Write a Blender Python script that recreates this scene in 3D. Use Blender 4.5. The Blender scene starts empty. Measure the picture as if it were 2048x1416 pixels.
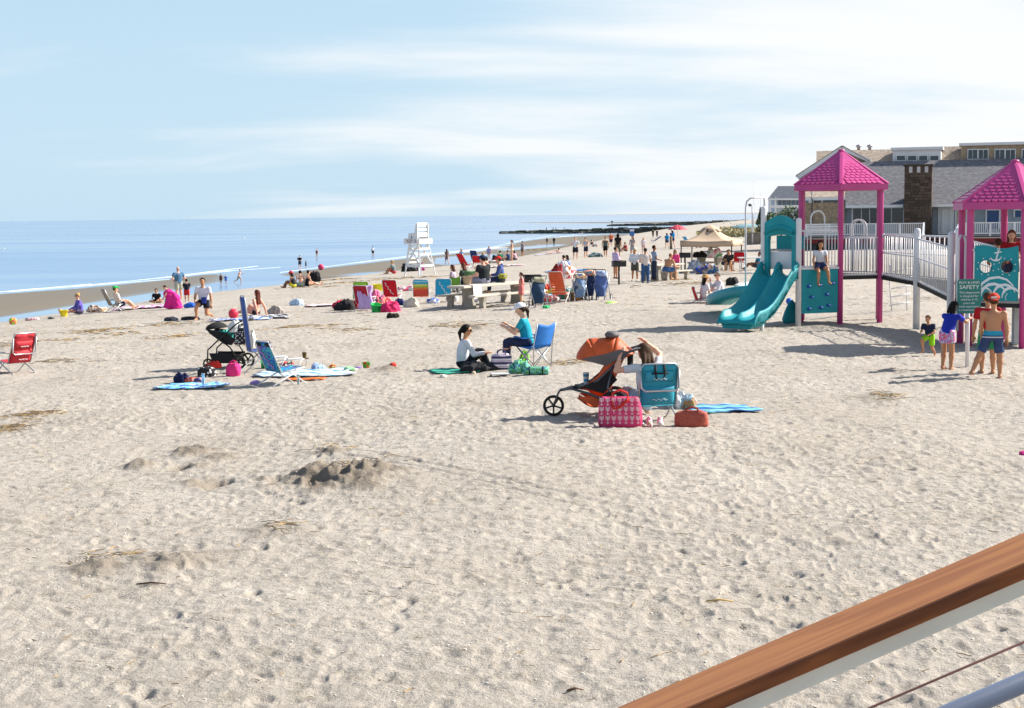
import bpy, bmesh, math, random
import numpy as np
from mathutils import Vector, Matrix
random.seed(7)
rng = np.random.default_rng(11)
scene = bpy.context.scene
COL = scene.collection
PI = math.pi

# ---------------------------------------------------------------- camera, sky, sun, exposure
CAMZ = 2.9
FPX = 3000.0                      # focal length in pixels of the 2048-wide photograph
PITCH = math.atan((708 - 430.6) / FPX)
ROLL = math.radians(0.69)
c_ = bpy.data.cameras.new('camera')
cam = bpy.data.objects.new('camera', c_)
COL.objects.link(cam)
c_.sensor_width = 36.0
c_.lens = FPX / 2048 * 36.0
c_.clip_start = 0.1
c_.clip_end = 150000
FWD = Vector((0, math.cos(PITCH), -math.sin(PITCH)))
R0 = Vector((1, 0, 0)); U0 = Vector((0, math.sin(PITCH), math.cos(PITCH)))
CR = R0 * math.cos(ROLL) - U0 * math.sin(ROLL)
CU = R0 * math.sin(ROLL) + U0 * math.cos(ROLL)
m = Matrix((CR, CU, -FWD)).transposed().to_4x4()
m.translation = Vector((0, 0, CAMZ))
cam.matrix_world = m
scene.camera = cam

SUN_EL = math.radians(36)
SUN_AZ = math.radians(18)         # from +X (image right) towards +Y (away from the camera)
SUNDIR = Vector((math.cos(SUN_EL) * math.cos(SUN_AZ), math.cos(SUN_EL) * math.sin(SUN_AZ), math.sin(SUN_EL)))
w = bpy.data.worlds.new('World'); scene.world = w; w.use_nodes = True
nt = w.node_tree; nt.nodes.clear()
N = nt.nodes.new; L = nt.links.new
out = N('ShaderNodeOutputWorld'); bg = N('ShaderNodeBackground'); bg.inputs['Strength'].default_value = 0.082
sky = N('ShaderNodeTexSky'); sky.sky_type = 'NISHITA'; sky.sun_disc = False
sky.sun_elevation = SUN_EL
sky.sun_rotation = math.radians(90) - SUN_AZ
sky.altitude = 0; sky.air_density = 1.0; sky.dust_density = 0.6; sky.ozone_density = 2.2
# thin high cloud: direction projected on a flat layer, streaky noise
tc = N('ShaderNodeTexCoord'); sep = N('ShaderNodeSeparateXYZ'); L(tc.outputs['Generated'], sep.inputs[0])
zc = N('ShaderNodeMath'); zc.operation = 'MAXIMUM'; L(sep.outputs['Z'], zc.inputs[0]); zc.inputs[1].default_value = 0.0
za = N('ShaderNodeMath'); za.operation = 'ADD'; L(zc.outputs[0], za.inputs[0]); za.inputs[1].default_value = 0.16
dx = N('ShaderNodeMath'); dx.operation = 'DIVIDE'; L(sep.outputs['X'], dx.inputs[0]); L(za.outputs[0], dx.inputs[1])
dy = N('ShaderNodeMath'); dy.operation = 'DIVIDE'; L(sep.outputs['Y'], dy.inputs[0]); L(za.outputs[0], dy.inputs[1])
cmb = N('ShaderNodeCombineXYZ'); L(dx.outputs[0], cmb.inputs[0]); L(dy.outputs[0], cmb.inputs[1])
mp = N('ShaderNodeMapping'); L(cmb.outputs[0], mp.inputs[0])
mp.inputs['Rotation'].default_value = (0, 0, math.radians(-20)); mp.inputs['Scale'].default_value = (0.42, 0.9, 1)
mp.inputs['Location'].default_value = (0.9, 0.35, 0)
nz = N('ShaderNodeTexNoise'); L(mp.outputs[0], nz.inputs['Vector'])
nz.inputs['Scale'].default_value = 1.7; nz.inputs['Detail'].default_value = 7; nz.inputs['Roughness'].default_value = 0.52
nz.inputs['Distortion'].default_value = 0.25
mp2 = N('ShaderNodeMapping'); L(cmb.outputs[0], mp2.inputs[0]); mp2.inputs['Location'].default_value = (3.2, 1.3, 0)
mp2.inputs['Scale'].default_value = (0.16, 0.13, 1)
nz2 = N('ShaderNodeTexNoise'); L(mp2.outputs[0], nz2.inputs['Vector']); nz2.inputs['Scale'].default_value = 1.0; nz2.inputs['Detail'].default_value = 2
# the cloud deck thickens steadily towards the sun's side of the sky
gx = N('ShaderNodeMapRange'); gx.interpolation_type = 'SMOOTHSTEP'; L(sep.outputs['X'], gx.inputs[0])
gx.inputs[1].default_value = -0.42; gx.inputs[2].default_value = 0.34; gx.inputs[3].default_value = -0.28; gx.inputs[4].default_value = 0.26
nzc = N('ShaderNodeMath'); nzc.operation = 'MULTIPLY_ADD'; L(nz.outputs[0], nzc.inputs[0]); nzc.inputs[1].default_value = 1.25; nzc.inputs[2].default_value = -0.12
s1 = N('ShaderNodeMath'); s1.operation = 'ADD'; L(nzc.outputs[0], s1.inputs[0]); L(gx.outputs[0], s1.inputs[1])
n2 = N('ShaderNodeMath'); n2.operation = 'MULTIPLY_ADD'; L(nz2.outputs[0], n2.inputs[0]); n2.inputs[1].default_value = 0.5; L(s1.outputs[0], n2.inputs[2])
cl = N('ShaderNodeMapRange'); cl.interpolation_type = 'SMOOTHSTEP'; L(n2.outputs[0], cl.inputs[0])
cl.inputs[1].default_value = 0.56; cl.inputs[2].default_value = 1.06; cl.inputs[3].default_value = 0.08; cl.inputs[4].default_value = 0.97
mix = N('ShaderNodeMix'); mix.data_type = 'RGBA'
# cloud veil thinned overhead, above the view, to cut sky fill and deepen shadows
thn = N('ShaderNodeMapRange'); thn.interpolation_type = 'SMOOTHSTEP'; L(zc.outputs[0], thn.inputs[0]); thn.inputs[1].default_value = 0.16; thn.inputs[2].default_value = 0.7; thn.inputs[3].default_value = 1.0; thn.inputs[4].default_value = 0.3
clm = N('ShaderNodeMath'); clm.operation = 'MULTIPLY'; L(cl.outputs[0], clm.inputs[0]); L(thn.outputs[0], clm.inputs[1])
L(clm.outputs[0], mix.inputs['Factor']);  mix.inputs['B'].default_value = (6.6, 6.7, 6.75, 1)
# pale blue sea haze low over the whole horizon
hzp = N('ShaderNodeMapRange'); hzp.interpolation_type = 'SMOOTHSTEP'; L(zc.outputs[0], hzp.inputs[0])
hzp.inputs[1].default_value = 0.0; hzp.inputs[2].default_value = 0.5; hzp.inputs[3].default_value = 0.92; hzp.inputs[4].default_value = 0.0
hm = N('ShaderNodeMix'); hm.data_type = 'RGBA'; L(hzp.outputs[0], hm.inputs['Factor']); L(sky.outputs[0], hm.inputs['A']); hm.inputs['B'].default_value = (3.5, 5.0, 6.2, 1)
L(hm.outputs['Result'], mix.inputs['A'])
L(mix.outputs['Result'], bg.inputs['Color']); L(bg.outputs[0], out.inputs[0])

sl = bpy.data.lights.new('sun', 'SUN'); sl.energy = 5.0; sl.angle = math.radians(0.7); sl.color = (1.0, 0.94, 0.85)
sun = bpy.data.objects.new('sun', sl); COL.objects.link(sun)
sun.rotation_euler = SUNDIR.to_track_quat('Z', 'Y').to_euler()
sun.location = (30, 10, 30)
vs = scene.view_settings
vs.view_transform = 'Standard'; vs.look = 'None'; vs.exposure = 0.88; vs.gamma = 1.0; vs.use_curve_mapping = False
scene.cycles.use_denoising = True
scene.cycles.max_bounces = 6; scene.cycles.transparent_max_bounces = 8
scene.cycles.caustics_reflective = False; scene.cycles.caustics_refractive = False

# ---------------------------------------------------------------- pixel -> world helpers
def ray(px, py):
    d = FWD * FPX + CR * (px - 1024) + CU * (708 - py)
    return d / d.y                # unit of forward distance
def at_z(px, py, z):
    d = ray(px, py); t = (z - CAMZ) / d.z
    return Vector((d.x * t, t, z))
def at_d(px, py, D):
    d = ray(px, py)
    return Vector((d.x * D, D, CAMZ + d.z * D))
def ppm(D): return FPX / D        # pixels per metre at forward distance D

# ---------------------------------------------------------------- materials
MATS = {}
def srgb(c):
    if isinstance(c, str):
        c = c.lstrip('#'); c = tuple(int(c[i:i+2], 16) for i in (0, 2, 4))
    return tuple(((v/255)/12.92 if v/255 <= 0.04045 else ((v/255+0.055)/1.055)**2.4) for v in c)
def mat(name, col, rough=0.6, var=0.12, scale=8.0, bump=0.0, bscale=60.0, metal=0.0, spec=0.5, trans=0.0, sheen=0.0, linear=False):
    """principled with a gentle noise variation of colour and optional fine relief"""
    if name in MATS: return MATS[name]
    if not linear: col = srgb(col)
    mm = bpy.data.materials.new(name); mm.use_nodes = True
    t = mm.node_tree; b = t.nodes['Principled BSDF']
    b.inputs['Roughness'].default_value = rough; b.inputs['Metallic'].default_value = metal
    b.inputs['Specular IOR Level'].default_value = spec
    if trans: b.inputs['Transmission Weight'].default_value = trans
    if sheen: b.inputs['Sheen Weight'].default_value = sheen
    tcn = t.nodes.new('ShaderNodeTexCoord')
    if var > 0:
        n = t.nodes.new('ShaderNodeTexNoise'); n.inputs['Scale'].default_value = scale; n.inputs['Detail'].default_value = 5
        t.links.new(tcn.outputs['Object'], n.inputs['Vector'])
        r = t.nodes.new('ShaderNodeValToRGB')
        r.color_ramp.elements[0].position = 0.3; r.color_ramp.elements[1].position = 0.72
        r.color_ramp.elements[0].color = (*[v*(1-var) for v in col], 1)
        r.color_ramp.elements[1].color = (*[min(1, v*(1+var)) for v in col], 1)
        t.links.new(n.outputs[0], r.inputs[0]); t.links.new(r.outputs[0], b.inputs['Base Color'])
    else:
        b.inputs['Base Color'].default_value = (*col, 1)
    if bump > 0:
        n2 = t.nodes.new('ShaderNodeTexNoise'); n2.inputs['Scale'].default_value = bscale; n2.inputs['Detail'].default_value = 4
        t.links.new(tcn.outputs['Object'], n2.inputs['Vector'])
        bp = t.nodes.new('ShaderNodeBump'); bp.inputs['Strength'].default_value = bump; bp.inputs['Distance'].default_value = 0.02
        t.links.new(n2.outputs[0], bp.inputs['Height']); t.links.new(bp.outputs[0], b.inputs['Normal'])
    MATS[name] = mm
    return mm
def stripe_mat(name, bands, axis='X', freq=4.0, rough=0.8, offset=0.0, coord='Object', tilt=0.0):
    """printed stripes: bands = [(stop, colour), ...] repeated freq times per metre along an object axis"""
    if name in MATS: return MATS[name]
    mm = bpy.data.materials.new(name); mm.use_nodes = True
    t = mm.node_tree; b = t.nodes['Principled BSDF']; b.inputs['Roughness'].default_value = rough
    tcn = t.nodes.new('ShaderNodeTexCoord'); sp = t.nodes.new('ShaderNodeSeparateXYZ')
    rot = t.nodes.new('ShaderNodeMapping'); rot.inputs['Rotation'].default_value = (0, 0, tilt)
    t.links.new(tcn.outputs[coord], rot.inputs[0]); t.links.new(rot.outputs[0], sp.inputs[0])
    ml = t.nodes.new('ShaderNodeMath'); ml.operation = 'MULTIPLY_ADD'; ml.inputs[1].default_value = freq; ml.inputs[2].default_value = offset + 50
    t.links.new(sp.outputs[axis], ml.inputs[0])
    fr = t.nodes.new('ShaderNodeMath'); fr.operation = 'FRACT'; t.links.new(ml.outputs[0], fr.inputs[0])
    r = t.nodes.new('ShaderNodeValToRGB'); r.color_ramp.interpolation = 'CONSTANT'
    els = r.color_ramp.elements
    while len(els) < len(bands): els.new(0.5)
    for e, (p, c) in zip(els, bands):
        e.position = p; e.color = (*srgb(c), 1)
    t.links.new(fr.outputs[0], r.inputs[0])
    n = t.nodes.new('ShaderNodeTexNoise'); n.inputs['Scale'].default_value = 14; t.links.new(tcn.outputs['Object'], n.inputs['Vector'])
    mr = t.nodes.new('ShaderNodeMapRange'); t.links.new(n.outputs[0], mr.inputs[0]); mr.inputs[3].default_value = 0.8; mr.inputs[4].default_value = 1.15
    mx = t.nodes.new('ShaderNodeMix'); mx.data_type = 'RGBA'; mx.blend_type = 'MULTIPLY'; mx.inputs['Factor'].default_value = 1
    t.links.new(r.outputs[0], mx.inputs['A']); t.links.new(mr.outputs[0], mx.inputs['B'])
    t.links.new(mx.outputs['Result'], b.inputs['Base Color'])
    MATS[name] = mm
    return mm
def dots_mat(name, base, dot, scale=18.0, size=0.28, rough=0.8):
    if name in MATS: return MATS[name]
    mm = bpy.data.materials.new(name); mm.use_nodes = True
    t = mm.node_tree; b = t.nodes['Principled BSDF']; b.inputs['Roughness'].default_value = rough
    tcn = t.nodes.new('ShaderNodeTexCoord'); v = t.nodes.new('ShaderNodeTexVoronoi')
    v.inputs['Scale'].default_value = scale; v.inputs['Randomness'].default_value = 0.55
    t.links.new(tcn.outputs['Object'], v.inputs['Vector'])
    r = t.nodes.new('ShaderNodeValToRGB'); r.color_ramp.interpolation = 'CONSTANT'
    r.color_ramp.elements[0].color = (*srgb(dot), 1); r.color_ramp.elements[1].position = size; r.color_ramp.elements[1].color = (*srgb(base), 1)
    t.links.new(v.outputs['Distance'], r.inputs[0]); t.links.new(r.outputs[0], b.inputs['Base Color'])
    MATS[name] = mm
    return mm
def cell_mat(name, cols, scale=6.0, rough=0.8):
    """printed cloth made of irregular coloured patches"""
    if name in MATS: return MATS[name]
    mm = bpy.data.materials.new(name); mm.use_nodes = True
    t = mm.node_tree; b = t.nodes['Principled BSDF']; b.inputs['Roughness'].default_value = rough
    tcn = t.nodes.new('ShaderNodeTexCoord'); n0 = t.nodes.new('ShaderNodeTexNoise'); n0.inputs['Scale'].default_value = scale; n0.inputs['Detail'].default_value = 2.5
    t.links.new(tcn.outputs['Object'], n0.inputs['Vector'])
    r = t.nodes.new('ShaderNodeValToRGB'); r.color_ramp.interpolation = 'CONSTANT'
    els = r.color_ramp.elements
    while len(els) < len(cols): els.new(0.5)
    k = len(cols)
    for i, (e, c) in enumerate(zip(els, cols)):
        e.position = 0.0 if i == 0 else 0.32 + 0.36 * i / k; e.color = (*srgb(c), 1)
    t.links.new(n0.outputs[0], r.inputs[0]); t.links.new(r.outputs[0], b.inputs['Base Color'])
    MATS[name] = mm
    return mm

# ---------------------------------------------------------------- object helpers
def tag(o, label=None, cat=None, group=None, kind=None):
    if label: o['label'] = label
    if cat: o['category'] = cat
    if group: o['group'] = group
    if kind: o['kind'] = kind
    return o
def thing(name, label, cat, loc=(0, 0, 0), rz=0.0, group=None):
    o = bpy.data.objects.new(name, None); COL.objects.link(o)
    o.empty_display_size = 0.2
    o.location = loc; o.rotation_euler = (0, 0, rz)
    return tag(o, label, cat, group)
def link_mesh(name, me, parent=None, loc=None, rot=None):
    o = bpy.data.objects.new(name, me); COL.objects.link(o)
    if parent is not None: o.parent = parent
    if loc is not None: o.location = loc
    if rot is not None: o.rotation_euler = rot
    return o
def copy_tree(o, parent=None):
    c = o.copy(); COL.objects.link(c); c.parent = parent
    for ch in list(o.children): copy_tree(ch, c)
    return c

class MB:
    """collects vertices and faces for ONE mesh"""
    def __init__(s): s.v = []; s.f = []; s.sm = []
    def add(s, vs, fs, smooth=False):
        b = len(s.v); s.v += [tuple(p) for p in vs]; s.f += [tuple(i + b for i in f) for f in fs]; s.sm += [smooth] * len(fs)
        return s
    def box(s, c, size, rz=0.0, M=None, bev=0.0):
        hx, hy, hz = size[0]/2, size[1]/2, size[2]/2
        if bev > 0 and min(hx, hy, hz) > bev * 1.2:
            b = bev; pts = []; 
            for sx in (-1, 1):
                for sy in (-1, 1):
                    for sz in (-1, 1):
                        pts += [(sx*hx, sy*(hy-b), sz*(hz-b)), (sx*(hx-b), sy*hy, sz*(hz-b)), (sx*(hx-b), sy*(hy-b), sz*hz)]
            def I(sx, sy, sz, k): return (((sx+1)//2)*4 + ((sy+1)//2)*2 + (sz+1)//2)*3 + k
            fs = []
            for k in range(3):
                for sg in (-1, 1):
                    o_ = [a for a in range(3) if a != k]; q = []
                    for (a, bb) in ((-1, -1), (1, -1), (1, 1), (-1, 1)):
                        ss = [0, 0, 0]; ss[k] = sg; ss[o_[0]] = a; ss[o_[1]] = bb; q.append(I(*ss, k))
                    fs.append(tuple(q))
            for k in range(3):
                o_ = [a for a in range(3) if a != k]
                for a in (-1, 1):
                    for bb in (-1, 1):
                        q = []
                        for (sg, kk) in ((-1, o_[0]), (1, o_[0]), (1, o_[1]), (-1, o_[1])):
                            ss = [0, 0, 0]; ss[k] = sg; ss[o_[0]] = a; ss[o_[1]] = bb; q.append(I(*ss, kk))
                        fs.append(tuple(q))
            for sx in (-1, 1):
                for sy in (-1, 1):
                    for sz in (-1, 1): fs.append((I(sx, sy, sz, 0), I(sx, sy, sz, 1), I(sx, sy, sz, 2)))
        else:
            pts = [(x, y, z) for x in (-hx, hx) for y in (-hy, hy) for z in (-hz, hz)]
            fs = [(0, 1, 3, 2), (4, 6, 7, 5), (0, 4, 5, 1), (2, 3, 7, 6), (0, 2, 6, 4), (1, 5, 7, 3)]
        cz, sn = math.cos(rz), math.sin(rz); C = Vector(c); o = []
        for p in pts:
            p = Vector((p[0]*cz - p[1]*sn, p[0]*sn + p[1]*cz, p[2]))
            if M is not None: p = M @ p
            o.append(p + C)
        return s.add(o, fs)
    def bar(s, a, b, w, h=None, up=(0, 0, 1)):
        """square bar from a to b"""
        h = h or w; a = Vector(a); b = Vector(b); d = (b - a)
        if d.length < 1e-6: return s
        d.normalize(); u = Vector(up)
        if abs(d.dot(u)) > 0.98: u = Vector((0, 1, 0))
        r = d.cross(u).normalized(); u = r.cross(d).normalized()
        pts = [p + r*(i*w/2) + u*(j*h/2) for p in (a, b) for (i, j) in ((-1, -1), (1, -1), (1, 1), (-1, 1))]
        return s.add(pts, [(0, 1, 2, 3), (7, 6, 5, 4), (0, 4, 5, 1), (1, 5, 6, 2), (2, 6, 7, 3), (3, 7, 4, 0)])
    def tube(s, pts, r, n=8, cap=True, closed=False):
        """round tube along a polyline, r a number or a list"""
        pts = [Vector(p) for p in pts]; k = len(pts)
        rr = r if isinstance(r, (list, tuple)) else [r] * k
        vs = []; fs = []; prev = None
        for i, p in enumerate(pts):
            if closed: t = (pts[(i+1) % k] - pts[i-1])
            else: t = (pts[min(i+1, k-1)] - pts[max(i-1, 0)])
            t = t.normalized() if t.length > 1e-9 else Vector((0, 0, 1))
            if prev is None:
                u = Vector((0, 0, 1)) if abs(t.z) < 0.9 else Vector((1, 0, 0))
            else: u = prev
            r1 = t.cross(u)
            if r1.length < 1e-6: r1 = t.cross(Vector((1, 0.3, 0)))
            r1.normalize(); u = r1.cross(t).normalized(); prev = u
            for j in range(n):
                a = 2*PI*j/n
                vs.append(p + (r1*math.cos(a) + u*math.sin(a)) * rr[i])
        for i in range(k if closed else k-1):
            for j in range(n):
                fs.append((i*n+j, i*n+(j+1) % n, ((i+1) % k)*n+(j+1) % n, ((i+1) % k)*n+j))
        if cap and not closed:
            fs.append(tuple(range(n))[::-1]); fs.append(tuple((k-1)*n+j for j in range(n)))
        return s.add(vs, fs, True)
    def lathe(s, prof, n=20, c=(0, 0, 0), M=None, sx=1.0, sy=1.0, cap=1):
        if tuple(prof[0]) == tuple(prof[-1]): cap = 0
        vs = []; fs = []; C = Vector(c)
        for (r, z) in prof:
            for j in range(n):
                a = 2*PI*j/n; p = Vector((r*math.cos(a)*sx, r*math.sin(a)*sy, z))
                if M is not None: p = M @ p
                vs.append(p + C)
        for i in range(len(prof)-1):
            for j in range(n): fs.append((i*n+j, i*n+(j+1) % n, (i+1)*n+(j+1) % n, (i+1)*n+j))
        if cap in (1, 2) and prof[0][0] > 1e-4: fs.append(tuple(range(n))[::-1])
        if cap in (1, 3) and prof[-1][0] > 1e-4: fs.append(tuple((len(prof)-1)*n+j for j in range(n)))
        return s.add(vs, fs, True)
    def prism(s, poly, a, b, smooth=False):
        """2-D polygon [(u,v)] extruded: a(u,v)->3D for the front, b(u,v)->3D for the back"""
        k = len(poly); vs = [a(*p) for p in poly] + [b(*p) for p in poly]
        fs = [tuple(range(k)), tuple(range(k, 2*k))[::-1]] + [(i, k+i, k+(i+1) % k, (i+1) % k) for i in range(k)]
        return s.add(vs, fs, smooth)
    def grid(s, fn, nu, nv, smooth=True, thick=None):
        """surface fn(u,v) in 0..1; with thick = vector offset it becomes a closed slab"""
        vs = [Vector(fn(i/nu, j/nv)) for j in range(nv+1) for i in range(nu+1)]
        W = nu+1; fs = [(j*W+i, j*W+i+1, (j+1)*W+i+1, (j+1)*W+i) for j in range(nv) for i in range(nu)]
        if thick is None: return s.add(vs, fs, smooth)
        n0 = len(vs); T = Vector(thick)
        v2 = [p + T for p in vs]; f2 = [tuple(n0+i for i in f)[::-1] for f in fs]
        rim = [i for i in range(W)] + [j*W+nu for j in range(1, nv+1)] + [nv*W+i for i in range(nu-1, -1, -1)] + [j*W for j in range(nv-1, 0, -1)]
        f3 = [(rim[i], n0+rim[i], n0+rim[(i+1) % len(rim)], rim[(i+1) % len(rim)]) for i in range(len(rim))]
        return s.add(vs+v2, fs+f2+f3, smooth)
    def mesh(s, name, material):
        me = bpy.data.meshes.new(name); me.from_pydata(s.v, [], s.f)
        me.polygons.foreach_set('use_smooth', s.sm)
        if material is not None: me.materials.append(material)
        bm = bmesh.new(); bm.from_mesh(me); bmesh.ops.recalc_face_normals(bm, faces=bm.faces); bm.to_mesh(me); bm.free()
        me.update(); return me
    def build(s, name, material, parent=None, loc=None, rot=None):
        return link_mesh(name, s.mesh(name, material), parent, loc, rot)
def arc(c, r, a0, a1, n, ax=(1, 0, 0), ay=(0, 0, 1)):
    ax = Vector(ax); ay = Vector(ay); c = Vector(c)
    return [c + ax*(r*math.cos(a0+(a1-a0)*i/n)) + ay*(r*math.sin(a0+(a1-a0)*i/n)) for i in range(n+1)]
def text_mesh(name, body, size, material, parent=None, loc=(0, 0, 0), rot=(0, 0, 0), align='CENTER', ext=0.0015, sx=1.0, shear=0.0):
    cu = bpy.data.curves.new('lettering', 'FONT'); cu.body = body; cu.size = size; cu.align_x = align; cu.align_y = 'CENTER'
    cu.extrude = ext; cu.resolution_u = 2; cu.space_line = 0.95; cu.shear = shear
    tmp = bpy.data.objects.new('lettering', cu); COL.objects.link(tmp)
    dg = bpy.context.evaluated_depsgraph_get(); dg.update()
    me = bpy.data.meshes.new_from_object(tmp.evaluated_get(dg))
    bpy.data.objects.remove(tmp); bpy.data.curves.remove(cu)
    me.materials.clear(); me.materials.append(material)
    o = link_mesh(name, me, parent, loc, rot); o.scale = (sx, 1, 1)
    return o
# ---------------------------------------------------------------- terrain
SEA = -3.3
XB_D = np.array([-200, 0, 65.5, 88, 116, 145, 211, 300, 531, 845, 1200, 3000.])
XB_X = np.array([-95, -40, -22.4, -18.2, -10.6, -1.2, 9, 22, 62, 130, 260, 1200.])
PS = np.array([-1e5, -900, -300, -60, -22, -12, -5, -1, 3, 13, 24, 36, 1e5])
PZ = np.array([-14, -9, -6, -3.52, -3.5, -3.35, -2.5, -1.58, -1.15, -0.62, -0.3, 0, 0])
def img_poly(pts): return np.array([[at_z(x, y, SEA).x, at_z(x, y, SEA).y] for x, y in pts])
BARS = [img_poly(p) for p in (
    [(-500, 640), (-300, 612), (0, 588), (150, 577), (300, 562), (400, 550), (440, 548), (462, 553), (455, 562), (400, 573), (250, 595), (150, 611), (0, 635), (-300, 675), (-500, 700)],
    [(552, 549), (620, 540), (700, 530), (760, 523), (850, 513), (960, 503), (1010, 491), (1050, 482), (1110, 475), (1200, 470), (1420, 467), (1420, 482), (1150, 505), (1000, 524), (880, 545), (800, 553), (700, 559), (600, 558)],
    [(1040, 445.0), (1330, 443.6), (1480, 442), (1480, 446), (1330, 446.6), (1040, 446.0)])]
POOLS = [img_poly(p) for p in ([(872, 516), (930, 511), (990, 507), (1000, 516), (950, 527), (890, 530), (868, 527)],
                               [(1000, 498), (1090, 490), (1190, 488), (1110, 493), (1010, 502)],
                               [(660, 553), (730, 545), (820, 541), (740, 552)])]
def sdist(poly, X, Y):
    """signed distance, positive inside"""
    d = np.full(X.shape, 1e9); ins = np.zeros(X.shape, bool)
    k = len(poly)
    for i in range(k):
        ax, ay = poly[i]; bx, by = poly[(i+1) % k]
        ex, ey = bx-ax, by-ay; wx, wy = X-ax, Y-ay
        t = np.clip((wx*ex+wy*ey)/(ex*ex+ey*ey+1e-9), 0, 1)
        d = np.minimum(d, (wx-ex*t)**2+(wy-ey*t)**2)
        c = ((ay > Y) != (by > Y)) & (X < (bx-ax)*(Y-ay)/(by-ay+1e-12)+ax)
        ins ^= c
    d = np.sqrt(d)
    return np.where(ins, d, -d)
def sstep(x, a, b):
    t = np.clip((x-a)/(b-a), 0, 1); return t*t*(3-2*t)
def ground_base(X, Y):
    X = np.asarray(X, float); Y = np.asarray(Y, float)
    s = X - np.interp(Y, XB_D, XB_X)
    # smooth the profile a little by averaging shifted samples
    z = (np.interp(s-2, PS, PZ)+2*np.interp(s, PS, PZ)+np.interp(s+2, PS, PZ))/4
    low = (s < -9) & (Y > 40) & (np.abs(X) < 900) & (Y < 3000)
    if np.any(low):
        xs, ys = X[low], Y[low]; wdt = 1.2 + 0.006*ys
        bar = np.zeros(xs.shape)
        for p in BARS: bar = np.maximum(bar, sstep(sdist(p, xs, ys)/wdt, -1.5, 1.5))
        for p in POOLS: bar = bar * (1-0.95*sstep(sdist(p, xs, ys)/wdt, -1.0, 1.0))
        zl = z[low]; target = SEA - 0.14 + 0.27*bar + np.where(bar > .4, .12*vnoise(xs/9, ys/26, 77)-.02, 0)*(bar-.4)
        z = z.copy(); z[low] = np.where(s[low] > -15, np.maximum(zl, target), np.where(bar > 0.002, np.maximum(zl, target), zl))
    return z
def gz(x, y): return float(ground_base(np.array([x]), np.array([y]))[0])
def at(px, py, dz=0.0):
    """where the line of sight through this pixel of the photograph meets the smooth beach"""
    d = ray(px, py); t = np.geomspace(5, 1500, 1600)
    X = d.x*t; Y = t; Z = CAMZ + d.z*t
    g = np.maximum(ground_base(X, Y), SEA) + dz
    i = int(np.argmax(Z < g))
    if Z[i] >= g[i]: return at_z(px, py, SEA)
    t0, t1 = t[max(i-1, 0)], t[i]
    for _ in range(18):
        tm = (t0+t1)/2
        if CAMZ + d.z*tm < max(gz(d.x*tm, tm), SEA)+dz: t1 = tm
        else: t0 = tm
    return Vector((d.x*t1, t1, CAMZ+d.z*t1))

def vnoise(X, Y, seed):
    """smooth value noise, period 1"""
    xi = np.floor(X).astype(np.int64); yi = np.floor(Y).astype(np.int64)
    fx = X-xi; fy = Y-yi; fx = fx*fx*(3-2*fx); fy = fy*fy*(3-2*fy)
    def h(a, b):
        n = (a*374761393 + b*668265263 + seed*974634777) & 0x7fffffff
        n = ((n ^ (n >> 13))*1274126177) & 0x7fffffff
        return ((n ^ (n >> 16)) & 0xffff)/65535.0
    return (h(xi, yi)*(1-fx)*(1-fy)+h(xi+1, yi)*fx*(1-fy)+h(xi, yi+1)*(1-fx)*fy+h(xi+1, yi+1)*fx*fy)*2-1

# polar sheet of ground: fine where the beach is close, coarse far out and behind
NF = 790
th = np.concatenate([np.linspace(-180, -60, 16)[:-1], np.linspace(-60, -22, 26)[:-1], np.linspace(-22, 22, NF)[:-1], np.linspace(22, 60, 26)[:-1], np.linspace(60, 180, 17)])
th = np.radians(th)
rr = np.concatenate([np.geomspace(1.2, 7.5, 26)[:-1], np.geomspace(7.5, 62, 680)[:-1], np.geomspace(62, 240, 140)[:-1], np.geomspace(240, 3000, 90)[:-1], np.geomspace(3000, 90000, 12)])
TH, RR = np.meshgrid(th, rr)
GX = RR*np.sin(TH); GY = RR*np.cos(TH)
GZ = ground_base(GX, GY)
dry = sstep(GZ, -2.9, -1.6)
near = 1-sstep(RR, 120, 400)
# broad undulation, trampled hummocks, finer lumps
GZ += dry*(0.05*vnoise(GX/3.1, GY/3.1, 3)+0.026*vnoise(GX/1.1, GY/1.1, 5))*near
lump = vnoise(GX/0.42+0.6*vnoise(GX/0.9, GY/0.9, 21), GY/0.42, 7)
GZ += dry*near*0.012*lump
patch = 0.35+1.0*sstep(vnoise(GX/2.3, GY/2.3, 33), -.5, .6)
ridg = 1-np.abs(vnoise(GX/0.21+0.5*lump, GY/0.21, 23)); ridg2 = 1-np.abs(vnoise(GX/0.11, GY/0.11+0.4*lump, 25))
GZ += dry*near*patch*(0.014*ridg**3+0.012*ridg2**3)*(1-0.8*sstep(RR, 45, 110))
GZ += dry*near*(0.010*np.abs(vnoise(GX/0.17, GY/0.17, 9))+0.006*vnoise(GX/0.075, GY/0.075, 13))*(1-sstep(RR, 40, 90))
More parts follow.
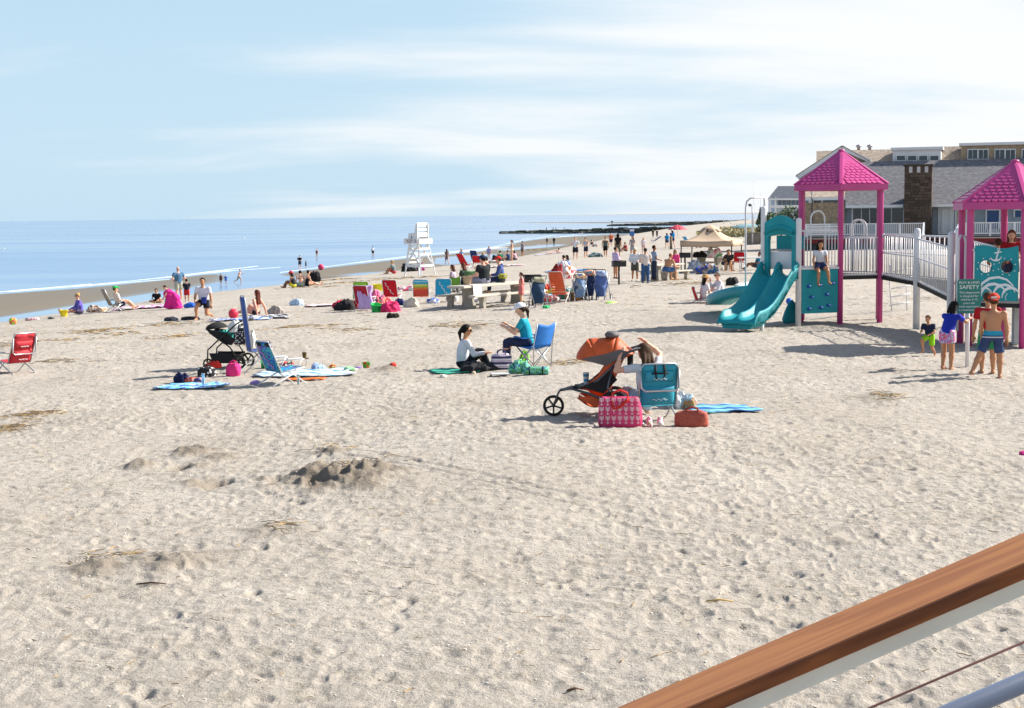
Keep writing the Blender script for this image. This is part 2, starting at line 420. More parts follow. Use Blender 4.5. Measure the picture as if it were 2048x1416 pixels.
# footprints: small dents with a pushed-up rim
i_f0 = int(np.searchsorted(th, math.radians(-22))); 
lr = np.log(rr)
nfp = 9000
fr = rng.uniform(7.4, 75, nfp)
ft = np.radians(rng.uniform(-21.8, 21.8, nfp))
def dent(R_, T_, a, ln, wd, dp, k):
    pad = ln*2.1
    i0, i1 = np.searchsorted(rr, R_-pad), np.searchsorted(rr, R_+pad)+1
    j0, j1 = np.searchsorted(th, T_-pad/R_), np.searchsorted(th, T_+pad/R_)+1
    x = GX[i0:i1, j0:j1]-R_*math.sin(T_); y = GY[i0:i1, j0:j1]-R_*math.cos(T_)
    u = (x*math.cos(a)+y*math.sin(a))/ln; v = (-x*math.sin(a)+y*math.cos(a))/wd
    q = u*u+v*v
    dd = -dp*np.exp(-q*q*0.8)+0.22*dp*np.exp(-((np.sqrt(q)-1.45)/0.38)**2)*(1+0.5*np.sin(3*u+k))
    GZ[i0:i1, j0:j1] += dd*dry[i0:i1, j0:j1]
for k in range(nfp):
    dent(fr[k], ft[k], rng.uniform(0, PI), rng.uniform(0.06, 0.15), rng.uniform(0.035, 0.065), rng.uniform(0.004, 0.016), k)
for k in range(26):   # walked trails: alternate left and right prints
    R_ = rng.uniform(9, 40); T_ = math.radians(rng.uniform(-20, 20)); x, y = R_*math.sin(T_), R_*math.cos(T_); a = rng.uniform(0, 2*PI)
    for j in range(int(rng.uniform(10, 30))):
        x += .62*math.cos(a); y += .62*math.sin(a); a += rng.normal(0, .06); sd = .1 if j % 2 else -.1
        fx, fy = x-sd*math.sin(a), y+sd*math.cos(a); r_ = math.hypot(fx, fy); t_ = math.atan2(fx, fy)
        if r_ < 8 or r_ > 70 or abs(t_) > .37: continue
        dent(r_, t_, a, .135, .05, rng.uniform(.007, .015), j)
for k, (px0, py0, px1, py1) in enumerate(((980, 870, 1560, 846), (1000, 884, 1560, 862), (620, 900, 1300, 1010), (620, 912, 1300, 1026))):   # cart wheel ruts
    p0, p1 = at(px0, py0), at(px1, py1); ex, ey = p1.x-p0.x, p1.y-p0.y; LL = ex*ex+ey*ey
    tt_ = ((GX-p0.x)*ex+(GY-p0.y)*ey)/LL; m_ = (tt_ > 0) & (tt_ < 1)
    dx_ = ((GX-p0.x)*ey-(GY-p0.y)*ex)/math.sqrt(LL)+.25*np.sin(tt_*4+k//2)*(1 if k > 1 else .6)
    GZ -= np.where(m_, 0.016*np.exp(-(dx_/.035)**2)-.006*np.exp(-((np.abs(dx_)-.075)/.03)**2), 0)*sstep(tt_, 0, .1)*(1-sstep(tt_, .85, 1))
MOIST = np.zeros(GZ.shape)
def feature(px, py, rx, ry, h, rough=0.3, moist=0.6, seed=1, power=1.0, skew=0.0):
    p = at(px, py); x = GX-p.x; y = GY-p.y
    msk = (np.abs(x) < rx*2.2) & (np.abs(y) < ry*2.2)
    xs, ys = x[msk], y[msk]
    q = np.sqrt((xs/rx)**2+(ys/ry)**2)
    q = q*(1+0.28*vnoise(xs*2.2/rx+9, ys*2.2/ry, seed))
    f = np.exp(-(q**2)*1.3)**power
    nn = vnoise(xs/0.16, ys/0.16, seed+1)+0.6*vnoise(xs/0.07, ys/0.07, seed+2)
    rd = (1-np.abs(vnoise(xs/0.13+3, ys/0.13, seed+5)))**2-.4
    GZ[msk] += h*.62*f*(1+rough*nn)+abs(h)*.28*f*rd
    MOIST[msk] = np.maximum(MOIST[msk], moist*np.clip(2.1*np.exp(-q*q*1.0)-0.3+0.3*nn, 0, 1))
# dug heap, its hollows and the smaller heaps around
feature(690, 962, 0.68, 0.6, 0.22, 0.3, 0.9, 31)
feature(620, 956, 0.25, 0.3, 0.13, 0.4, 0.8, 35); feature(745, 955, 0.3, 0.35, 0.13, 0.5, 0.8, 37)
feature(640, 968, 0.2, 0.25, -0.13, 0.2, 0.6, 39)
feature(430, 962, 0.2, 0.36, -0.26, 0.1, 0.7, 41, 1.4); feature(398, 962, 0.22, 0.3, 0.07, 0.3, 0.6, 43)
feature(360, 930, 0.14, 0.25, -0.16, 0.1, 0.6, 45, 1.4); feature(388, 928, 0.18, 0.22, 0.06, 0.3, 0.6, 47)
feature(282, 928, 0.2, 0.3, 0.13, 0.3, 0.7, 49)
feature(390, 900, 0.26, 0.4, 0.12, 0.4, 0.8, 51); feature(440, 908, 0.22, 0.35, 0.07, 0.5, 0.7, 53); feature(366, 898, 0.1, 0.2, 0.08, 0.3, 0.8, 54)
feature(662, 906, 0.16, 0.24, 0.13, 0.3, 0.85, 55)
feature(553, 956, 0.1, 0.2, -0.12, 0.1, 0.6, 57); feature(528, 954, 0.12, 0.2, 0.04, 0.3, 0.5, 58)
feature(340, 1130, 0.28, 0.3, 0.14, 0.35, 0.6, 61); feature(300, 1118, 0.2, 0.3, 0.07, 0.3, 0.5, 62)
feature(195, 1138, 0.22, 0.3, 0.12, 0.35, 0.75, 63); feature(160, 1120, 0.2, 0.2, -0.06, 0.3, 0.5, 64)
feature(400, 1110, 0.3, 0.25, 0.05, 0.4, 0.4, 65); feature(545, 1062, 0.3, 0.3, 0.05, 0.4, 0.4, 66)
feature(950, 655, 0.35, 0.6, 0.12, 0.3, 0.85, 67); feature(775, 742, 0.25, 0.4, 0.1, 0.3, 0.7, 68)
feature(1860, 600, 0.5, 0.8, 0.1, 0.3, 0.3, 69)
for k, (px, py) in enumerate([(60, 832), (10, 858), (200, 668), (120, 722), (335, 680), (620, 660), (1750, 800), (1800, 745), (700, 560), (1340, 700)]):
    feature(px, py, 0.35, 0.5, 0.04, 0.5, 0.35, 80+3*k)
H_, W_ = GZ.shape
co = np.empty((H_*W_, 3)); co[:, 0] = GX.ravel(); co[:, 1] = GY.ravel(); co[:, 2] = GZ.ravel()
ii, jj = np.meshgrid(np.arange(H_-1), np.arange(W_-1), indexing='ij')
base = (ii*W_+jj).ravel()
quads = np.stack([base, base+1, base+W_+1, base+W_], 1)[:, ::-1]
me = bpy.data.meshes.new('beach')
me.vertices.add(H_*W_); me.vertices.foreach_set('co', co.ravel())
nq = len(quads); me.loops.add(nq*4); me.loops.foreach_set('vertex_index', quads.ravel().astype(np.int32))
me.polygons.add(nq); me.polygons.foreach_set('loop_start', np.arange(0, nq*4, 4, dtype=np.int32)); me.polygons.foreach_set('loop_total', np.full(nq, 4, np.int32))
me.polygons.foreach_set('use_smooth', np.ones(nq, bool))
me.update(calc_edges=True)
att = me.attributes.new('moist', 'FLOAT', 'POINT'); att.data.foreach_set('value', MOIST.ravel().astype(np.float32))
def gz_detail(x, y):
    """height of the finished beach sheet at a point"""
    r = math.hypot(x, y); t = math.atan2(x, y)
    i = min(max(int(np.searchsorted(rr, r)), 1), H_-1); j = min(max(int(np.searchsorted(th, t)), 1), W_-1)
    return float(GZ[i-1:i+1, j-1:j+1].mean())

# sand: pale dry sand, darker damp sand low down and where it was dug
sand = bpy.data.materials.new('sand'); sand.use_nodes = True
t = sand.node_tree; b = t.nodes['Principled BSDF']; N = t.nodes.new; L = t.links.new
geo = N('ShaderNodeNewGeometry'); sp = N('ShaderNodeSeparateXYZ'); L(geo.outputs['Position'], sp.inputs[0])
def noise(scale, detail, rough=0.6):
    n = N('ShaderNodeTexNoise'); n.inputs['Scale'].default_value = scale; n.inputs['Detail'].default_value = detail; n.inputs['Roughness'].default_value = rough
    L(geo.outputs['Position'], n.inputs['Vector']); return n
def ramp(inp, els):
    r = N('ShaderNodeValToRGB'); e = r.color_ramp.elements
    while len(e) < len(els): e.new(0.5)
    for q, (p, c) in zip(e, els): q.position = p; q.color = (*c, 1)
    L(inp, r.inputs[0]); return r
def mixc(fac, a, b_, mode='MIX'):
    mx = N('ShaderNodeMix'); mx.data_type = 'RGBA'; mx.blend_type = mode
    if hasattr(fac, 'is_output') or not isinstance(fac, (int, float)): L(fac, mx.inputs['Factor'])
    else: mx.inputs['Factor'].default_value = fac
    for nm, q in (('A', a), ('B', b_)):
        if isinstance(q, tuple): mx.inputs[nm].default_value = (*q, 1)
        else: L(q, mx.inputs[nm])
    return mx.outputs['Result']
big = noise(0.35, 4); c1 = ramp(big.outputs[0], [(0.3, (0.405, 0.362, 0.308)), (0.7, (0.470, 0.428, 0.376))])
mid = noise(5.5, 6, 0.7); c2 = ramp(mid.outputs[0], [(0.3, (0.72, 0.70, 0.66)), (0.5, (1, 1, 1)), (0.75, (1.12, 1.11, 1.1))])
fine = noise(95, 3, 0.75); c3 = ramp(fine.outputs[0], [(0.30, (0.42, 0.36, 0.30)), (0.43, (0.97, 0.97, 0.97)), (0.62, (1.0, 1.0, 1.0)), (0.72, (1.3, 1.3, 1.3))])
col = mixc(1.0, c1.outputs[0], c2.outputs[0], 'MULTIPLY'); col = mixc(0.8, col, c3.outputs[0], 'MULTIPLY')
at_ = N('ShaderNodeAttribute'); at_.attribute_name = 'moist'
col = mixc(at_.outputs['Fac'], col, (0.20, 0.165, 0.125))
wetn = noise(0.5, 4)
hz = N('ShaderNodeMath'); hz.operation = 'MULTIPLY_ADD'; L(wetn.outputs[0], hz.inputs[0]); hz.inputs[1].default_value = 0.5; L(sp.outputs['Z'], hz.inputs[2])
wet = N('ShaderNodeMapRange'); wet.interpolation_type = 'SMOOTHSTEP'; L(hz.outputs[0], wet.inputs[0])
wet.inputs[1].default_value = -2.9; wet.inputs[2].default_value = -1.3; wet.inputs[3].default_value = 1; wet.inputs[4].default_value = 0
col = mixc(wet.outputs[0], col, (0.172, 0.150, 0.118))
vw = N('ShaderNodeMapRange'); L(sp.outputs['Z'], vw.inputs[0]); vw.inputs[1].default_value = SEA+0.02; vw.inputs[2].default_value = SEA+0.11; vw.inputs[3].default_value = 1; vw.inputs[4].default_value = 0
L(col, b.inputs['Base Color'])
rg = N('ShaderNodeMapRange'); L(vw.outputs[0], rg.inputs[0]); rg.inputs[3].default_value = 0.92; rg.inputs[4].default_value = 0.28; L(rg.outputs[0], b.inputs['Roughness'])
b.inputs['Specular IOR Level'].default_value = 0.25
bn = noise(30, 6, 0.75); bn2 = noise(8, 5, 0.7)
bs = N('ShaderNodeMath'); bs.operation = 'MULTIPLY_ADD'; L(bn2.outputs[0], bs.inputs[0]); bs.inputs[1].default_value = 2.0; L(bn.outputs[0], bs.inputs[2])
bp = N('ShaderNodeBump'); bp.inputs['Distance'].default_value = 0.02; L(bs.outputs[0], bp.inputs['Height'])
bst = N('ShaderNodeMapRange'); L(wet.outputs[0], bst.inputs[0]); bst.inputs[3].default_value = 1.0; bst.inputs[4].default_value = 0.05; L(bst.outputs[0], bp.inputs['Strength'])
L(bp.outputs[0], b.inputs['Normal'])
me.materials.append(sand)
tag(link_mesh('beach', me), kind='structure')

# ---------------------------------------------------------------- sea
water = bpy.data.materials.new('sea_water'); water.use_nodes = True
t = water.node_tree; b = t.nodes['Principled BSDF']; N = t.nodes.new; L = t.links.new
b.inputs['Base Color'].default_value = (0.17, 0.275, 0.42, 1); b.inputs['Roughness'].default_value = 0.16; b.inputs['IOR'].default_value = 1.33
geo = N('ShaderNodeNewGeometry')
mpg = N('ShaderNodeMapping'); L(geo.outputs['Position'], mpg.inputs[0]); mpg.inputs['Scale'].default_value = (0.22, 0.5, 1); mpg.inputs['Rotation'].default_value = (0, 0, 0.25)
n1 = N('ShaderNodeTexNoise'); L(mpg.outputs[0], n1.inputs['Vector']); n1.inputs['Scale'].default_value = 1.3; n1.inputs['Detail'].default_value = 5
mpb = N('ShaderNodeMapping'); L(geo.outputs['Position'], mpb.inputs[0]); mpb.inputs['Scale'].default_value = (0.008, 0.03, 1); mpb.inputs['Rotation'].default_value = (0, 0, 0.12)
n2 = N('ShaderNodeTexNoise'); L(mpb.outputs[0], n2.inputs['Vector']); n2.inputs['Scale'].default_value = 1.0; n2.inputs['Detail'].default_value = 4
bp = N('ShaderNodeBump'); bp.inputs['Distance'].default_value = 0.12; bp.inputs['Strength'].default_value = 0.3; L(n1.outputs[0], bp.inputs['Height']); L(bp.outputs[0], b.inputs['Normal'])
rgh = N('ShaderNodeMapRange'); L(n2.outputs[0], rgh.inputs[0]); rgh.inputs[1].default_value = 0.35; rgh.inputs[2].default_value = 0.65; rgh.inputs[3].default_value = 0.10; rgh.inputs[4].default_value = 0.28; L(rgh.outputs[0], b.inputs['Roughness'])
# sea sheet with low swell lines near the shore
sth = np.radians(np.linspace(-75, 60, 170)); srr = np.concatenate([np.geomspace(45, 900, 210)[:-1], np.geomspace(900, 120000, 20)])
ST, SR = np.meshgrid(sth, srr); SX = SR*np.sin(ST); SY = SR*np.cos(ST)
ss = SX-np.interp(SY, XB_D, XB_X)
dist = -ss
SZ = SEA+0*SX
swl = 0.055*np.maximum(0, np.sin(dist/2.7+2.2*vnoise(SX/40, SY/40, 3)))**3*sstep(dist, 25, 45)*(1-sstep(dist, 60, 140))*(1-sstep(SR, 300, 600))
SZ = SZ+swl
Hs, Ws = SZ.shape
i2, j2 = np.meshgrid(np.arange(Hs-1), np.arange(Ws-1), indexing='ij'); b0 = (i2*Ws+j2).ravel()
q2 = np.stack([b0, b0+Ws, b0+Ws+1, b0+1], 1)
me = bpy.data.meshes.new('sea'); me.from_pydata(np.stack([SX.ravel(), SY.ravel(), SZ.ravel()], 1).tolist(), [], q2.tolist())
me.polygons.foreach_set('use_smooth', np.ones(len(q2), bool)); me.materials.append(water)
if me.polygons[0].normal.z < 0: me.flip_normals()
tag(link_mesh('sea', me), kind='structure')
# ---------------------------------------------------------------- implicit surfaces -> one continuous mesh
def surface_net(F, org, h):
    S = F < 0
    c = np.zeros(tuple(n-1 for n in F.shape), np.int8)
    for dx_ in (0, 1):
        for dy_ in (0, 1):
            for dz_ in (0, 1):
                c += S[dx_:F.shape[0]-1+dx_, dy_:F.shape[1]-1+dy_, dz_:F.shape[2]-1+dz_]
    cells = np.argwhere((c > 0) & (c < 8))
    if len(cells) == 0: return np.zeros((0, 3)), np.zeros((0, 4), int)
    idx = -np.ones(c.shape, np.int64); idx[tuple(cells.T)] = np.arange(len(cells))
    acc = np.zeros((len(cells), 3)); cnt = np.zeros(len(cells))
    cor = [(a, b_, d) for a in (0, 1) for b_ in (0, 1) for d in (0, 1)]
    val = {q: F[cells[:, 0]+q[0], cells[:, 1]+q[1], cells[:, 2]+q[2]] for q in cor}
    for p in cor:
        for ax in range(3):
            if p[ax] == 0:
                q = list(p); q[ax] = 1; q = tuple(q)
                a, b_ = val[p], val[q]; mk = (a < 0) != (b_ < 0)
                tt = np.where(mk, a/np.where(mk, a-b_, 1), 0)
                pt = np.tile(np.array(p, float), (len(cells), 1)); pt[:, ax] = tt
                acc[mk] += pt[mk]; cnt[mk] += 1
    V = (cells+acc/cnt[:, None])*h+org
    Q = []
    for ax in range(3):
        a, b_ = [k for k in range(3) if k != ax]
        s0 = [slice(None)]*3; s1 = [slice(None)]*3; s0[ax] = slice(0, -1); s1[ax] = slice(1, None)
        A, B = S[tuple(s0)], S[tuple(s1)]
        e = np.argwhere(A != B); e = e[(e[:, a] > 0) & (e[:, b_] > 0) & (e[:, a] < F.shape[a]-1) & (e[:, b_] < F.shape[b_]-1)]
        def I(da, db):
            g = e.copy(); g[:, a] -= da; g[:, b_] -= db; return idx[tuple(g.T)]
        q = np.stack([I(1, 1), I(0, 1), I(0, 0), I(1, 0)], 1)
        fl = A[tuple(e.T)]
        if ax == 1: fl = ~fl
        q[~fl] = q[~fl][:, ::-1]
        Q.append(q)
    return V, np.concatenate(Q)
def nv(*a): return np.array(a, float)
def unit(v):
    v = np.asarray(v, float); return v/(np.linalg.norm(v)+1e-12)
def rc(a, b, ra, rb, fa=False, fb=False, k=None): return dict(t='rc', a=np.asarray(a, float), b=np.asarray(b, float), ra=ra, rb=rb, fa=fa, fb=fb, k=k)
def el(c, r, R=None, cut=None, k=None, sub=False): return dict(t='el', c=np.asarray(c, float), r=np.asarray(r, float), R=np.eye(3) if R is None else np.asarray(R, float), cut=cut, k=k, sub=sub)
def loft(base, U, Rt, Fw, ts, as_, bs, bend=0.0, k=None, flat=True, pw=2.0): return dict(t='lo', base=np.asarray(base, float), U=U, Rt=Rt, Fw=Fw, ts=np.asarray(ts, float), a=np.asarray(as_, float), b=np.asarray(bs, float), bend=bend, k=k, flat=flat, pw=pw)
def _bounds(p):
    if p['t'] == 'rc':
        m_ = max(p['ra'], p['rb']); return np.minimum(p['a'], p['b'])-m_, np.maximum(p['a'], p['b'])+m_
    if p['t'] == 'el':
        m_ = p['r'].max(); return p['c']-m_, p['c']+m_
    e0 = p['base']+p['U']*p['ts'][0]; e1 = p['base']+p['U']*p['ts'][-1]; m_ = max(p['a'].max(), p['b'].max())+abs(p['bend'])
    return np.minimum(e0, e1)-m_, np.maximum(e0, e1)+m_
def _eval(p, P):
    if p['t'] == 'rc':
        ab = p['b']-p['a']; Ln = np.linalg.norm(ab)+1e-9
        t_ = ((P-p['a'])@ab)/(Ln*Ln); tc_ = np.clip(t_, 0, 1)
        d = np.linalg.norm(P-p['a']-tc_[..., None]*ab, axis=-1)-(p['ra']+(p['rb']-p['ra'])*tc_)
        if p['fb']: d = np.maximum(d, (t_-1)*Ln)
        if p['fa']: d = np.maximum(d, -t_*Ln)
        return d
    if p['t'] == 'el':
        q = (P-p['c'])@p['R'].T
        n = q/p['r']; l0 = np.linalg.norm(n, axis=-1); l1 = np.linalg.norm(n/p['r'], axis=-1)
        d = l0*(l0-1)/(l1+1e-9)
        if p['cut'] is not None:
            nn, off = p['cut']; d = np.maximum(d, -((P-p['c'])@np.asarray(nn, float)-off))
        return d
    q = P-p['base']; t_ = q@p['U']; tc_ = np.clip(t_, p['ts'][0], p['ts'][-1])
    tn = (tc_-p['ts'][0])/(p['ts'][-1]-p['ts'][0]); off = p['bend']*4*tn*(1-tn)
    x = q@p['Rt']; y = q@p['Fw']-off
    a = np.interp(tc_, p['ts'], p['a']); b_ = np.interp(tc_, p['ts'], p['b'])
    pw = p['pw']
    l0 = (np.abs(x/a)**pw+np.abs(y/b_)**pw)**(1/pw); d = (l0-1)*np.minimum(a, b_)
    e = np.abs(t_-tc_)
    if p['flat']: return np.maximum(d, np.maximum(p['ts'][0]-t_, t_-p['ts'][-1]))
    return np.where(e > 0, np.sqrt(np.maximum(d, 0)**2+e*e)+np.minimum(d, 0)*0, d)
def sdf(prims, res, k=0.02):
    lo = np.min([_bounds(p)[0] for p in prims if not p.get('sub')], axis=0)-3*res-k; hi = np.max([_bounds(p)[1] for p in prims if not p.get('sub')], axis=0)+3*res+k
    n = np.ceil((hi-lo)/res).astype(int)+1
    F = np.full(tuple(n), 1.0, np.float32)
    for p in prims:
        l, u = _bounds(p); kk = p['k'] if p['k'] is not None else k
        i0 = np.clip(((l-lo-kk)/res-3).astype(int), 0, n-1); i1 = np.clip(((u-lo+kk)/res+4).astype(int), 1, n)
        if np.any(i1 <= i0): continue
        gx_ = lo[0]+np.arange(i0[0], i1[0])*res; gy_ = lo[1]+np.arange(i0[1], i1[1])*res; gz_ = lo[2]+np.arange(i0[2], i1[2])*res
        P = np.stack(np.meshgrid(gx_, gy_, gz_, indexing='ij'), -1)
        d = _eval(p, P)
        s = F[i0[0]:i1[0], i0[1]:i1[1], i0[2]:i1[2]]
        if p.get('sub'):
            F[i0[0]:i1[0], i0[1]:i1[1], i0[2]:i1[2]] = np.maximum(s, -d); continue
        if kk <= 1e-5: r_ = np.minimum(s, d)
        else:
            hh = np.clip(0.5+0.5*(s-d)/kk, 0, 1); r_ = s*(1-hh)+d*hh-kk*hh*(1-hh)
        F[i0[0]:i1[0], i0[1]:i1[1], i0[2]:i1[2]] = r_
    return surface_net(F, lo, res)
def sdf_obj(name, prims, res, material, parent=None, k=0.02, wob=0.0, seed=1, floor=None):
    V, Q = sdf(prims, res, k)
    if wob: # cloth folds
        V = V+wob*np.stack([vnoise(V[:, 0]*9+V[:, 2]*4, V[:, 1]*9-V[:, 2]*6, seed), vnoise(V[:, 0]*9+V[:, 2]*5+7, V[:, 1]*9, seed+1), 0.5*vnoise(V[:, 0]*8, V[:, 1]*8+V[:, 2]*8, seed+2)], 1)
    if floor is not None: V[:, 2] = np.maximum(V[:, 2], floor)
    me = bpy.data.meshes.new(name); me.from_pydata(V.tolist(), [], Q.tolist()); me.polygons.foreach_set('use_smooth', np.ones(len(Q), bool))
    me.materials.append(material); me.update()
    return link_mesh(name, me, parent)

# ---------------------------------------------------------------- people
SKIN = {'fair': '#d9a88c', 'tan': '#b98562', 'light': '#e0b79c', 'brown': '#8a5c42', 'pink': '#dba28c'}
def skin(n): return mat('skin_'+n, SKIN[n], 0.5, 0.07, 10, spec=0.35)
def cloth(c, rough=0.85): return mat('cloth_'+c.strip('#'), c, rough, 0.10, 7, bump=0.25, bscale=40, spec=0.2)
def hairm(c): return mat('hair_'+c.strip('#'), c, 0.6, 0.3, 60, bump=0.4, bscale=90, spec=.15)
SIT_ARMS = None
DOWN = (0.10, 0.02, -1)
POSES = {
 'stand': dict(ra=((.16, 0, -1), (.05, .18, -1)), la=((-.16, 0, -1), (-.05, .18, -1)), rl=((.05, .02, -1), (.02, -.03, -1)), ll=((-.05, .02, -1), (-.02, -.03, -1))),
 'hips': dict(ra=((.55, -.1, -1), (-.55, .45, -.5)), la=((-.55, -.1, -1), (.55, .45, -.5)), rl=((.08, .02, -1), (.04, -.03, -1)), ll=((-.06, .0, -1), (-.02, -.03, -1))),
 'front': dict(ra=((.2, .1, -1), (-.35, .8, -.2)), la=((-.2, .1, -1), (.35, .8, -.15)), rl=((.06, .02, -1), (.02, -.03, -1)), ll=((-.05, .03, -1), (-.02, -.03, -1))),
 'phone': dict(ra=((.25, .25, -1), (-.1, .55, .85)), la=((-.2, .05, -1), (.35, .75, -.2)), rl=((.08, .02, -1), (.02, -.03, -1)), ll=((-.08, .03, -1), (-.02, -.03, -1))),
 'walk': dict(ra=((.14, .35, -1), (.02, .55, -1)), la=((-.14, -.35, -1), (-.02, -.1, -1)), rl=((.03, -.22, -1), (.02, -.55, -1)), ll=((-.03, .35, -1), (-.02, .05, -1)), lean=4),
 'run': dict(ra=((.2, -.7, -.6), (0, .5, -.7)), la=((-.2, .7, -.6), (.1, .8, .3)), rl=((.03, .75, -.8), (.02, -.25, -1)), ll=((-.03, -.45, -.9), (-.02, -.9, -.5)), lean=14),
 'sit_floor': dict(ra=((.22, .35, -1), (-.2, .9, -.25)), la=((-.22, .35, -1), (.2, .9, -.25)), rl=((.12, .8, .55), (.02, .45, -1)), ll=((-.12, .8, .5), (-.02, .5, -1)), pelvis=0.075, lean=10, bend=-.02),
 'sit_back': dict(ra=((.25, -.55, -1), (.1, -.3, -1)), la=((-.25, -.55, -1), (-.1, -.3, -1)), rl=((.10, .85, .5), (.02, .45, -1)), ll=((-.10, 1, .1), (-.05, 1, -.22)), pelvis=0.07, lean=-18),
 'legs_out': dict(ra=((.22, .3, -1), (-.1, .9, -.3)), la=((-.22, .3, -1), (.1, .9, -.3)), rl=((.10, 1, .05), (.05, 1, -.12)), ll=((-.10, 1, .08), (-.05, 1, -.15)), pelvis=0.07, lean=6, bend=-.02),
 'cross': dict(ra=((.25, .3, -1), (-.35, .85, -.3)), la=((-.25, .3, -1), (.35, .85, -.3)), rl=((.8, .7, .02), (-.85, .35, -.10)), ll=((-.8, .7, .02), (.85, .45, -.06)), pelvis=0.075, lean=14, bend=-.025),
 'chair': dict(ra=((.2, .3, -1), (-.12, .95, -.1)), la=((-.2, .3, -1), (.12, .95, -.1)), rl=((.12, 1, .0), (.02, .12, -1)), ll=((-.12, 1, .0), (-.02, .12, -1)), pelvis=0.28, lean=4),
 'low_chair': dict(ra=((.25, .25, -1), (-.1, .95, .05)), la=((-.25, .25, -1), (.1, .95, .05)), rl=((.12, .95, .28), (.04, .75, -.75)), ll=((-.12, .95, .3), (-.04, .7, -.8)), pelvis=0.13, lean=-20),
 'kneel': dict(ra=((.2, .25, -1), (-.25, .8, -.5)), la=((-.25, .05, -1), (-.1, .2, -1)), rl=((.12, .9, -.35), (.03, -.12, -1)), ll=((-.06, .2, -1), (-.02, -1, -.08)), lean=8),
 'bow': dict(ra=((.12, .5, -1), (-.05, .6, -.8)), la=((-.12, .5, -1), (.05, .6, -.8)), rl=((.08, .35, -1), (.02, -.35, -1)), ll=((-.08, .35, -1), (-.02, -.35, -1)), lean=55),
 'lie_up': dict(ra=((.3, .05, -1), (.1, .1, -1)), la=((-.3, .05, -1), (-.1, .1, -1)), rl=((.06, 1, .0), (.02, 1, .0)), ll=((-.06, 1, .0), (-.02, 1, .0)), pelvis=0.06, lean=-84),
 'prone': dict(ra=((.4, .8, -.6), (-.4, .7, -.1)), la=((-.4, .8, -.6), (.4, .7, -.1)), rl=((.05, -1, .0), (.02, -1, .0)), ll=((-.05, -1, .0), (-.02, -1, .0)), pelvis=0.06, lean=66),
}
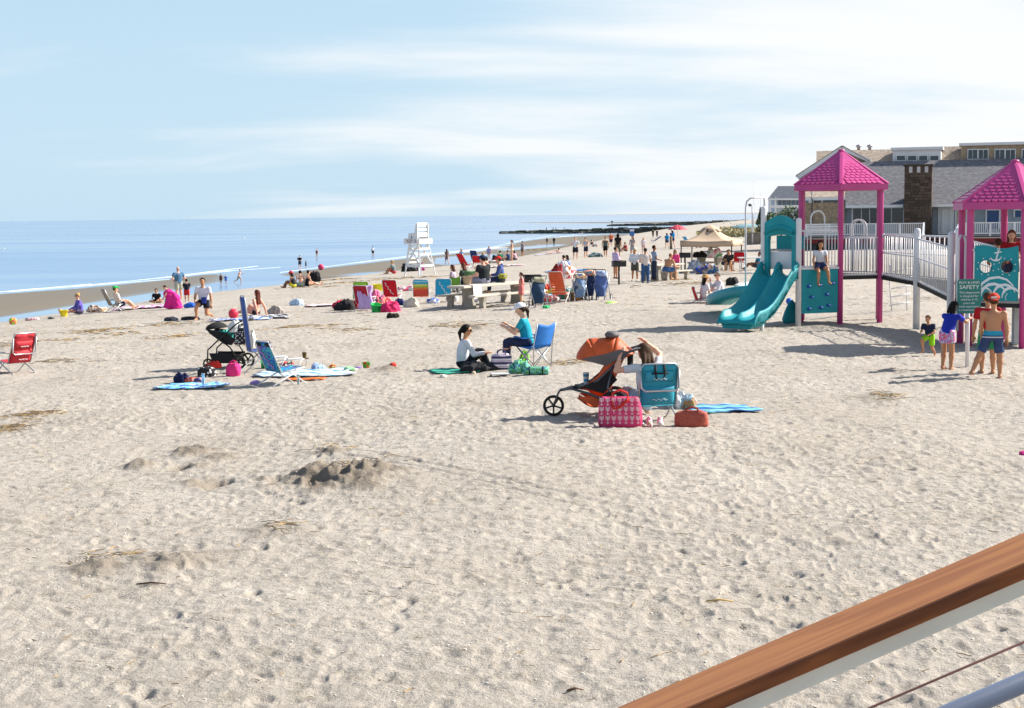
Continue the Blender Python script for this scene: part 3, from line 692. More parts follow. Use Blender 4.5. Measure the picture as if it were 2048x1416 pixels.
def person(label, loc, h, rz, pose='stand', skin_='fair', top=None, bottom=None, hair=('short', '#2a1d15'), hat=None, res=None, cat='person', group=None, head=1.0, g=1.0, female=False, fingers=False, face=False, look=(0, 0), shoes=None, glasses=False, sit_z=None, over=None, extra=None, name='person', fur=None):
    """one person: continuous body, with hair and clothing as its parts. rz: 0 looks away from the camera, 180 deg towards it."""
    ps = dict(POSES[pose]) if isinstance(pose, str) else dict(pose)
    if over: ps.update(over)
    loc = Vector(loc)
    px_m = FPX/max(loc.y, 5)/2          # pixels per metre in the 1024 render
    if res is None: res = float(np.clip(0.75/px_m, 0.0125, 0.036))
    small = res > 0.019
    lean = math.radians(ps.get('lean', 0)); side = math.radians(ps.get('side', 0)); tw = math.radians(ps.get('twist', 0))
    U = unit(nv(math.sin(side), math.sin(lean), math.cos(lean)*math.cos(side)))
    fwd = unit(nv(0, math.cos(lean), -math.sin(lean))); Rt = unit(np.cross(fwd, U)); Fw = np.cross(U, Rt)
    # shoulders may turn against the hips
    Rs = Rt*math.cos(tw)+Fw*math.sin(tw); Fs = np.cross(U, Rs)
    hr0 = h*.055
    hips = {'r': nv(.052*h, 0, 0), 'l': nv(-.052*h, 0, 0)}
    def leg(sd):
        d1, d2 = ps['rl'] if sd == 'r' else ps['ll']
        hp = hips[sd]; kn = hp+unit(d1)*.245*h; an = kn+unit(d2)*.235*h
        return hp, kn, an
    legs = {sd: leg(sd) for sd in 'rl'}
    foot_d = {}
    for sd in 'rl':
        d2 = unit(ps['rl'][1] if sd == 'r' else ps['ll'][1])
        f = nv(.12 if sd == 'r' else -.12, 1, 0); f = f-d2*np.dot(f, d2)*0.75; f = unit(f)
        if abs(d2[2]) < .35 and d2[1] > .5: f = unit(nv(.15 if sd == 'r' else -.15, .35, 1))     # legs stretched out: toes up
        if abs(d2[2]) < .35 and d2[1] < -.5: f = unit(nv(0, -.9, -.25))                          # kneeling or prone: toes back
        foot_d[sd] = f
    low = min(min(legs[sd][2][2]-.038*h, legs[sd][1][2]-.034*h) for sd in 'rl')
    pz = ps['pelvis']*h if 'pelvis' in ps else -low
    if sit_z is not None: pz = sit_z
    off = nv(0, 0, pz)
    pel = off.copy()
    legs = {sd: tuple(q+off for q in legs[sd]) for sd in 'rl'}
    if 'pelvis' in ps and pose != 'chair' and sit_z is None:   # keep ankles on the sand
        for sd in 'rl':
            hp, kn, an = legs[sd]
            if an[2] < .03*h: an = an.copy(); an[2] = .03*h
            legs[sd] = (hp, kn, an)
    wsh = (.108 if female else .120)*h*(0.5+0.5*g)
    neck0 = pel+U*.285*h; hb = ps.get('bend', 0.0)*h
    yaw, pit = math.radians(look[0]), math.radians(look[1])
    hu = unit(U*0.6+nv(0, 0, 1)*0.4) if ps.get('lean', 0) > -60 and ps.get('lean', 0) < 70 else U
    hf = unit(Fw-hu*np.dot(Fw, hu)); hr = np.cross(hf, hu)
    hf, hr = hf*math.cos(yaw)-hr*math.sin(yaw), hr*math.cos(yaw)+hf*math.sin(yaw)
    hf, hu = hf*math.cos(pit)+hu*math.sin(pit), hu*math.cos(pit)-hf*math.sin(pit)
    hc = neck0+U*.028*h+hu*.085*h*head+hf*.016*h
    HR = np.stack([hr, hf, hu])
    hs = h*head
    B = []
    ta = nv(-.06, -.03, .0, .05, .10, .16, .21, .25, .275, .295)*h
    if female:
        aa = nv(.055, .085, .100, .088, .073, .080, .088, .090, .066, .034)*h*g; bb = nv(.05, .068, .072, .060, .053, .066, .062, .050, .042, .034)*h*g
    else:
        aa = nv(.055, .082, .094, .090, .084, .094, .104, .104, .074, .036)*h*g; bb = nv(.05, .064, .068, .064, .060, .066, .066, .054, .044, .035)*h*g
    B.append(loft(pel, U, Rt*0.5+Rs*0.5, Fw*.5+Fs*.5, ta, aa, bb, bend=hb, flat=False))
    sh = {'r': pel+U*.258*h+Rs*wsh, 'l': pel+U*.258*h-Rs*wsh}
    arms = {}
    for sd in 'rl':
        d1, d2 = ps['ra'] if sd == 'r' else ps['la']
        e = sh[sd]+unit(d1)*.165*h; wr = e+unit(d2)*.142*h
        arms[sd] = (sh[sd], e, wr, unit(d2))
        B += [rc(pel+U*.245*h+(sh[sd]-pel-U*.258*h)*.45, sh[sd], .036*h*g, .031*h*g), rc(sh[sd], e, .030*h*g, .023*h*g), rc(e, e*.65+wr*.35, .023*h*g, .024*h*g), rc(e*.65+wr*.35, wr, .024*h*g, .0155*h)]
        hd = unit(d2); lat = unit(np.cross(hd, nv(0.25 if sd == 'r' else -.25, .3, 1)))
        pn = np.cross(lat, hd)
        if pn[2] > 0: pn = -pn
        pc = wr+hd*.036*h
        if fingers:
            B.append(el(pc, nv(.026, .040, .012)*h, np.stack([lat, hd, np.cross(lat, hd)]), k=.008))
            for q, (o_, ln_) in enumerate(((-.019, .040), (-.0065, .046), (.0065, .043), (.018, .034))):
                a0 = wr+hd*.064*h+lat*o_*h; a1 = a0+unit(hd+pn*.35)*ln_*.55*h; a2 = a1+unit(hd*.7+pn*.8)*ln_*.5*h
                B += [rc(a0-hd*.02*h, a1, .0068*h, .0060*h, k=.003), rc(a1, a2, .0060*h, .0050*h, k=.003)]
            tb = lat*(-1 if np.dot(lat, nv(1, 0, 0))*(1 if sd == 'r' else -1) > 0 else 1)
            B += [rc(wr+hd*.02*h+tb*.012*h, wr+hd*.045*h+tb*.030*h+pn*.006*h, .0095*h, .0075*h, k=.004), rc(wr+hd*.045*h+tb*.030*h+pn*.006*h, wr+hd*.068*h+tb*.030*h+pn*.016*h, .0075*h, .0058*h, k=.003)]
        else:
            B += [rc(wr, wr+hd*.045*h, .018*h, .021*h), rc(wr+hd*.045*h, wr+hd*.085*h+pn*.015*h, .020*h, .012*h)]
    for sd in 'rl':
        hp, kn, an = legs[sd]
        B += [rc(hp, kn, .056*h*g, .036*h*g), rc(kn, kn*.68+an*.32, .035*h*g, .036*h*g), rc(kn*.68+an*.32, an, .036*h*g, .021*h)]
        fd = foot_d[sd]; heel = an-fd*.020*h+nv(0, 0, -.012*h) if fd[2] < .5 else an
        B += [rc(heel, an+fd*.075*h+nv(0, 0, -.018*h if fd[2] < .5 else 0), .023*h, .021*h), rc(an+fd*.075*h+nv(0, 0, -.018*h if fd[2] < .5 else 0), an+fd*.105*h+nv(0, 0, -.023*h if fd[2] < .5 else 0), .021*h, .014*h)]
        if fingers:
            ft = an+fd*.10*h+nv(0, 0, -.026*h)
            lt = unit(np.cross(fd, nv(0, 0, 1)))
            for q in range(5): B.append(rc(ft+lt*(q-2)*.0085*h, ft+lt*(q-2)*.0095*h+fd*(.018-.003*abs(q-(1 if sd == 'r' else 3)))*h, .0075*h, .006*h, k=.003))
    B += [rc(neck0-U*.01*h, hc-hu*.02*h, .033*h*(.85 if female else 1), .030*h)]
    B += [el(hc+hu*.014*hs-hf*.006*hs, nv(.047, .058, .052)*hs, HR), el(hc-hu*.022*hs+hf*.012*hs, nv(.036, .042, .044)*hs, HR)]
    if not small:
        B += [rc(hc+hf*.050*hs+hu*.004*hs, hc+hf*.064*hs-hu*.016*hs, .006*hs, .010*hs, k=.008)]
        for s_ in (-1, 1): B.append(el(hc+hr*s_*.047*hs-hf*.006*hs-hu*.008*hs, nv(.007, .014, .020)*hs, HR, k=.004))
    t = thing(name, label, cat, loc, rz, group)
    body = sdf_obj('body', B, res, skin(skin_), t, k=.016*h, floor=0.0 if sit_z is None else None)
    infl = max(.007, .42*res)
    sd_ = int(abs(loc.x*13+loc.y*7)) % 97
    cr = max(res, .014)
    def torso_seg(t0, t1, ex, looser=0.0):
        tt = np.unique(np.concatenate([[t0*h], ta[(ta > t0*h) & (ta < t1*h)], [t1*h]]))
        a_ = np.interp(tt, ta, aa); b_ = np.interp(tt, ta, bb)
        if looser: a_ = np.maximum(a_, a_.max()*looser*np.clip((tt-tt[0])*0+1, 0, 1)*(tt < .2*h)); b_ = np.maximum(b_, b_.max()*looser*(tt < .2*h))
        return loft(pel, U, Rt*.5+Rs*.5, Fw*.5+Fs*.5, tt, a_+ex, b_+ex, bend=hb)
    if top:
        kind, c = top; m_ = c if not isinstance(c, str) else cloth(c)
        P = []
        hem = {'tee': -.03, 'long': -.03, 'hoodie': -.04, 'tank': -.02, 'bikini': .165, 'onepiece': -.05, 'dress': -.06, 'crop': .06}[kind]
        topz = {'bikini': .205, 'tank': .262, 'onepiece': .215}.get(kind, .284)
        P.append(torso_seg(hem, topz, infl*(.7 if kind in ('bikini', 'onepiece') else 1.2), .92 if kind in ('tee', 'long', 'hoodie', 'tank') else 0))
        fr_ = {'tee': .62, 'long': 2, 'hoodie': 2, 'dress': .35, 'crop': .5}.get(kind, 0)
        for sd in 'rl':
            s0, e, wr, d2 = arms[sd]
            if fr_:
                P.append(rc(pel+U*.245*h+(s0-pel-U*.258*h)*.45, s0, .036*h*g+infl, .032*h*g+infl))
                f1 = min(fr_, 1)
                P.append(rc(s0, s0+(e-s0)*f1, .031*h*g+infl*1.2, (.031-.004*f1)*h*g+infl*1.5, fb=fr_ < 1))
                if fr_ > 1: P.append(rc(e, e+(wr-e)*.96, .026*h*g+infl, .019*h+infl, fb=True))
            elif kind in ('tank', 'onepiece', 'bikini'):
                P.append(rc(pel+U*.19*h+Rs*(.055*h if sd == 'r' else -.055*h)+Fs*.055*h, pel+U*.272*h+Rs*(.06*h if sd == 'r' else -.06*h)+Fs*.01*h, .016*h+infl*.3, .014*h+infl*.3))
                if kind != 'bikini': P.append(rc(pel+U*.19*h+Rs*(.055*h if sd == 'r' else -.055*h)-Fs*.055*h, pel+U*.272*h+Rs*(.06*h if sd == 'r' else -.06*h)-Fs*.01*h, .018*h+infl*.3, .014*h+infl*.3))
        if kind == 'dress':
            kn = (legs['r'][1]+legs['l'][1])/2; mid = pel+(kn-pel)*.85
            dd = unit(mid-pel); P.append(loft(pel, dd, unit(np.cross(dd, Fw)), unit(np.cross(np.cross(dd, Fw), dd)), nv(-.04*h, np.linalg.norm(mid-pel)), nv(.10, .125)*h, nv(.075, .095)*h))
        if kind == 'hoodie': P.append(el(neck0-Fw*.045*h-U*.005*h, nv(.06, .04, .045)*h, np.stack([Rs, Fw, U])))
        nm = {'bikini': 'bikini_top', 'onepiece': 'swimsuit', 'dress': 'dress', 'hoodie': 'hoodie', 'tank': 'tank_top', 'long': 'long_sleeved_shirt'}.get(kind, 'shirt')
        sdf_obj(nm, P, cr, m_, t, k=.012*h, wob=.006 if kind not in ('bikini', 'onepiece') and not small else 0, seed=sd_)
    if bottom:
        kind, c = bottom; m_ = c if not isinstance(c, str) else cloth(c)
        P = [torso_seg(-.06, .055 if kind != 'bikini' else .015, infl*1.15)]
        fr_ = {'shorts': .55, 'trunks': .86, 'pants': 2, 'bikini': .10, 'capri': 1.4}[kind]
        for sd in 'rl':
            hp, kn, an = legs[sd]
            f1 = min(fr_, 1); fl = .014 if kind in ('trunks', 'shorts') else .004
            P.append(rc(hp, hp+(kn-hp)*f1, .057*h*g+infl, ((.056-.020*f1)*g+fl)*h+infl, fb=fr_ < 1))
            if fr_ > 1: P.append(rc(kn, kn+(an-kn)*min(1, fr_-1+.02)*.97, .038*h*g+infl, .030*h+infl, fb=True))
        sdf_obj({'bikini': 'bikini_bottom', 'pants': 'trousers', 'capri': 'trousers', 'trunks': 'swim_trunks'}.get(kind, 'shorts'), P, cr, m_, t, k=.012*h, wob=.005 if not small and kind != 'bikini' else 0, seed=sd_+3, floor=.002 if sit_z is None else None)
    if hair:
        kind, c = hair; m_ = hairm(c)
        e = max(.010*hs, .35*res)
        cutn = unit(-hf*.80+hu*.60); P = []
        if kind != 'bald':
            P.append(el(hc+hu*.016*hs-hf*.006*hs, nv(.047, .058, .052)*hs+e, HR, cut=(cutn, -.012*hs if kind != 'short' else -.004*hs)))
            if kind in ('long', 'mid'):
                Ln = .22 if kind == 'long' else .10
                for s_ in (-1, 0, 1): P.append(rc(hc+hr*s_*.030*hs-hf*.030*hs, hc+hr*s_*.045*hs-hf*.045*hs-unit(U*.5+nv(0, 0, .5))*Ln*h+Fw*-.02*h, .030*hs+e*.3, .016*hs+e*.3))
            if kind == 'pony':
                P += [rc(hc+hu*.02*hs-hf*.06*hs, hc-hf*.085*hs-hu*.03*hs, .020*hs, .022*hs), rc(hc-hf*.085*hs-hu*.03*hs, hc-hf*.075*hs-hu*.115*hs, .022*hs, .010*hs)]
            if kind == 'bun': P.append(el(hc+hu*.06*hs-hf*.04*hs, nv(.03, .03, .026)*hs, HR))
        else: P.append(el(hc-hu*.004*hs-hf*.006*hs, nv(.047, .058, .040)*hs+e*.5, HR, cut=(unit(-hf+hu*.1), .02*hs)))
        sdf_obj('hair', P, max(cr*.8, .009), m_, t, k=.010*h, wob=.003 if not small else 0, seed=5)
    if hat:
        kind, c = hat; m_ = c if not isinstance(c, str) else cloth(c)
        e = max(.018*hs, .5*res); P = []
        P.append(el(hc+hu*.020*hs-hf*.006*hs, nv(.048, .059, .054)*hs+e, HR, cut=(hu, .006*hs)))
        if kind == 'cap': P.append(el(hc+hu*.022*hs+hf*.078*hs, np.maximum(nv(.046, .055, .007)*hs, res*.62), HR))
        if kind == 'backcap': P.append(el(hc+hu*.016*hs-hf*.076*hs, np.maximum(nv(.044, .050, .007)*hs, res*.62), HR))
        if kind in ('sun', 'bucket'):
            w_ = .125 if kind == 'sun' else .092
            P.append(el(hc+hu*.024*hs, np.maximum(nv(w_, w_, .009)*hs, res*.62), HR))
        hn = {'cap': 'baseball_cap', 'backcap': 'baseball_cap', 'sun': 'sun_hat', 'bucket': 'sun_hat', 'band': 'headband'}[kind]
        sdf_obj(hn, P, max(cr*.8, .009), m_, t, k=.006*h)
    def P3(v): return tuple(float(q) for q in v)
    if face and not small:
        eyem = mat('eye', '#20160f', 0.2, 0)
        for s_ in (-1, 1):
            MB().lathe([(0, -1), (.7, -.7), (1, 0), (.7, .7), (0, 1)], 8).build('eye', eyem, t, P3(hc+hf*.0475*hs+hr*s_*.019*hs+hu*.004*hs)).scale = (.0075*hs, .006*hs, .005*hs)
        MB().lathe([(0, -1), (.7, -.7), (1, 0), (.7, .7), (0, 1)], 8).build('mouth', mat('lips', '#a8574c', 0.5, 0.05), t, P3(hc+hf*.050*hs-hu*.036*hs)).scale = (.016*hs, .006*hs, .005*hs)
    if glasses:
        mb = MB(); ce = hc+hf*.058*hs+hu*.005*hs
        mb.tube([P3(ce-hr*.045*hs-hf*.02*hs), P3(ce-hr*.024*hs), P3(ce+hr*.024*hs), P3(ce+hr*.045*hs-hf*.02*hs)], .013*hs, 6)
        for s_ in (-1, 1): mb.tube([P3(ce+hr*s_*.045*hs-hf*.02*hs), P3(hc+hr*s_*.052*hs-hf*.01*hs)], .004*hs, 4)
        mb.build('sunglasses', mat('dark_lens', '#15100e', 0.15, 0), t)
    if shoes:
        for sd in 'rl':
            an = legs[sd][2]; fd = foot_d[sd]
            sdf_obj('shoe', [rc(an-fd*.022*h+nv(0, 0, -.012*h), an+fd*.09*h+nv(0, 0, -.018*h), .028*h, .024*h)], cr, cloth(shoes), t, floor=0.0)
    t['_j'] = 0; del t['_j']
    info = dict(t=t, hc=hc, hf=hf, hu=hu, hr=hr, hs=hs, arms=arms, legs=legs, pel=pel, U=U, Fw=Fw, Rt=Rt)
    return info
D2R = math.radians
# ---------------------------------------------------------------- play structure (two hexagonal towers joined by a ramp)
PINK = mat('pink_plastic', '#bd4586', 0.36, 0.07, 3, spec=0.4)
TEAL = mat('teal_plastic', '#1b919b', 0.5, 0.12, 2.5, spec=0.3)
PWHITE = mat('white_powder_coat', '#dcdde0', 0.45, 0.05, 4)
BLKDECK = mat('black_rubber_deck', '#1b1c1e', 0.7, 0.2, 20)
GRIP = mat('blue_grip', '#1d4fa8', 0.45, 0.1)
C1 = Vector((8.65, 39.43, 0)); C2 = Vector((10.85, 32.43, 0)); HR_ = 1.155
def hexv(C, a0, r=HR_): return [Vector((C.x+r*math.cos(math.radians(a0+60*k)), C.y+r*math.sin(math.radians(a0+60*k)), 0)) for k in range(6)]
V1 = hexv(C1, 257.6)       # 0 front, 1 right, 2 back right, 3 back, 4 back left, 5 left
V2 = hexv(C2, 202)         # 0 front left, 1 front right, 2.., 5 back left
PW = Vector((7.26, 37.9, 0)); PW2 = Vector((6.48, 38.52, 0))
play = thing('play_structure', 'pink roofed playground set with teal double slide, white rails and a ramp joining two towers', 'playground', (8.65, 39.43, 0))
OFF = -C1
def pp(mb, name, m_, parent=play):
    o = mb.build(name, m_, parent)
    if parent is play: o.location = OFF
    return o
def at_h(v, z): return Vector((v.x, v.y, z))
DZ1, DZ2 = 1.25, 0.93
def post(v, z1, m_, r=0.065, z0=-0.12, cap=True, n=14):
    mb = MB(); prof = [(r, z0), (r, z1-r*.8)]
    if cap: prof += [(r*.9, z1-r*.35), (r*.6, z1-r*.08), (0.001, z1)]
    else: prof += [(r, z1)]
    mb.lathe(prof, n, (v.x, v.y, 0)); return pp(mb, 'post', m_)
for k, v in enumerate(V1): post(v, 3.5, PINK, 0.075, cap=False)
for k, v in enumerate(V2): post(v, 3.0, PINK, 0.075, cap=False)
post(PW, 2.75, PWHITE, 0.075); post(PW2, 3.05, PWHITE, 0.075)
PW3 = Vector((10.06, 37.2, 0)); PW4 = Vector((9.78, 33.35, 0))
post(PW3, 2.46, PWHITE, 0.085); post(PW4, 2.42, PWHITE, 0.085)
# far side posts of the ramp
def side_of(a, b, w):
    d = (b-a); n_ = Vector((-d.y, d.x, 0)).normalized(); return n_*w
NR = Vector((0.98, 0.18, 0))*1.1
post(PW3+NR, 2.46, PWHITE, 0.085)
def slab(poly, z0, z1, name, m_, parent=play):
    mb = MB(); mb.prism([(p.x, p.y) for p in poly], lambda u, v: (u, v, z1), lambda u, v: (u, v, z0)); return pp(mb, name, m_, parent)
slab(V1, DZ1-0.09, DZ1, 'deck', BLKDECK); slab(V2, DZ2-0.09, DZ2, 'deck', BLKDECK)
slab([PW, V1[0], V1[5]], 1.36, 1.44, 'step_deck', BLKDECK); slab([PW2, PW, V1[5]], DZ1-0.085, DZ1-0.002, 'step_deck', BLKDECK)
def roof(C, V, a0, ze, za, re):
    """hexagonal moulded roof with a deep fascia and scalloped shingle rows"""
    E = hexv(C, a0, re)
    mb = MB(); vs = [at_h(e, ze) for e in E]+[at_h(e, ze+.15) for e in E]+[Vector((C.x+(e.x-C.x)*.05, C.y+(e.y-C.y)*.05, za)) for e in E]
    vs += [Vector((C.x+(e.x-C.x)*.93, C.y+(e.y-C.y)*.93, ze)) for e in E]+[Vector((C.x, C.y, za-.25))]
    fs = []
    for k in range(6):
        k1 = (k+1) % 6; fs += [(k, k1, 6+k1, 6+k), (6+k, 6+k1, 12+k1, 12+k), (k1, k, 18+k, 18+k1), (18+k1, 18+k, 24)]
    fs.append(tuple(12+k for k in range(6)))
    mb.add(vs, fs); ro = pp(mb, 'roof', PINK)
    cp = MB(); cp.lathe([(re*.07, za-.02), (re*.06, za+.03), (.001, za+.05)], 12, (C.x, C.y, 0)); pp(cp, 'roof_cap', PINK, ro)
    for k in range(6):   # hip ridges
        rb = MB(); a = at_h(E[k], ze+.15); b_ = Vector((C.x, C.y, za)); o_ = Vector((E[k].x-C.x, E[k].y-C.y, 0)).normalized()
        a = a+o_*.005; rb.bar(a+Vector((0, 0, .005)), b_+Vector((0, 0, .015)), .075, .035); pp(rb, 'roof_ridge', PINK, ro)
    # shingle rows
    tw = .145; tile = MB()
    pts = [(-tw*.47, 0), (tw*.47, 0), (tw*.47, -.10), (tw*.30, -.142), (-tw*.30, -.142), (-tw*.47, -.10)]
    tile.prism(pts, lambda u, v: (u, v, .024 if v < -.05 else .006), lambda u, v: (u, v, -.004))
    tme = tile.mesh('shingle', PINK)
    rest = MB()
    for k in range(6):
        A, B_ = at_h(E[k], ze+.15), at_h(E[(k+1) % 6], ze+.15); mid = (A+B_)/2; ap = Vector((C.x, C.y, za))
        ux = (B_-A).normalized(); uy = (ap-mid); ln = uy.length; uy.normalize(); uz = ux.cross(uy)
        if uz.z < 0: ux = -ux; uz = ux.cross(uy)
        half = (B_-A).length/2; M_ = Matrix((ux, uy, uz)).transposed()
        vis = (mid-C).dot(Vector((-C.x, -C.y, 0)).normalized()) > 0.1 or k in ((5,) if C is C1 else (2,))
        row = 0; y = .15
        while y < ln*.93:
            wd = half*(1-y/ln)-.04; n_ = int(2*wd/tw)
            for i in range(max(n_, 0)):
                x = (i-(n_-1)/2)*tw
                p = mid+ux*x+uy*(y+.0)+uz*.004
                if vis:
                    o = link_mesh('shingle', tme, ro); mm_ = M_.to_4x4(); mm_.translation = p; o.matrix_local = mm_
                else: rest.add([p+M_ @ Vector(q) for q in tile.v], tile.f)
            y += .118; row += 1
    if rest.v:
        o = pp(rest, 'shingle_field', PINK, ro); o['kind'] = 'stuff'
    return ro
roof(C1, V1, 257.6, 3.44, 4.47, 1.36); roof(C2, V2, 202, 2.90, 3.92, 1.36)
# guard rails of round white bars
barm = {}
def bar_mesh(hgt, r=.013):
    key = round(hgt, 2)
    if key not in barm:
        mb = MB(); mb.tube([(0, 0, 0), (0, 0, hgt)], r, 6); barm[key] = mb.mesh('bar', PWHITE)
    return barm[key]
def guard(a, b_, z0a, z1a, z0b, z1b, n, arch=None, skip=None, mid=False):
    """rail frame from a to b with n upright bars; arch = (t, width, rise)"""
    mb = MB(); A0, A1, B0, B1 = at_h(a, z0a), at_h(a, z1a), at_h(b_, z0b), at_h(b_, z1b)
    mb.tube([A0, B0], .02, 8); mb.tube([A1, B1], .022, 8)
    if mid: mb.tube([A0*.45+A1*.55, B0*.45+B1*.55], .016, 8)
    for P in (A0, A1, B0, B1): mb.lathe([(.03, -.035), (.036, -.02), (.036, .02), (.03, .035)], 8, P)
    if arch:
        for (tm, wd, rise, z0_) in arch:
            d = (b_-a).normalized(); c = a.lerp(b_, tm); zb = z1a+(z1b-z1a)*tm
            mb.tube([at_h(c-d*wd/2, z0_)]+[at_h(c, 0)+d*(wd/2*-math.cos(q))+Vector((0, 0, zb+rise-wd/2+wd/2*math.sin(q))) for q in np.linspace(0, PI, 10)]+[at_h(c+d*wd/2, z0_)], .019, 8)
    fr = pp(mb, 'guard_rail', PWHITE)
    for i in range(n):
        t_ = (i+.8)/(n+.6)
        if skip and skip[0] < t_ < skip[1]: continue
        p = a.lerp(b_, t_); z0 = z0a+(z0b-z0a)*t_; z1 = z1a+(z1b-z1a)*t_
        o = link_mesh('bar', bar_mesh(z1-z0), fr, (p.x, p.y, z0))
    return fr
guard(V1[0], V1[1], 1.29, 2.22, 1.29, 2.22, 14, arch=[(.42, .38, .47, 2.22)])
guard(PW, V1[0], 1.52, 2.42, 1.52, 2.42, 13, arch=[(.45, .40, .50, 1.47)], skip=(.3, .6))
guard(V1[5], V1[4], 1.29, 2.22, 1.29, 2.22, 12)
guard(V1[2], V1[3], 1.29, 2.22, 1.29, 2.22, 12, arch=[(.5, .4, .45, 1.3)])
ramp_a, ramp_b, ramp_c = V1[1], PW3, PW4
guard(ramp_a+Vector((.06, -.05, 0)), ramp_b, 1.27, 2.28, 1.17, 2.23, 15, mid=True)
guard(ramp_b+Vector((0, -.06, 0)), ramp_c, 1.16, 2.20, 0.98, 2.06, 19, mid=True)
guard(V1[2], ramp_b+NR, 1.27, 2.28, 1.17, 2.23, 16, mid=True)
guard(ramp_b+NR, ramp_c+NR, 1.16, 2.20, 0.98, 2.06, 17, mid=True)
for (a, b_, za, zb) in ((ramp_a, ramp_b, DZ1-.004, 1.13), (ramp_b, ramp_c, 1.128, DZ2+.01)):
    mb = MB(); aR = (V1[2] if a is ramp_a else a+NR); bR = b_+NR
    pts = [at_h(a, za), at_h(aR, za), at_h(bR, zb), at_h(b_, zb)]
    mb.add(pts+[p-Vector((0, 0, .10)) for p in pts], [(0, 1, 2, 3), (7, 6, 5, 4), (0, 4, 5, 1), (1, 5, 6, 2), (2, 6, 7, 3), (3, 7, 4, 0)])
    pp(mb, 'ramp_deck', BLKDECK)
# climbing wall with bolt-on grips
def wall_pt(t_, z, off=0.0):
    d = (V1[0]-PW).normalized(); n_ = Vector((d.y, -d.x, 0)); return at_h(PW.lerp(V1[0], t_)+n_*off, z)
mb = MB(); mb.prism([(.07, .33), (.93, .33), (.93, 1.44), (.07, 1.44)], lambda u, v: wall_pt(u, v, .03), lambda u, v: wall_pt(u, v, -.02))
cw = pp(mb, 'climbing_wall', TEAL)
mb = MB(); mb.bar(wall_pt(.05, 1.47, 0), wall_pt(.95, 1.47, 0), .10, .05); pp(mb, 'wall_cap', PWHITE)
for (u, z) in ((.23, 1.02), (.80, 1.08), (.29, .75), (.66, .80), (.24, .45), (.52, .47), (.70, .52), (.50, 1.04)):
    gp = MB(); gp.lathe([(.045, 0), (.05, .02), (.032, .05), (.001, .055)], 10, (0, 0, 0), M=Matrix.Rotation(PI/2, 3, 'X'), sx=1.25, sy=.75)
    o = pp(gp, 'grip', GRIP, cw); o.location = wall_pt(u, z, .03)
# slide hood: arched panel with a cut-out
def hood_pt(t_, z, off=0.0):
    d = (PW2-PW).normalized(); n_ = Vector((-d.y, d.x, 0)); 
    if n_.y > 0: n_ = -n_
    return at_h(PW.lerp(PW2, t_)+n_*off, z)
outer = [(.06, 1.3), (.06, 2.62)]+[(.06+.88*i/10, 2.62+.20*math.sin(PI*i/10)) for i in range(1, 10)]+[(.94, 2.62), (.94, 1.3)]
inner = [(.17, 1.3), (.17, 2.28)]+[(.17+.66*i/10, 2.28+.05*math.sin(PI*i/10)) for i in range(1, 10)]+[(.83, 2.28), (.83, 1.3)]
mb = MB(); kf = len(outer)
for o0, o1 in ((.06, -.06),):
    vs = [hood_pt(u, v, o0) for u, v in outer]+[hood_pt(u, v, o0) for u, v in inner]+[hood_pt(u, v, o1) for u, v in outer]+[hood_pt(u, v, o1) for u, v in inner]
    fs = []
    for i in range(kf-1):
        fs += [(i, i+1, kf+i+1, kf+i), (2*kf+i+1, 2*kf+i, 3*kf+i, 3*kf+i+1), (i+1, i, 2*kf+i, 2*kf+i+1), (kf+i, kf+i+1, 3*kf+i+1, 3*kf+i)]
    mb.add(vs, fs)
hood = pp(mb, 'slide_hood', TEAL)
mb = MB(); lip = [(.10, 2.45)]+[(.10+.80*i/10, 2.45+.14*math.sin(PI*i/10)) for i in range(1, 10)]+[(.90, 2.45)]
vs = [hood_pt(u, v, .065) for u, v in lip]+[hood_pt(u, v-.09, .17) for u, v in lip]+[hood_pt(u, v-.13, .065) for u, v in lip]
k_ = len(lip); mb.add(vs, [(i, i+1, k_+i+1, k_+i) for i in range(k_-1)]+[(k_+i, k_+i+1, 2*k_+i+1, 2*k_+i) for i in range(k_-1)], True)
pp(mb, 'hood_lip', TEAL, hood)
mb = MB(); mb.prism([(.12, 1.45), (.88, 1.45), (.88, 1.90), (.12, 1.90)], lambda u, v: hood_pt(u, v, -.09), lambda u, v: hood_pt(u, v, -.13)); pp(mb, 'sit_down_panel', PWHITE, hood)
# back barrier seen through the hood
mb = MB(); mb.prism([(.1, 1.95), (.9, 1.95), (.9, 2.3), (.1, 2.3)], lambda u, v: hood_pt(u, v, -.50), lambda u, v: hood_pt(u, v, -.54)); pp(mb, 'hood_back', TEAL, hood)
# double slide
sdir = Vector((-.62, -.78, 0)).normalized(); sperp = (PW2-PW).normalized(); smid = (PW+PW2)/2
path = [(.0, 1.30), (.12, 1.30), (.3, 1.24), (.55, 1.05), (.8, .84), (1.05, .65), (1.3, .49), (1.55, .385), (1.8, .33), (2.0, .315), (2.15, .31), (2.24, .28), (2.28, .22)]
def cross(hs_):
    """profile across the slide: rails, two troughs, divider"""
    pr = [(-.53, -.06), (-.53, hs_-.03), (-.505, hs_), (-.47, hs_-.02), (-.43, .05), (-.36, .005), (-.25, -.005), (-.14, .005), (-.07, .05), (-.03, hs_*.72), (0, hs_*.8)]
    return pr+[(-x, z) for x, z in pr[:-1][::-1]]
def spt(s_, z, x, dz): 
    return Vector((smid.x, smid.y, 0))+sdir*s_+sperp*x+Vector((0, 0, z+dz))
mb = MB(); pr0 = cross(.20); nc = len(pr0); vs = []; fs = []
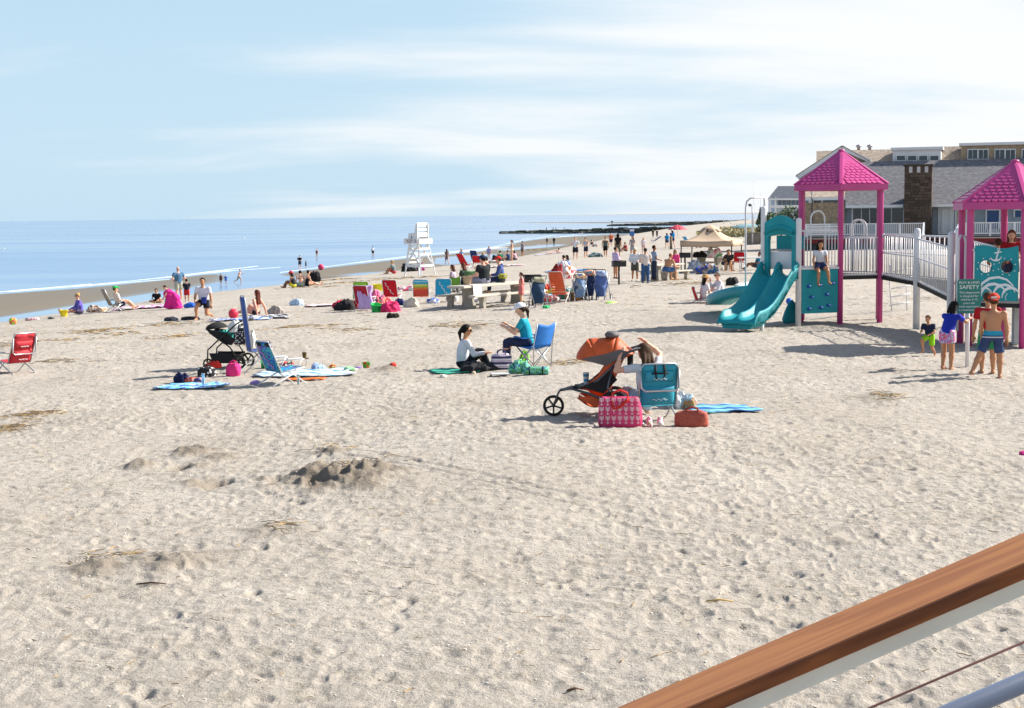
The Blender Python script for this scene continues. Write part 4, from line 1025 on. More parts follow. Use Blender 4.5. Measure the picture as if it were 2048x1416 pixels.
for i, (s_, z) in enumerate(path):
    hs_ = .24 if i < 4 else (.20 if i < 10 else .10 if i < 11 else .03)
    j = max(0, min(len(path)-2, i)); dv = Vector((path[j+1][0]-path[j][0], path[j+1][1]-path[j][1])).normalized()
    for (x, dz_) in cross(hs_):
        if dz_ < 0 and abs(x) > .5: dz_ = -.05
        vs.append(spt(s_-dv.y*dz_*.6, z, x, dz_*max(.6, dv.x)))
for i in range(len(path)-1):
    for j in range(nc-1): fs.append((i*nc+j, i*nc+j+1, (i+1)*nc+j+1, (i+1)*nc+j))
off_v = len(vs); vs += [v-Vector((0, 0, .045)) for v in vs]
fs += [tuple(off_v+i for i in f)[::-1] for f in fs]
for i in range(len(path)-1):
    for j in (0, nc-1): fs.append((i*nc+j, (i+1)*nc+j, off_v+(i+1)*nc+j, off_v+i*nc+j))
for i in (0, len(path)-1):
    for j in range(nc-1): fs.append((i*nc+j, i*nc+j+1, off_v+i*nc+j+1, off_v+i*nc+j))
mb.add(vs, fs, True); slide = pp(mb, 'double_slide', TEAL)
for x in (-.50, 0, .50):
    sc_ = MB(); sc_.tube([spt(-.03, 1.36, x, .02), spt(.02, 1.40, x, .14), spt(.12, 1.40, x, .19), spt(.25, 1.30, x, .20), spt(.40, 1.17, x, .19 if x else .14)], [.03, .055, .06, .045, .03], 10); pp(sc_, 'slide_scroll', TEAL, slide)
mb = MB(); mb.prism([(-.47, 0), (.47, 0), (.38, -.17), (-.38, -.17)], lambda u, v: spt(2.22, .25, u, v), lambda u, v: spt(1.55, .30, u, v)); pp(mb, 'slide_base', TEAL, slide)
for s_ in (1.95, 1.6): 
    mb = MB(); c = spt(s_, 0, .0 if s_ > 1.8 else -.35, 0); mb.tube([at_h(c, -.1), at_h(c, .25)], .05, 8); pp(mb, 'slide_leg', PWHITE, slide)
# single slide curving away behind the towers
mb = MB(); cp2 = []
for i in range(15):
    t_ = i/14; cp2.append((Vector((6.9, 40.6, 0)).lerp(Vector((6.15, 44.6, 0)), t_)+Vector((-.35*math.sin(PI*t_), 0, 0)), 0.62-.44*(3*t_**2-2*t_**3)))
vs = []; prs = [(-.33, -.05), (-.34, .24), (-.29, .26), (-.26, .07), (-.15, .0), (0, -.01), (.15, .0), (.26, .07), (.29, .26), (.34, .24), (.33, -.05)]; nc = len(prs); fs = []
for i, (c, z) in enumerate(cp2):
    d = (cp2[min(i+1, 14)][0]-cp2[max(i-1, 0)][0]).normalized(); n_ = Vector((d.y, -d.x, 0))
    fl = 1.0 if i < 13 else .5
    for (x, dz_) in prs: vs.append(c+n_*x+Vector((0, 0, z+max(dz_, -.05)*(fl if dz_ > 0 else 1)+.05)))
for i in range(14):
    for j in range(nc): fs.append((i*nc+j, i*nc+(j+1) % nc, (i+1)*nc+(j+1) % nc, (i+1)*nc+j))
fs += [tuple(range(nc)), tuple(14*nc+j for j in range(nc))[::-1]]
mb.add(vs, fs, True); s2 = pp(mb, 'single_slide', TEAL)
# teal bouncer scoop at the foot of the tower
mb = MB(); mb.lathe([(.001, .0), (.22, .0), (.26, .1), (.20, .3), (.10, .52), (.001, .62)], 16, (7.34, 39.2, 0), sx=1, sy=.6); pp(mb, 'stepping_pod', TEAL)
# bent pipe climber with rungs on the far side
mb = MB(); ca = at_d(1491, 600, 42.0); cb = at_d(1528, 600, 42.6)
mb.tube([(ca.x, ca.y, -.1), (ca.x, ca.y, 3.05), (ca.x+.03, ca.y, 3.2), (ca.x+.12, ca.y, 3.29), (ca.x+.25, ca.y, 3.31), (cb.x, cb.y, 3.31), (cb.x, cb.y, 2.9)], .026, 8)
clb = pp(mb, 'pipe_climber', PWHITE)
for z in (.5, .85, 1.2): 
    mb = MB(); mb.tube([(ca.x, ca.y, z), (ca.x+.7, ca.y+.3, z)], .02, 6); pp(mb, 'rung', PWHITE, clb)
# spiral rung climber beyond the ramp
mb = MB(); p0 = Vector((11.3, 43.6, 0)); 
for s_ in (-.22, .22): mb.tube([(p0.x+s_, p0.y, -.1), (p0.x+s_*1.1-.05, p0.y, .7), (p0.x+s_-.2, p0.y-.5, 1.35)], .02, 6)
rl_ = pp(mb, 'arched_ladder', PWHITE)
for i in range(5):
    mb = MB(); t_ = i/4; mb.tube([(p0.x-.3, p0.y-.4*t_, .15+.25*i), (p0.x+.3, p0.y-.4*t_, .25+.25*i)], .018, 6); pp(mb, 'rung', PWHITE, rl_)
# anchor panel on the near tower
def pan(t_, z, off=0.0):
    d = (V2[1]-V2[0]).normalized(); n_ = Vector((d.y, -d.x, 0)); return at_h(V2[0].lerp(V2[1], t_)+n_*off, z)
mb = MB(); holes = [(.31, 1.70), (.70, 1.70)]; hrx, hrz = .125, .14
top_ = [(.10+.80*i/14, 2.12+.035*math.sin(2*PI*i/14+.6)) for i in range(15)]
# panel as a height-strip mesh with two round port holes
bm = bmesh.new()
nx_, nz_ = 44, 44
def inh(u, v): return any(((u-a)/hrx)**2+((v-b_)/hrz)**2 < 1 for a, b_ in holes)
gridv = {}
def gp_(i, j):
    if (i, j) not in gridv:
        u = .10+.80*i/nx_; zt = np.interp(u, [p[0] for p in top_], [p[1] for p in top_]); v = .98+(zt-.98)*j/nz_
        for a, b_ in holes:   # pull grid points onto the rim
            q = math.hypot((u-a)/hrx, (v-b_)/hrz)
            if .86 < q < 1.14: u = a+(u-a)/q; v = b_+(v-b_)/q
        gridv[(i, j)] = (u, v)
    return gridv[(i, j)]
vi = {}
def vid(i, j, s_):
    if (i, j, s_) not in vi: u, v = gp_(i, j); vi[(i, j, s_)] = bm.verts.new(pan(u, v, .03 if s_ else -.02))
    return vi[(i, j, s_)]
for i in range(nx_):
    for j in range(nz_):
        q = [(i, j), (i+1, j), (i+1, j+1), (i, j+1)]; cu = sum(gp_(*c)[0] for c in q)/4; cv = sum(gp_(*c)[1] for c in q)/4
        if inh(cu, cv): continue
        bm.faces.new([vid(*c, 1) for c in q]); bm.faces.new([vid(*c, 0) for c in q][::-1])
bed = [e for e in bm.edges if len(e.link_faces) == 1]
inv = {v: k for k, v in vi.items()}
for e in bed:
    a, b_ = e.verts
    if inv[a][2] == 1:
        k0, k1 = inv[a], inv[b_]
        try: bm.faces.new((a, b_, vi[(k1[0], k1[1], 0)], vi[(k0[0], k0[1], 0)]))
        except Exception: pass
bmesh.ops.recalc_face_normals(bm, faces=bm.faces)
pm = bpy.data.meshes.new('anchor_panel'); bm.to_mesh(pm); bm.free(); pm.materials.append(TEAL)
panel = link_mesh('anchor_panel', pm, play, OFF)
for a, b_ in holes:
    mb = MB(); mb.tube([pan(a+hrx*1.02*math.cos(q), b_+hrz*1.02*math.sin(q), .032) for q in np.linspace(0, 2*PI, 25)[:-1]], .012, 6, closed=True); pp(mb, 'porthole_rim', TEAL, panel)
    for q in range(8):
        mb = MB(); c = pan(a+hrx*1.28*math.cos(q*PI/4+.3), b_+hrz*1.28*math.sin(q*PI/4+.3), .033); mb.box(c, (.022, .022, .022)); pp(mb, 'rivet', PWHITE, panel)
def strip(pts, name, w0, parent, m_, off=.036):
    """flat painted stroke on the panel"""
    mb = MB(); vs = []; k = len(pts)
    for i, (u, v) in enumerate(pts):
        a = pts[max(i-1, 0)]; b_ = pts[min(i+1, k-1)]; dx_, dy_ = (b_[0]-a[0]), (b_[1]-a[1]); ln = math.hypot(dx_, dy_)+1e-9
        w_ = w0[i] if isinstance(w0, list) else w0
        vs += [pan(u-dy_/ln*w_/2, v+dx_/ln*w_/2, off), pan(u+dy_/ln*w_/2, v-dx_/ln*w_/2, off)]
    mb.add(vs, [(2*i, 2*i+1, 2*i+3, 2*i+2) for i in range(k-1)]); return pp(mb, name, m_, parent)
PRINT = mat('white_print', '#e6e8ea', 0.5, 0.04)
anc = MB()
strip([(.545, 2.05), (.50, 1.84)], 'anchor_shank', .028, panel, PRINT)
strip([(.47, 1.985), (.60, 2.015)], 'anchor_stock', .024, panel, PRINT, .0364)
strip([(.545+.022*math.cos(q), 2.07+.022*math.sin(q)) for q in np.linspace(0, 2*PI, 13)], 'anchor_ring', .012, panel, PRINT, .0368)
strip([(.40, 1.90), (.415, 1.86), (.45, 1.835), (.50, 1.828), (.55, 1.845), (.59, 1.88), (.60, 1.925)], 'anchor_arms', [.005, .02, .03, .034, .03, .02, .005], panel, PRINT, .0372)
# cresting wave print
def wave(x0, z0, s_, w_):
    pts = [(x0+s_*q[0], z0+s_*q[1]) for q in ((0, -.32), (.03, -.12), (.11, .05), (.25, .16), (.42, .19), (.58, .14), (.70, .02), (.75, -.12))]
    strip(pts, 'wave_print', [w_*.3, w_*.6, w_, w_*1.2, w_*1.1, w_*.9, w_*.5, .004], panel, PRINT, .0355+.0004*s_)
wave(.15, 1.30, .95, .045); wave(.22, 1.22, .62, .055); wave(.45, 1.22, .55, .05); wave(.62, 1.18, .42, .05); wave(.14, 1.17, .40, .035)
for x in (.2, .36, .52, .7): strip([(x, 1.0), (x-.02, 1.06), (x+.02, 1.14)], 'reed_print', .012, panel, PRINT, .0362)
for u, z in ((.03, 2.05), (.97, 2.05), (.97, 1.05), (.03, 1.05)):
    mb = MB(); mb.tube([pan(u-.03, z), pan(u+.06, z)], .03, 8); pp(mb, 'panel_clamp', PWHITE, panel)
# white handle loop and grey stair post under the near tower
mb = MB(); q = V2[0]+Vector((-.16, .3, 0)); mb.tube([at_h(q, .3), at_h(q, 2.25), at_h(q, 2.36)+Vector((.05, 0, 0)), at_h(q, 2.36)+Vector((.12, .0, 0)), at_h(q, 2.2)+Vector((.16, 0, 0)), at_h(q, .9)+Vector((.16, 0, 0))], .03, 8); pp(mb, 'handle_loop', PWHITE)
mb = MB(); c = C2+Vector((.05, -.2, 0)); mb.box((c.x, c.y, .42), (.2, .16, 1.0)); pp(mb, 'support_leg', mat('grey_white_paint', '#b9bdbf', .6, .08))
mb = MB(); c2_ = C2+Vector((.55, .2, 0)); mb.lathe([(.28, .05), (.30, .5), (.26, .85)], 16, c2_); pp(mb, 'tube_slide_end', TEAL)

# safety sign
sp_ = at(1934, 737); pxm = ppm(sp_.y)
sg = thing('safety_sign', 'teal playground safety sign with white lettering on a white post', 'sign', (sp_.x, sp_.y, sp_.z))
mb = MB(); mb.lathe([(.037, -.2), (.037, 1.62)], 12); mb.build('post', PWHITE, sg)
bw, bh, bz = .43, .625, 1.33
mb = MB(); rp = []
for (cx_, cz_, a0) in ((bw/2-.05, bh/2-.05, 0), (-bw/2+.05, bh/2-.05, 90), (-bw/2+.015, -bh/2+.015, 180), (bw/2-.015, -bh/2+.015, 270)):
    rad = .05 if a0 < 180 else .015
    rp += [(cx_+rad*math.cos(math.radians(a0+15*i)), cz_+rad*math.sin(math.radians(a0+15*i))) for i in range(7)]
mb.prism(rp, lambda u, v: (u, -.062, bz+v), lambda u, v: (u, -.042, bz+v)); bd = mb.build('sign_board', mat('teal_sign', '#15766f', .5, .05), sg)
for i, (tx, sz, dz_, sx_) in enumerate((('PLAY & LAND', .058, .25, 1.05), ('SAFETY', .098, .165, 1.12), ('This playground', .051, .068, 1.12), ('is designed for', .051, .004, 1.12), ('children 5-12', .051, -.060, 1.12), ('years old.', .051, -.124, 1.12), ('Adult supervision', .049, -.188, 1.08), ('is recommended.', .049, -.250, 1.1))):
    text_mesh('lettering', tx, sz, PRINT, bd, (0, -.064, bz+dz_), (PI/2, 0, 0), ext=.001, sx=sx_)
# ---------------------------------------------------------------- beach house, deck, far house
def BT(px, py, D): return at_d(px, py, D)
GREYSH = bpy.data.materials.new('grey_asphalt_shingle')
WOODSH = bpy.data.materials.new('cedar_shingle')
def course_mat(mm, cols, brick_w, row_h, rough=0.9, mortar=(0.10, 0.10, 0.11), msize=.006, var=1.0):
    mm.use_nodes = True; t = mm.node_tree; b = t.nodes['Principled BSDF']; b.inputs['Roughness'].default_value = rough
    tcn = t.nodes.new('ShaderNodeTexCoord'); mp_ = t.nodes.new('ShaderNodeMapping'); t.links.new(tcn.outputs['UV'], mp_.inputs[0])
    br = t.nodes.new('ShaderNodeTexBrick'); br.inputs['Scale'].default_value = 1.0; br.inputs['Brick Width'].default_value = brick_w; br.inputs['Row Height'].default_value = row_h
    br.inputs['Mortar Size'].default_value = msize; br.inputs['Mortar Smooth'].default_value = .6; br.inputs['Bias'].default_value = 0
    br.inputs['Color1'].default_value = (*cols[0], 1); br.inputs['Color2'].default_value = (*cols[1], 1); br.inputs['Mortar'].default_value = (*mortar, 1)
    t.links.new(mp_.outputs[0], br.inputs['Vector'])
    n = t.nodes.new('ShaderNodeTexNoise'); n.inputs['Scale'].default_value = 3.5; n.inputs['Detail'].default_value = 5; t.links.new(mp_.outputs[0], n.inputs['Vector'])
    mr = t.nodes.new('ShaderNodeMapRange'); t.links.new(n.outputs[0], mr.inputs[0]); mr.inputs[1].default_value = .3; mr.inputs[2].default_value = .7; mr.inputs[3].default_value = 1-.3*var; mr.inputs[4].default_value = 1+.3*var
    mx = t.nodes.new('ShaderNodeMix'); mx.data_type = 'RGBA'; mx.blend_type = 'MULTIPLY'; mx.inputs['Factor'].default_value = 1
    t.links.new(br.outputs['Color'], mx.inputs['A']); t.links.new(mr.outputs[0], mx.inputs['B']); t.links.new(mx.outputs['Result'], b.inputs['Base Color'])
    bp_ = t.nodes.new('ShaderNodeBump'); bp_.inputs['Distance'].default_value = .02; bp_.inputs['Strength'].default_value = .6; t.links.new(br.outputs['Fac'], bp_.inputs['Height']); bp_.invert = True; t.links.new(bp_.outputs[0], b.inputs['Normal'])
course_mat(GREYSH, ((.135, .135, .15), (.185, .185, .20)), .33, .14)
course_mat(WOODSH, ((.34, .255, .165), (.44, .34, .23)), .18, .12, mortar=(.12, .08, .05))
WROOF = bpy.data.materials.new('weathered_cedar_roof'); course_mat(WROOF, ((.36, .29, .23), (.46, .38, .30)), .2, .14, mortar=(.15, .12, .1))
DROOF = bpy.data.materials.new('dark_slate_roof'); course_mat(DROOF, ((.05, .065, .09), (.075, .09, .115)), .3, .2, mortar=(.03, .035, .04))
CEDAR = mat('plain_cedar', '#a3917a', .9, .25, 5, bump=.3, bscale=20)
BWHITE = mat('white_trim', '#dadcdf', .6, .05, 2)
BGREYB = mat('grey_blue_siding', '#8e9aa6', .7, .08, 3)
GLASS = mat('dark_window_glass', '#1d2730', .08, .25, .6, spec=.8)
REDP = mat('dark_red_paint', '#7c1f24', .7, .15, 4)
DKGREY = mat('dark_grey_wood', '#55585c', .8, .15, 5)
BLUED = mat('blue_door_paint', '#24497f', .5, .06)
def quad(name, pts, m_, parent, uv=None, thick=None):
    """flat slab from 4 points (a,b along the eave, c,d along the ridge) with metric uv"""
    P = [Vector(p) for p in pts]; n_ = (P[1]-P[0]).cross(P[3]-P[0]).normalized()
    th_ = thick or .08
    Q = [p-n_*th_ for p in P]
    me = bpy.data.meshes.new(name); me.from_pydata([tuple(p) for p in P+Q], [], [(0, 1, 2, 3), (7, 6, 5, 4), (0, 4, 5, 1), (1, 5, 6, 2), (2, 6, 7, 3), (3, 7, 4, 0)])
    ul = me.uv_layers.new(name='UVMap'); ex = (P[1]-P[0]).normalized(); ey = n_.cross(ex)
    for lp in me.loops:
        d = Vector(me.vertices[lp.vertex_index].co)-P[0]; ul.data[lp.index].uv = (d.dot(ex)+5, d.dot(ey)+5+d.dot(n_))
    me.materials.append(m_); return link_mesh(name, me, parent, -Vector(parent.location) if parent.parent is None else (0, 0, 0))
# main frame: facade plane runs from the left end to beyond the frame on the right, slightly turned
bx0 = BT(1585, 480, 120.0); bx1 = BT(2200, 480, 113.0)
DIRF = Vector((bx1.x-bx0.x, bx1.y-bx0.y, 0)); FL = DIRF.length; DIRF.normalize(); BACK = Vector((-DIRF.y, DIRF.x, 0))
def F(px, py, back=0.0):
    """point of the facade plane (moved back) seen at this pixel"""
    d = ray(px, py); o = Vector((bx0.x, bx0.y, 0))+BACK*back
    # intersect ray (0,0)->(d.x,d.y) with line o + s*DIRF
    den = d.x*DIRF.y-d.y*DIRF.x; t_ = (o.x*DIRF.y-o.y*DIRF.x)/den
    return Vector((d.x*t_, t_, CAMZ+d.z*t_))
def FZ(px, z, back=0.0):
    p = F(px, 430, back); return Vector((p.x, p.y, z))
house = thing('beach_house', 'large beach house with long grey shingle roof, stone chimney and white railed deck', 'building', (bx0.x+15, bx0.y, 0))
def hb(mb, name, m_, parent=None):
    o = mb.build(name, m_, parent or house)
    if parent is None: o.location = -Vector(house.location)
    return o
def wallbox(name, px0, px1, z0, z1, m_, back0=0.0, back1=.3, parent=None):
    mb = MB(); a, b_ = FZ(px0, 0, back0), FZ(px1, 0, back0); th_ = BACK*(back1-back0)
    pts = [at_h(a, z0), at_h(b_, z0), at_h(b_+th_, z0), at_h(a+th_, z0), at_h(a, z1), at_h(b_, z1), at_h(b_+th_, z1), at_h(a+th_, z1)]
    mb.add(pts, [(3, 2, 1, 0), (4, 5, 6, 7), (0, 1, 5, 4), (1, 2, 6, 5), (2, 3, 7, 6), (3, 0, 4, 7)])
    return hb(mb, name, m_, parent)
def zat(px, py, back=0.0): return F(px, py, back).z
ze = zat(1800, 409, -.8); zr = zat(1800, 322, 5.5)
# walls
quad('shingled_wall', [FZ(1606, .9, .05), FZ(1690, .9, .05), FZ(1690, 3.6, .05), FZ(1606, 3.6, .05)], WOODSH, house, thick=-.3)
wallbox('siding_wall', 1690, 2200, .9, ze+.1, BGREYB, .3, .6)
wallbox('back_wall', 1640, 2200, .9, zr-.5, BGREYB, 9, 9.3)
# long grey roof, split round the chimney
quad('main_roof', [FZ(1691, ze, -.8), FZ(2200, ze, -.8), FZ(2200, zr, 5.5), FZ(1691, zr, 5.5)], GREYSH, house)
quad('rear_roof', [FZ(1691, zr, 5.52), FZ(2200, zr, 5.52), FZ(2200, ze, 12), FZ(1691, ze, 12)], GREYSH, house)
wallbox('eave_fascia', 1691, 1806, ze-.22, ze-.01, BWHITE, -.83, -.75); wallbox('eave_fascia', 1862, 2200, ze-.22, ze-.01, BWHITE, -.83, -.75)
# left wing lower roof and gable
zl0 = zat(1640, 394, -.5); zl1 = zat(1640, 376, 1.5)
quad('wing_roof', [FZ(1598, zl0, -.5), FZ(1690, zl0, -.5), FZ(1690, zl1+.4, 2.5), FZ(1598, zl1+.4, 2.5)], WROOF, house)
wallbox('wing_fascia', 1598, 1690, zl0-.25, zl0-.02, BWHITE, -.55, -.47)
# upper storey: cedar roof and gable behind, long white dormers
zb0 = zat(1700, 330, 6.5)
gz0, gz1 = zat(1600, 352, 6), zat(1682, 298, 6)
gp = [FZ(1598, gz0-1.5, 6), FZ(1750, gz0-1.5, 6), FZ(1750, gz0+.7, 6), FZ(1682, gz1, 6), FZ(1598, gz0, 6)]
mb = MB(); mb.add(gp+[p+BACK*.3 for p in gp], [(0, 1, 2, 3, 4), (9, 8, 7, 6, 5)]+[(i, 5+i, 5+(i+1) % 5, (i+1) % 5) for i in range(5)]); hb(mb, 'gable_wall', CEDAR)
mb = MB(); mb.bar(FZ(1594, gz0-.12, 5.8), FZ(1683, gz1+.05, 5.8), .18, .36); hb(mb, 'barge_board', BWHITE); mb = MB(); mb.bar(FZ(1683, gz1+.05, 5.8), FZ(1740, gz0+1.1, 5.8), .18, .30); hb(mb, 'barge_board', BWHITE)
quad('gable_roof', [FZ(1683, gz1+.22, 5.7), FZ(1592, gz0-.0, 5.7), FZ(1592, gz0, 11), FZ(1683, gz1+.22, 11)], WROOF, house)
quad('gable_roof', [FZ(1748, gz0+.8, 5.7), FZ(1683, gz1+.22, 5.7), FZ(1683, gz1+.22, 11), FZ(1748, gz0+.8, 11)], WROOF, house)
zt0, zt1 = zat(1720, 332, 7), zat(1720, 300, 9.5)
quad('cedar_roof', [FZ(1632, zt0, 7), FZ(1790, zt0, 7), FZ(1790, zt1, 9.5), FZ(1632, zt1, 9.5)], WROOF, house)
quad('cedar_roof', [FZ(1878, zt0, 7.2), FZ(1925, zt0, 7.2), FZ(1925, zt1+.1, 9.2), FZ(1878, zt1+.1, 9.2)], WROOF, house)
for k, (px0, px1, yt, nwin, wtop, wbot, inset) in enumerate(((1784, 1880, 301, 4, 312, 321, 6), (1920, 2210, 292, 6, 300, 318, 10))):
    zt = zat(px0, yt, 6.3); zb = zat(px0, 326, 6.3)
    wallbox('dormer_wall', px0, px1, zb-.8, zt, BWHITE if k == 0 else CEDAR, 6.3, 8.5)
    wallbox('dormer_roof', px0-4, px1+4, zt, zt+.22, BWHITE, 6.0, 9.0)
    for i in range(nwin):
        if k == 0: a = px0+8+i*22.2; b_ = a+17
        else: a = px0+14+(i//2)*54+(i % 2)*21; b_ = a+19
        za_, zb_ = zat(a, wbot, 6.3), zat(a, wtop, 6.3)
        wf = wallbox('window', a, b_, za_, zb_, GLASS, 6.25, 6.32)
        def fr(px0_, px1_, z0_, z1_):
            mb = MB(); p, q = FZ(px0_, 0, 6.18), FZ(px1_, 0, 6.18); e_ = BACK*.06
            mb.add([at_h(p, z0_), at_h(q, z0_), at_h(q+e_, z0_), at_h(p+e_, z0_), at_h(p, z1_), at_h(q, z1_), at_h(q+e_, z1_), at_h(p+e_, z1_)], [(3, 2, 1, 0), (4, 5, 6, 7), (0, 1, 5, 4), (1, 2, 6, 5), (2, 3, 7, 6), (3, 0, 4, 7)]); hb(mb, 'window_frame', BWHITE, wf)
        fr(a-1.2, a+.4, za_, zb_); fr(b_-.4, b_+1.2, za_, zb_); fr(a-1.2, b_+1.2, zb_, zb_+.08); fr(a-1.2, b_+1.2, za_-.08, za_)
        if k: fr((a+b_)/2-.4, (a+b_)/2+.4, za_, zb_)
for px_ in (1716, 1738):
    z_ = zat(px_, 303, 10); mb = MB(); c = FZ(px_, 0, 10); mb.lathe([(.14, z_-.6), (.14, z_+.35), (.24, z_+.37), (.24, z_+.5), (.02, z_+.6)], 10, (c.x, c.y, 0)); hb(mb, 'roof_vent', mat('galvanised_metal', '#a9adb0', .4, .1, metal=.6))
# stone chimney of individual courses
CH = mat('brown_chimney_stone', '#54473d', .9, .25, 2.5, bump=.5, bscale=8)
CHL = [mat('chimney_stone_%d' % i, c, .9, .2, 3, bump=.4, bscale=10) for i, c in enumerate(('#463a33', '#4f4239', '#54473e', '#43382f', '#5a4c42'))]
c0, c1 = FZ(1808, 0, -1.5), FZ(1863, 0, -1.5); zc1 = zat(1835, 345, -1.5); depth = BACK*1.6; wd_ = (c1-c0).length
mb = MB(); mb.add([at_h(p, z) for z in (0, zc1) for p in (c0, c1, c1+depth, c0+depth)], [(3, 2, 1, 0), (4, 5, 6, 7), (0, 1, 5, 4), (1, 2, 6, 5), (2, 3, 7, 6), (3, 0, 4, 7)])
chim = hb(mb, 'chimney', CH)
z_ = .15; rowi = 0; smesh = {}
while z_ < zc1-.2:
    hgt = .22; x_ = -.0
    while x_ < wd_-.05:
        ln = random.choice((.28, .38, .5)); ln = min(ln, wd_-x_)
        key = (ln if ln in (.28, .38, .5) else round(ln, 1), random.randrange(5))
        if key not in smesh:
            sb = MB(); sb.box((key[0]/2, 0, hgt/2), (key[0]-.02, .10, hgt-.02), bev=.012); smesh[key] = sb.mesh('stone', CHL[key[1]])
        p = c0+DIRF*x_-BACK*(.0+random.uniform(0, .03)); o = link_mesh('stone', smesh[key], chim, (p.x, p.y, z_), (0, 0, math.atan2(DIRF.y, DIRF.x)))
        x_ += ln
    z_ += hgt; rowi += 1
for i in range(4):
    a = c0.lerp(c1, i/3*.86+.0); mb = MB(); mb.box((a.x+DIRF.x*.15+BACK.x*.3, a.y+DIRF.y*.15+BACK.y*.3, zc1+.25), (.3, .6, .5), math.atan2(DIRF.y, DIRF.x)); hb(mb, 'chimney_pier', CHL[0], chim)
mb = MB(); a, b_ = c0-DIRF*.1, c1+DIRF*.1
mb.add([at_h(p, z) for z in (zc1+.5, zc1+.62) for p in (a-BACK*.1, b_-BACK*.1, b_+depth, a+depth)], [(3, 2, 1, 0), (4, 5, 6, 7), (0, 1, 5, 4), (1, 2, 6, 5), (2, 3, 7, 6), (3, 0, 4, 7)]); hb(mb, 'chimney_cap', CHL[3], chim)
# ground-floor openings
def opening(px0, px1, py0, py1, m_, name, frame=BWHITE, muntin=0, back=.25):
    z0_, z1_ = zat(px0, py1, back), zat(px0, py0, back)
    w_ = wallbox(name, px0, px1, z0_, z1_, m_, back, back+.04)
    def fr(a, b_, lo, hi):
        mb = MB(); p, q = FZ(a, 0, back-.08), FZ(b_, 0, back-.08); e_ = BACK*.07
        mb.add([at_h(v, z) for z in (lo, hi) for v in (p, q, q+e_, p+e_)], [(3, 2, 1, 0), (4, 5, 6, 7), (0, 1, 5, 4), (1, 2, 6, 5), (2, 3, 7, 6), (3, 0, 4, 7)]); hb(mb, 'frame', frame, w_)
    fr(px0-3, px0, z0_, z1_+.1); fr(px1, px1+3, z0_, z1_+.1); fr(px0, px1, z1_, z1_+.1)
    for i in range(muntin):
        c = px0+(px1-px0)*(i+1)/(muntin+1); fr(c-.7, c+.7, z0_, z1_)
    return w_
opening(1627, 1642, 401, 426, GLASS, 'window', muntin=0, back=-.01)
opening(1706, 1756, 417, 446, GLASS, 'window', muntin=2); opening(1760, 1806, 417, 446, GLASS, 'window', muntin=1)
dr = opening(1886, 1899, 420, 464, mat('door_reflection_glass', '#5d6b80', .1, .2), 'door_glass')
wallbox('door', 1876, 1908, 1.02, zat(1880, 414, .24), BWHITE, .24, .30); 
opening(1913, 1932, 421, 460, mat('pale_blind', '#b7ad98', .8, .2, 3), 'window')
opening(1974, 1998, 421, 458, BLUED, 'blue_door'); opening(2030, 2060, 421, 434, BLUED, 'window')
mb = MB(); c = FZ(1624, 0, -.6); mb.tube([at_h(c, .3), at_h(c, zat(1624, 380, -.6))], .05, 6); hb(mb, 'downpipe', mat('dark_pipe', '#3b4046', .5, .1))
# deck with red skirt, railing with pickets
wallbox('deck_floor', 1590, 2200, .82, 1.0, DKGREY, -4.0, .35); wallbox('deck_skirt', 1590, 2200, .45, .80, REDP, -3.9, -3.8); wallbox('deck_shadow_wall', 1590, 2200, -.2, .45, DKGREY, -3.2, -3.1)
pk = MB(); pk.box((0, 0, .36), (.05, .05, .72)); pkm = pk.mesh('picket', BWHITE)
def deck_rail(px0, px1, back=-3.95):
    a, b_ = FZ(px0, 0, back), FZ(px1, 0, back); ln = (b_-a).length; d = (b_-a).normalized(); an = math.atan2(d.y, d.x)
    mb = MB(); mb.bar(at_h(a, 1.93), at_h(b_, 1.93), .12, .07); mb.bar(at_h(a, 1.14), at_h(b_, 1.14), .06, .07); r_ = hb(mb, 'deck_railing', BWHITE)
    np_ = max(2, int(round(ln/1.9))+1)
    for i in range(np_):
        mb = MB(); p = a.lerp(b_, i/(np_-1)); mb.box((p.x, p.y, 1.45), (.13, .13, 1.0), an); hb(mb, 'railing_post', BWHITE, r_)
    n_ = int(ln/.145)
    for i in range(n_):
        p = a.lerp(b_, (i+.5)/n_); link_mesh('picket', pkm, r_, (p.x, p.y, 1.17), (0, 0, an))
deck_rail(1612, 1848); deck_rail(1932, 2080)
# stair rails and benches on the deck
for px_ in (1848, 1920):
    mb = MB(); a = FZ(px_, 1.95, -3.95); b_ = FZ(px_-14 if px_ > 1900 else px_-2, .95, -6.0); mb.bar(a, b_, .12, .10); mb.bar(a-Vector((0, 0, .75)), b_-Vector((0, 0, .75)), .1, .08); mb.bar(b_-Vector((0, 0, 1.0)), b_+Vector((0, 0, .1)), .12); hb(mb, 'stair_rail', BWHITE)
for k in range(5):
    mb = MB(); a, b_ = FZ(1852, .80-.16*k, -4.15-.3*k), FZ(1905, .80-.16*k, -4.15-.3*k); mb.bar(a, b_, .32, .05); hb(mb, 'stair_tread', DKGREY)
mb = MB()
for z_ in (1.15, 1.35, 1.55, 1.75): mb.bar(FZ(1612, z_, -4.2), FZ(1690, z_, -4.2), .04, .13)
hb(mb, 'slat_screen', BWHITE)

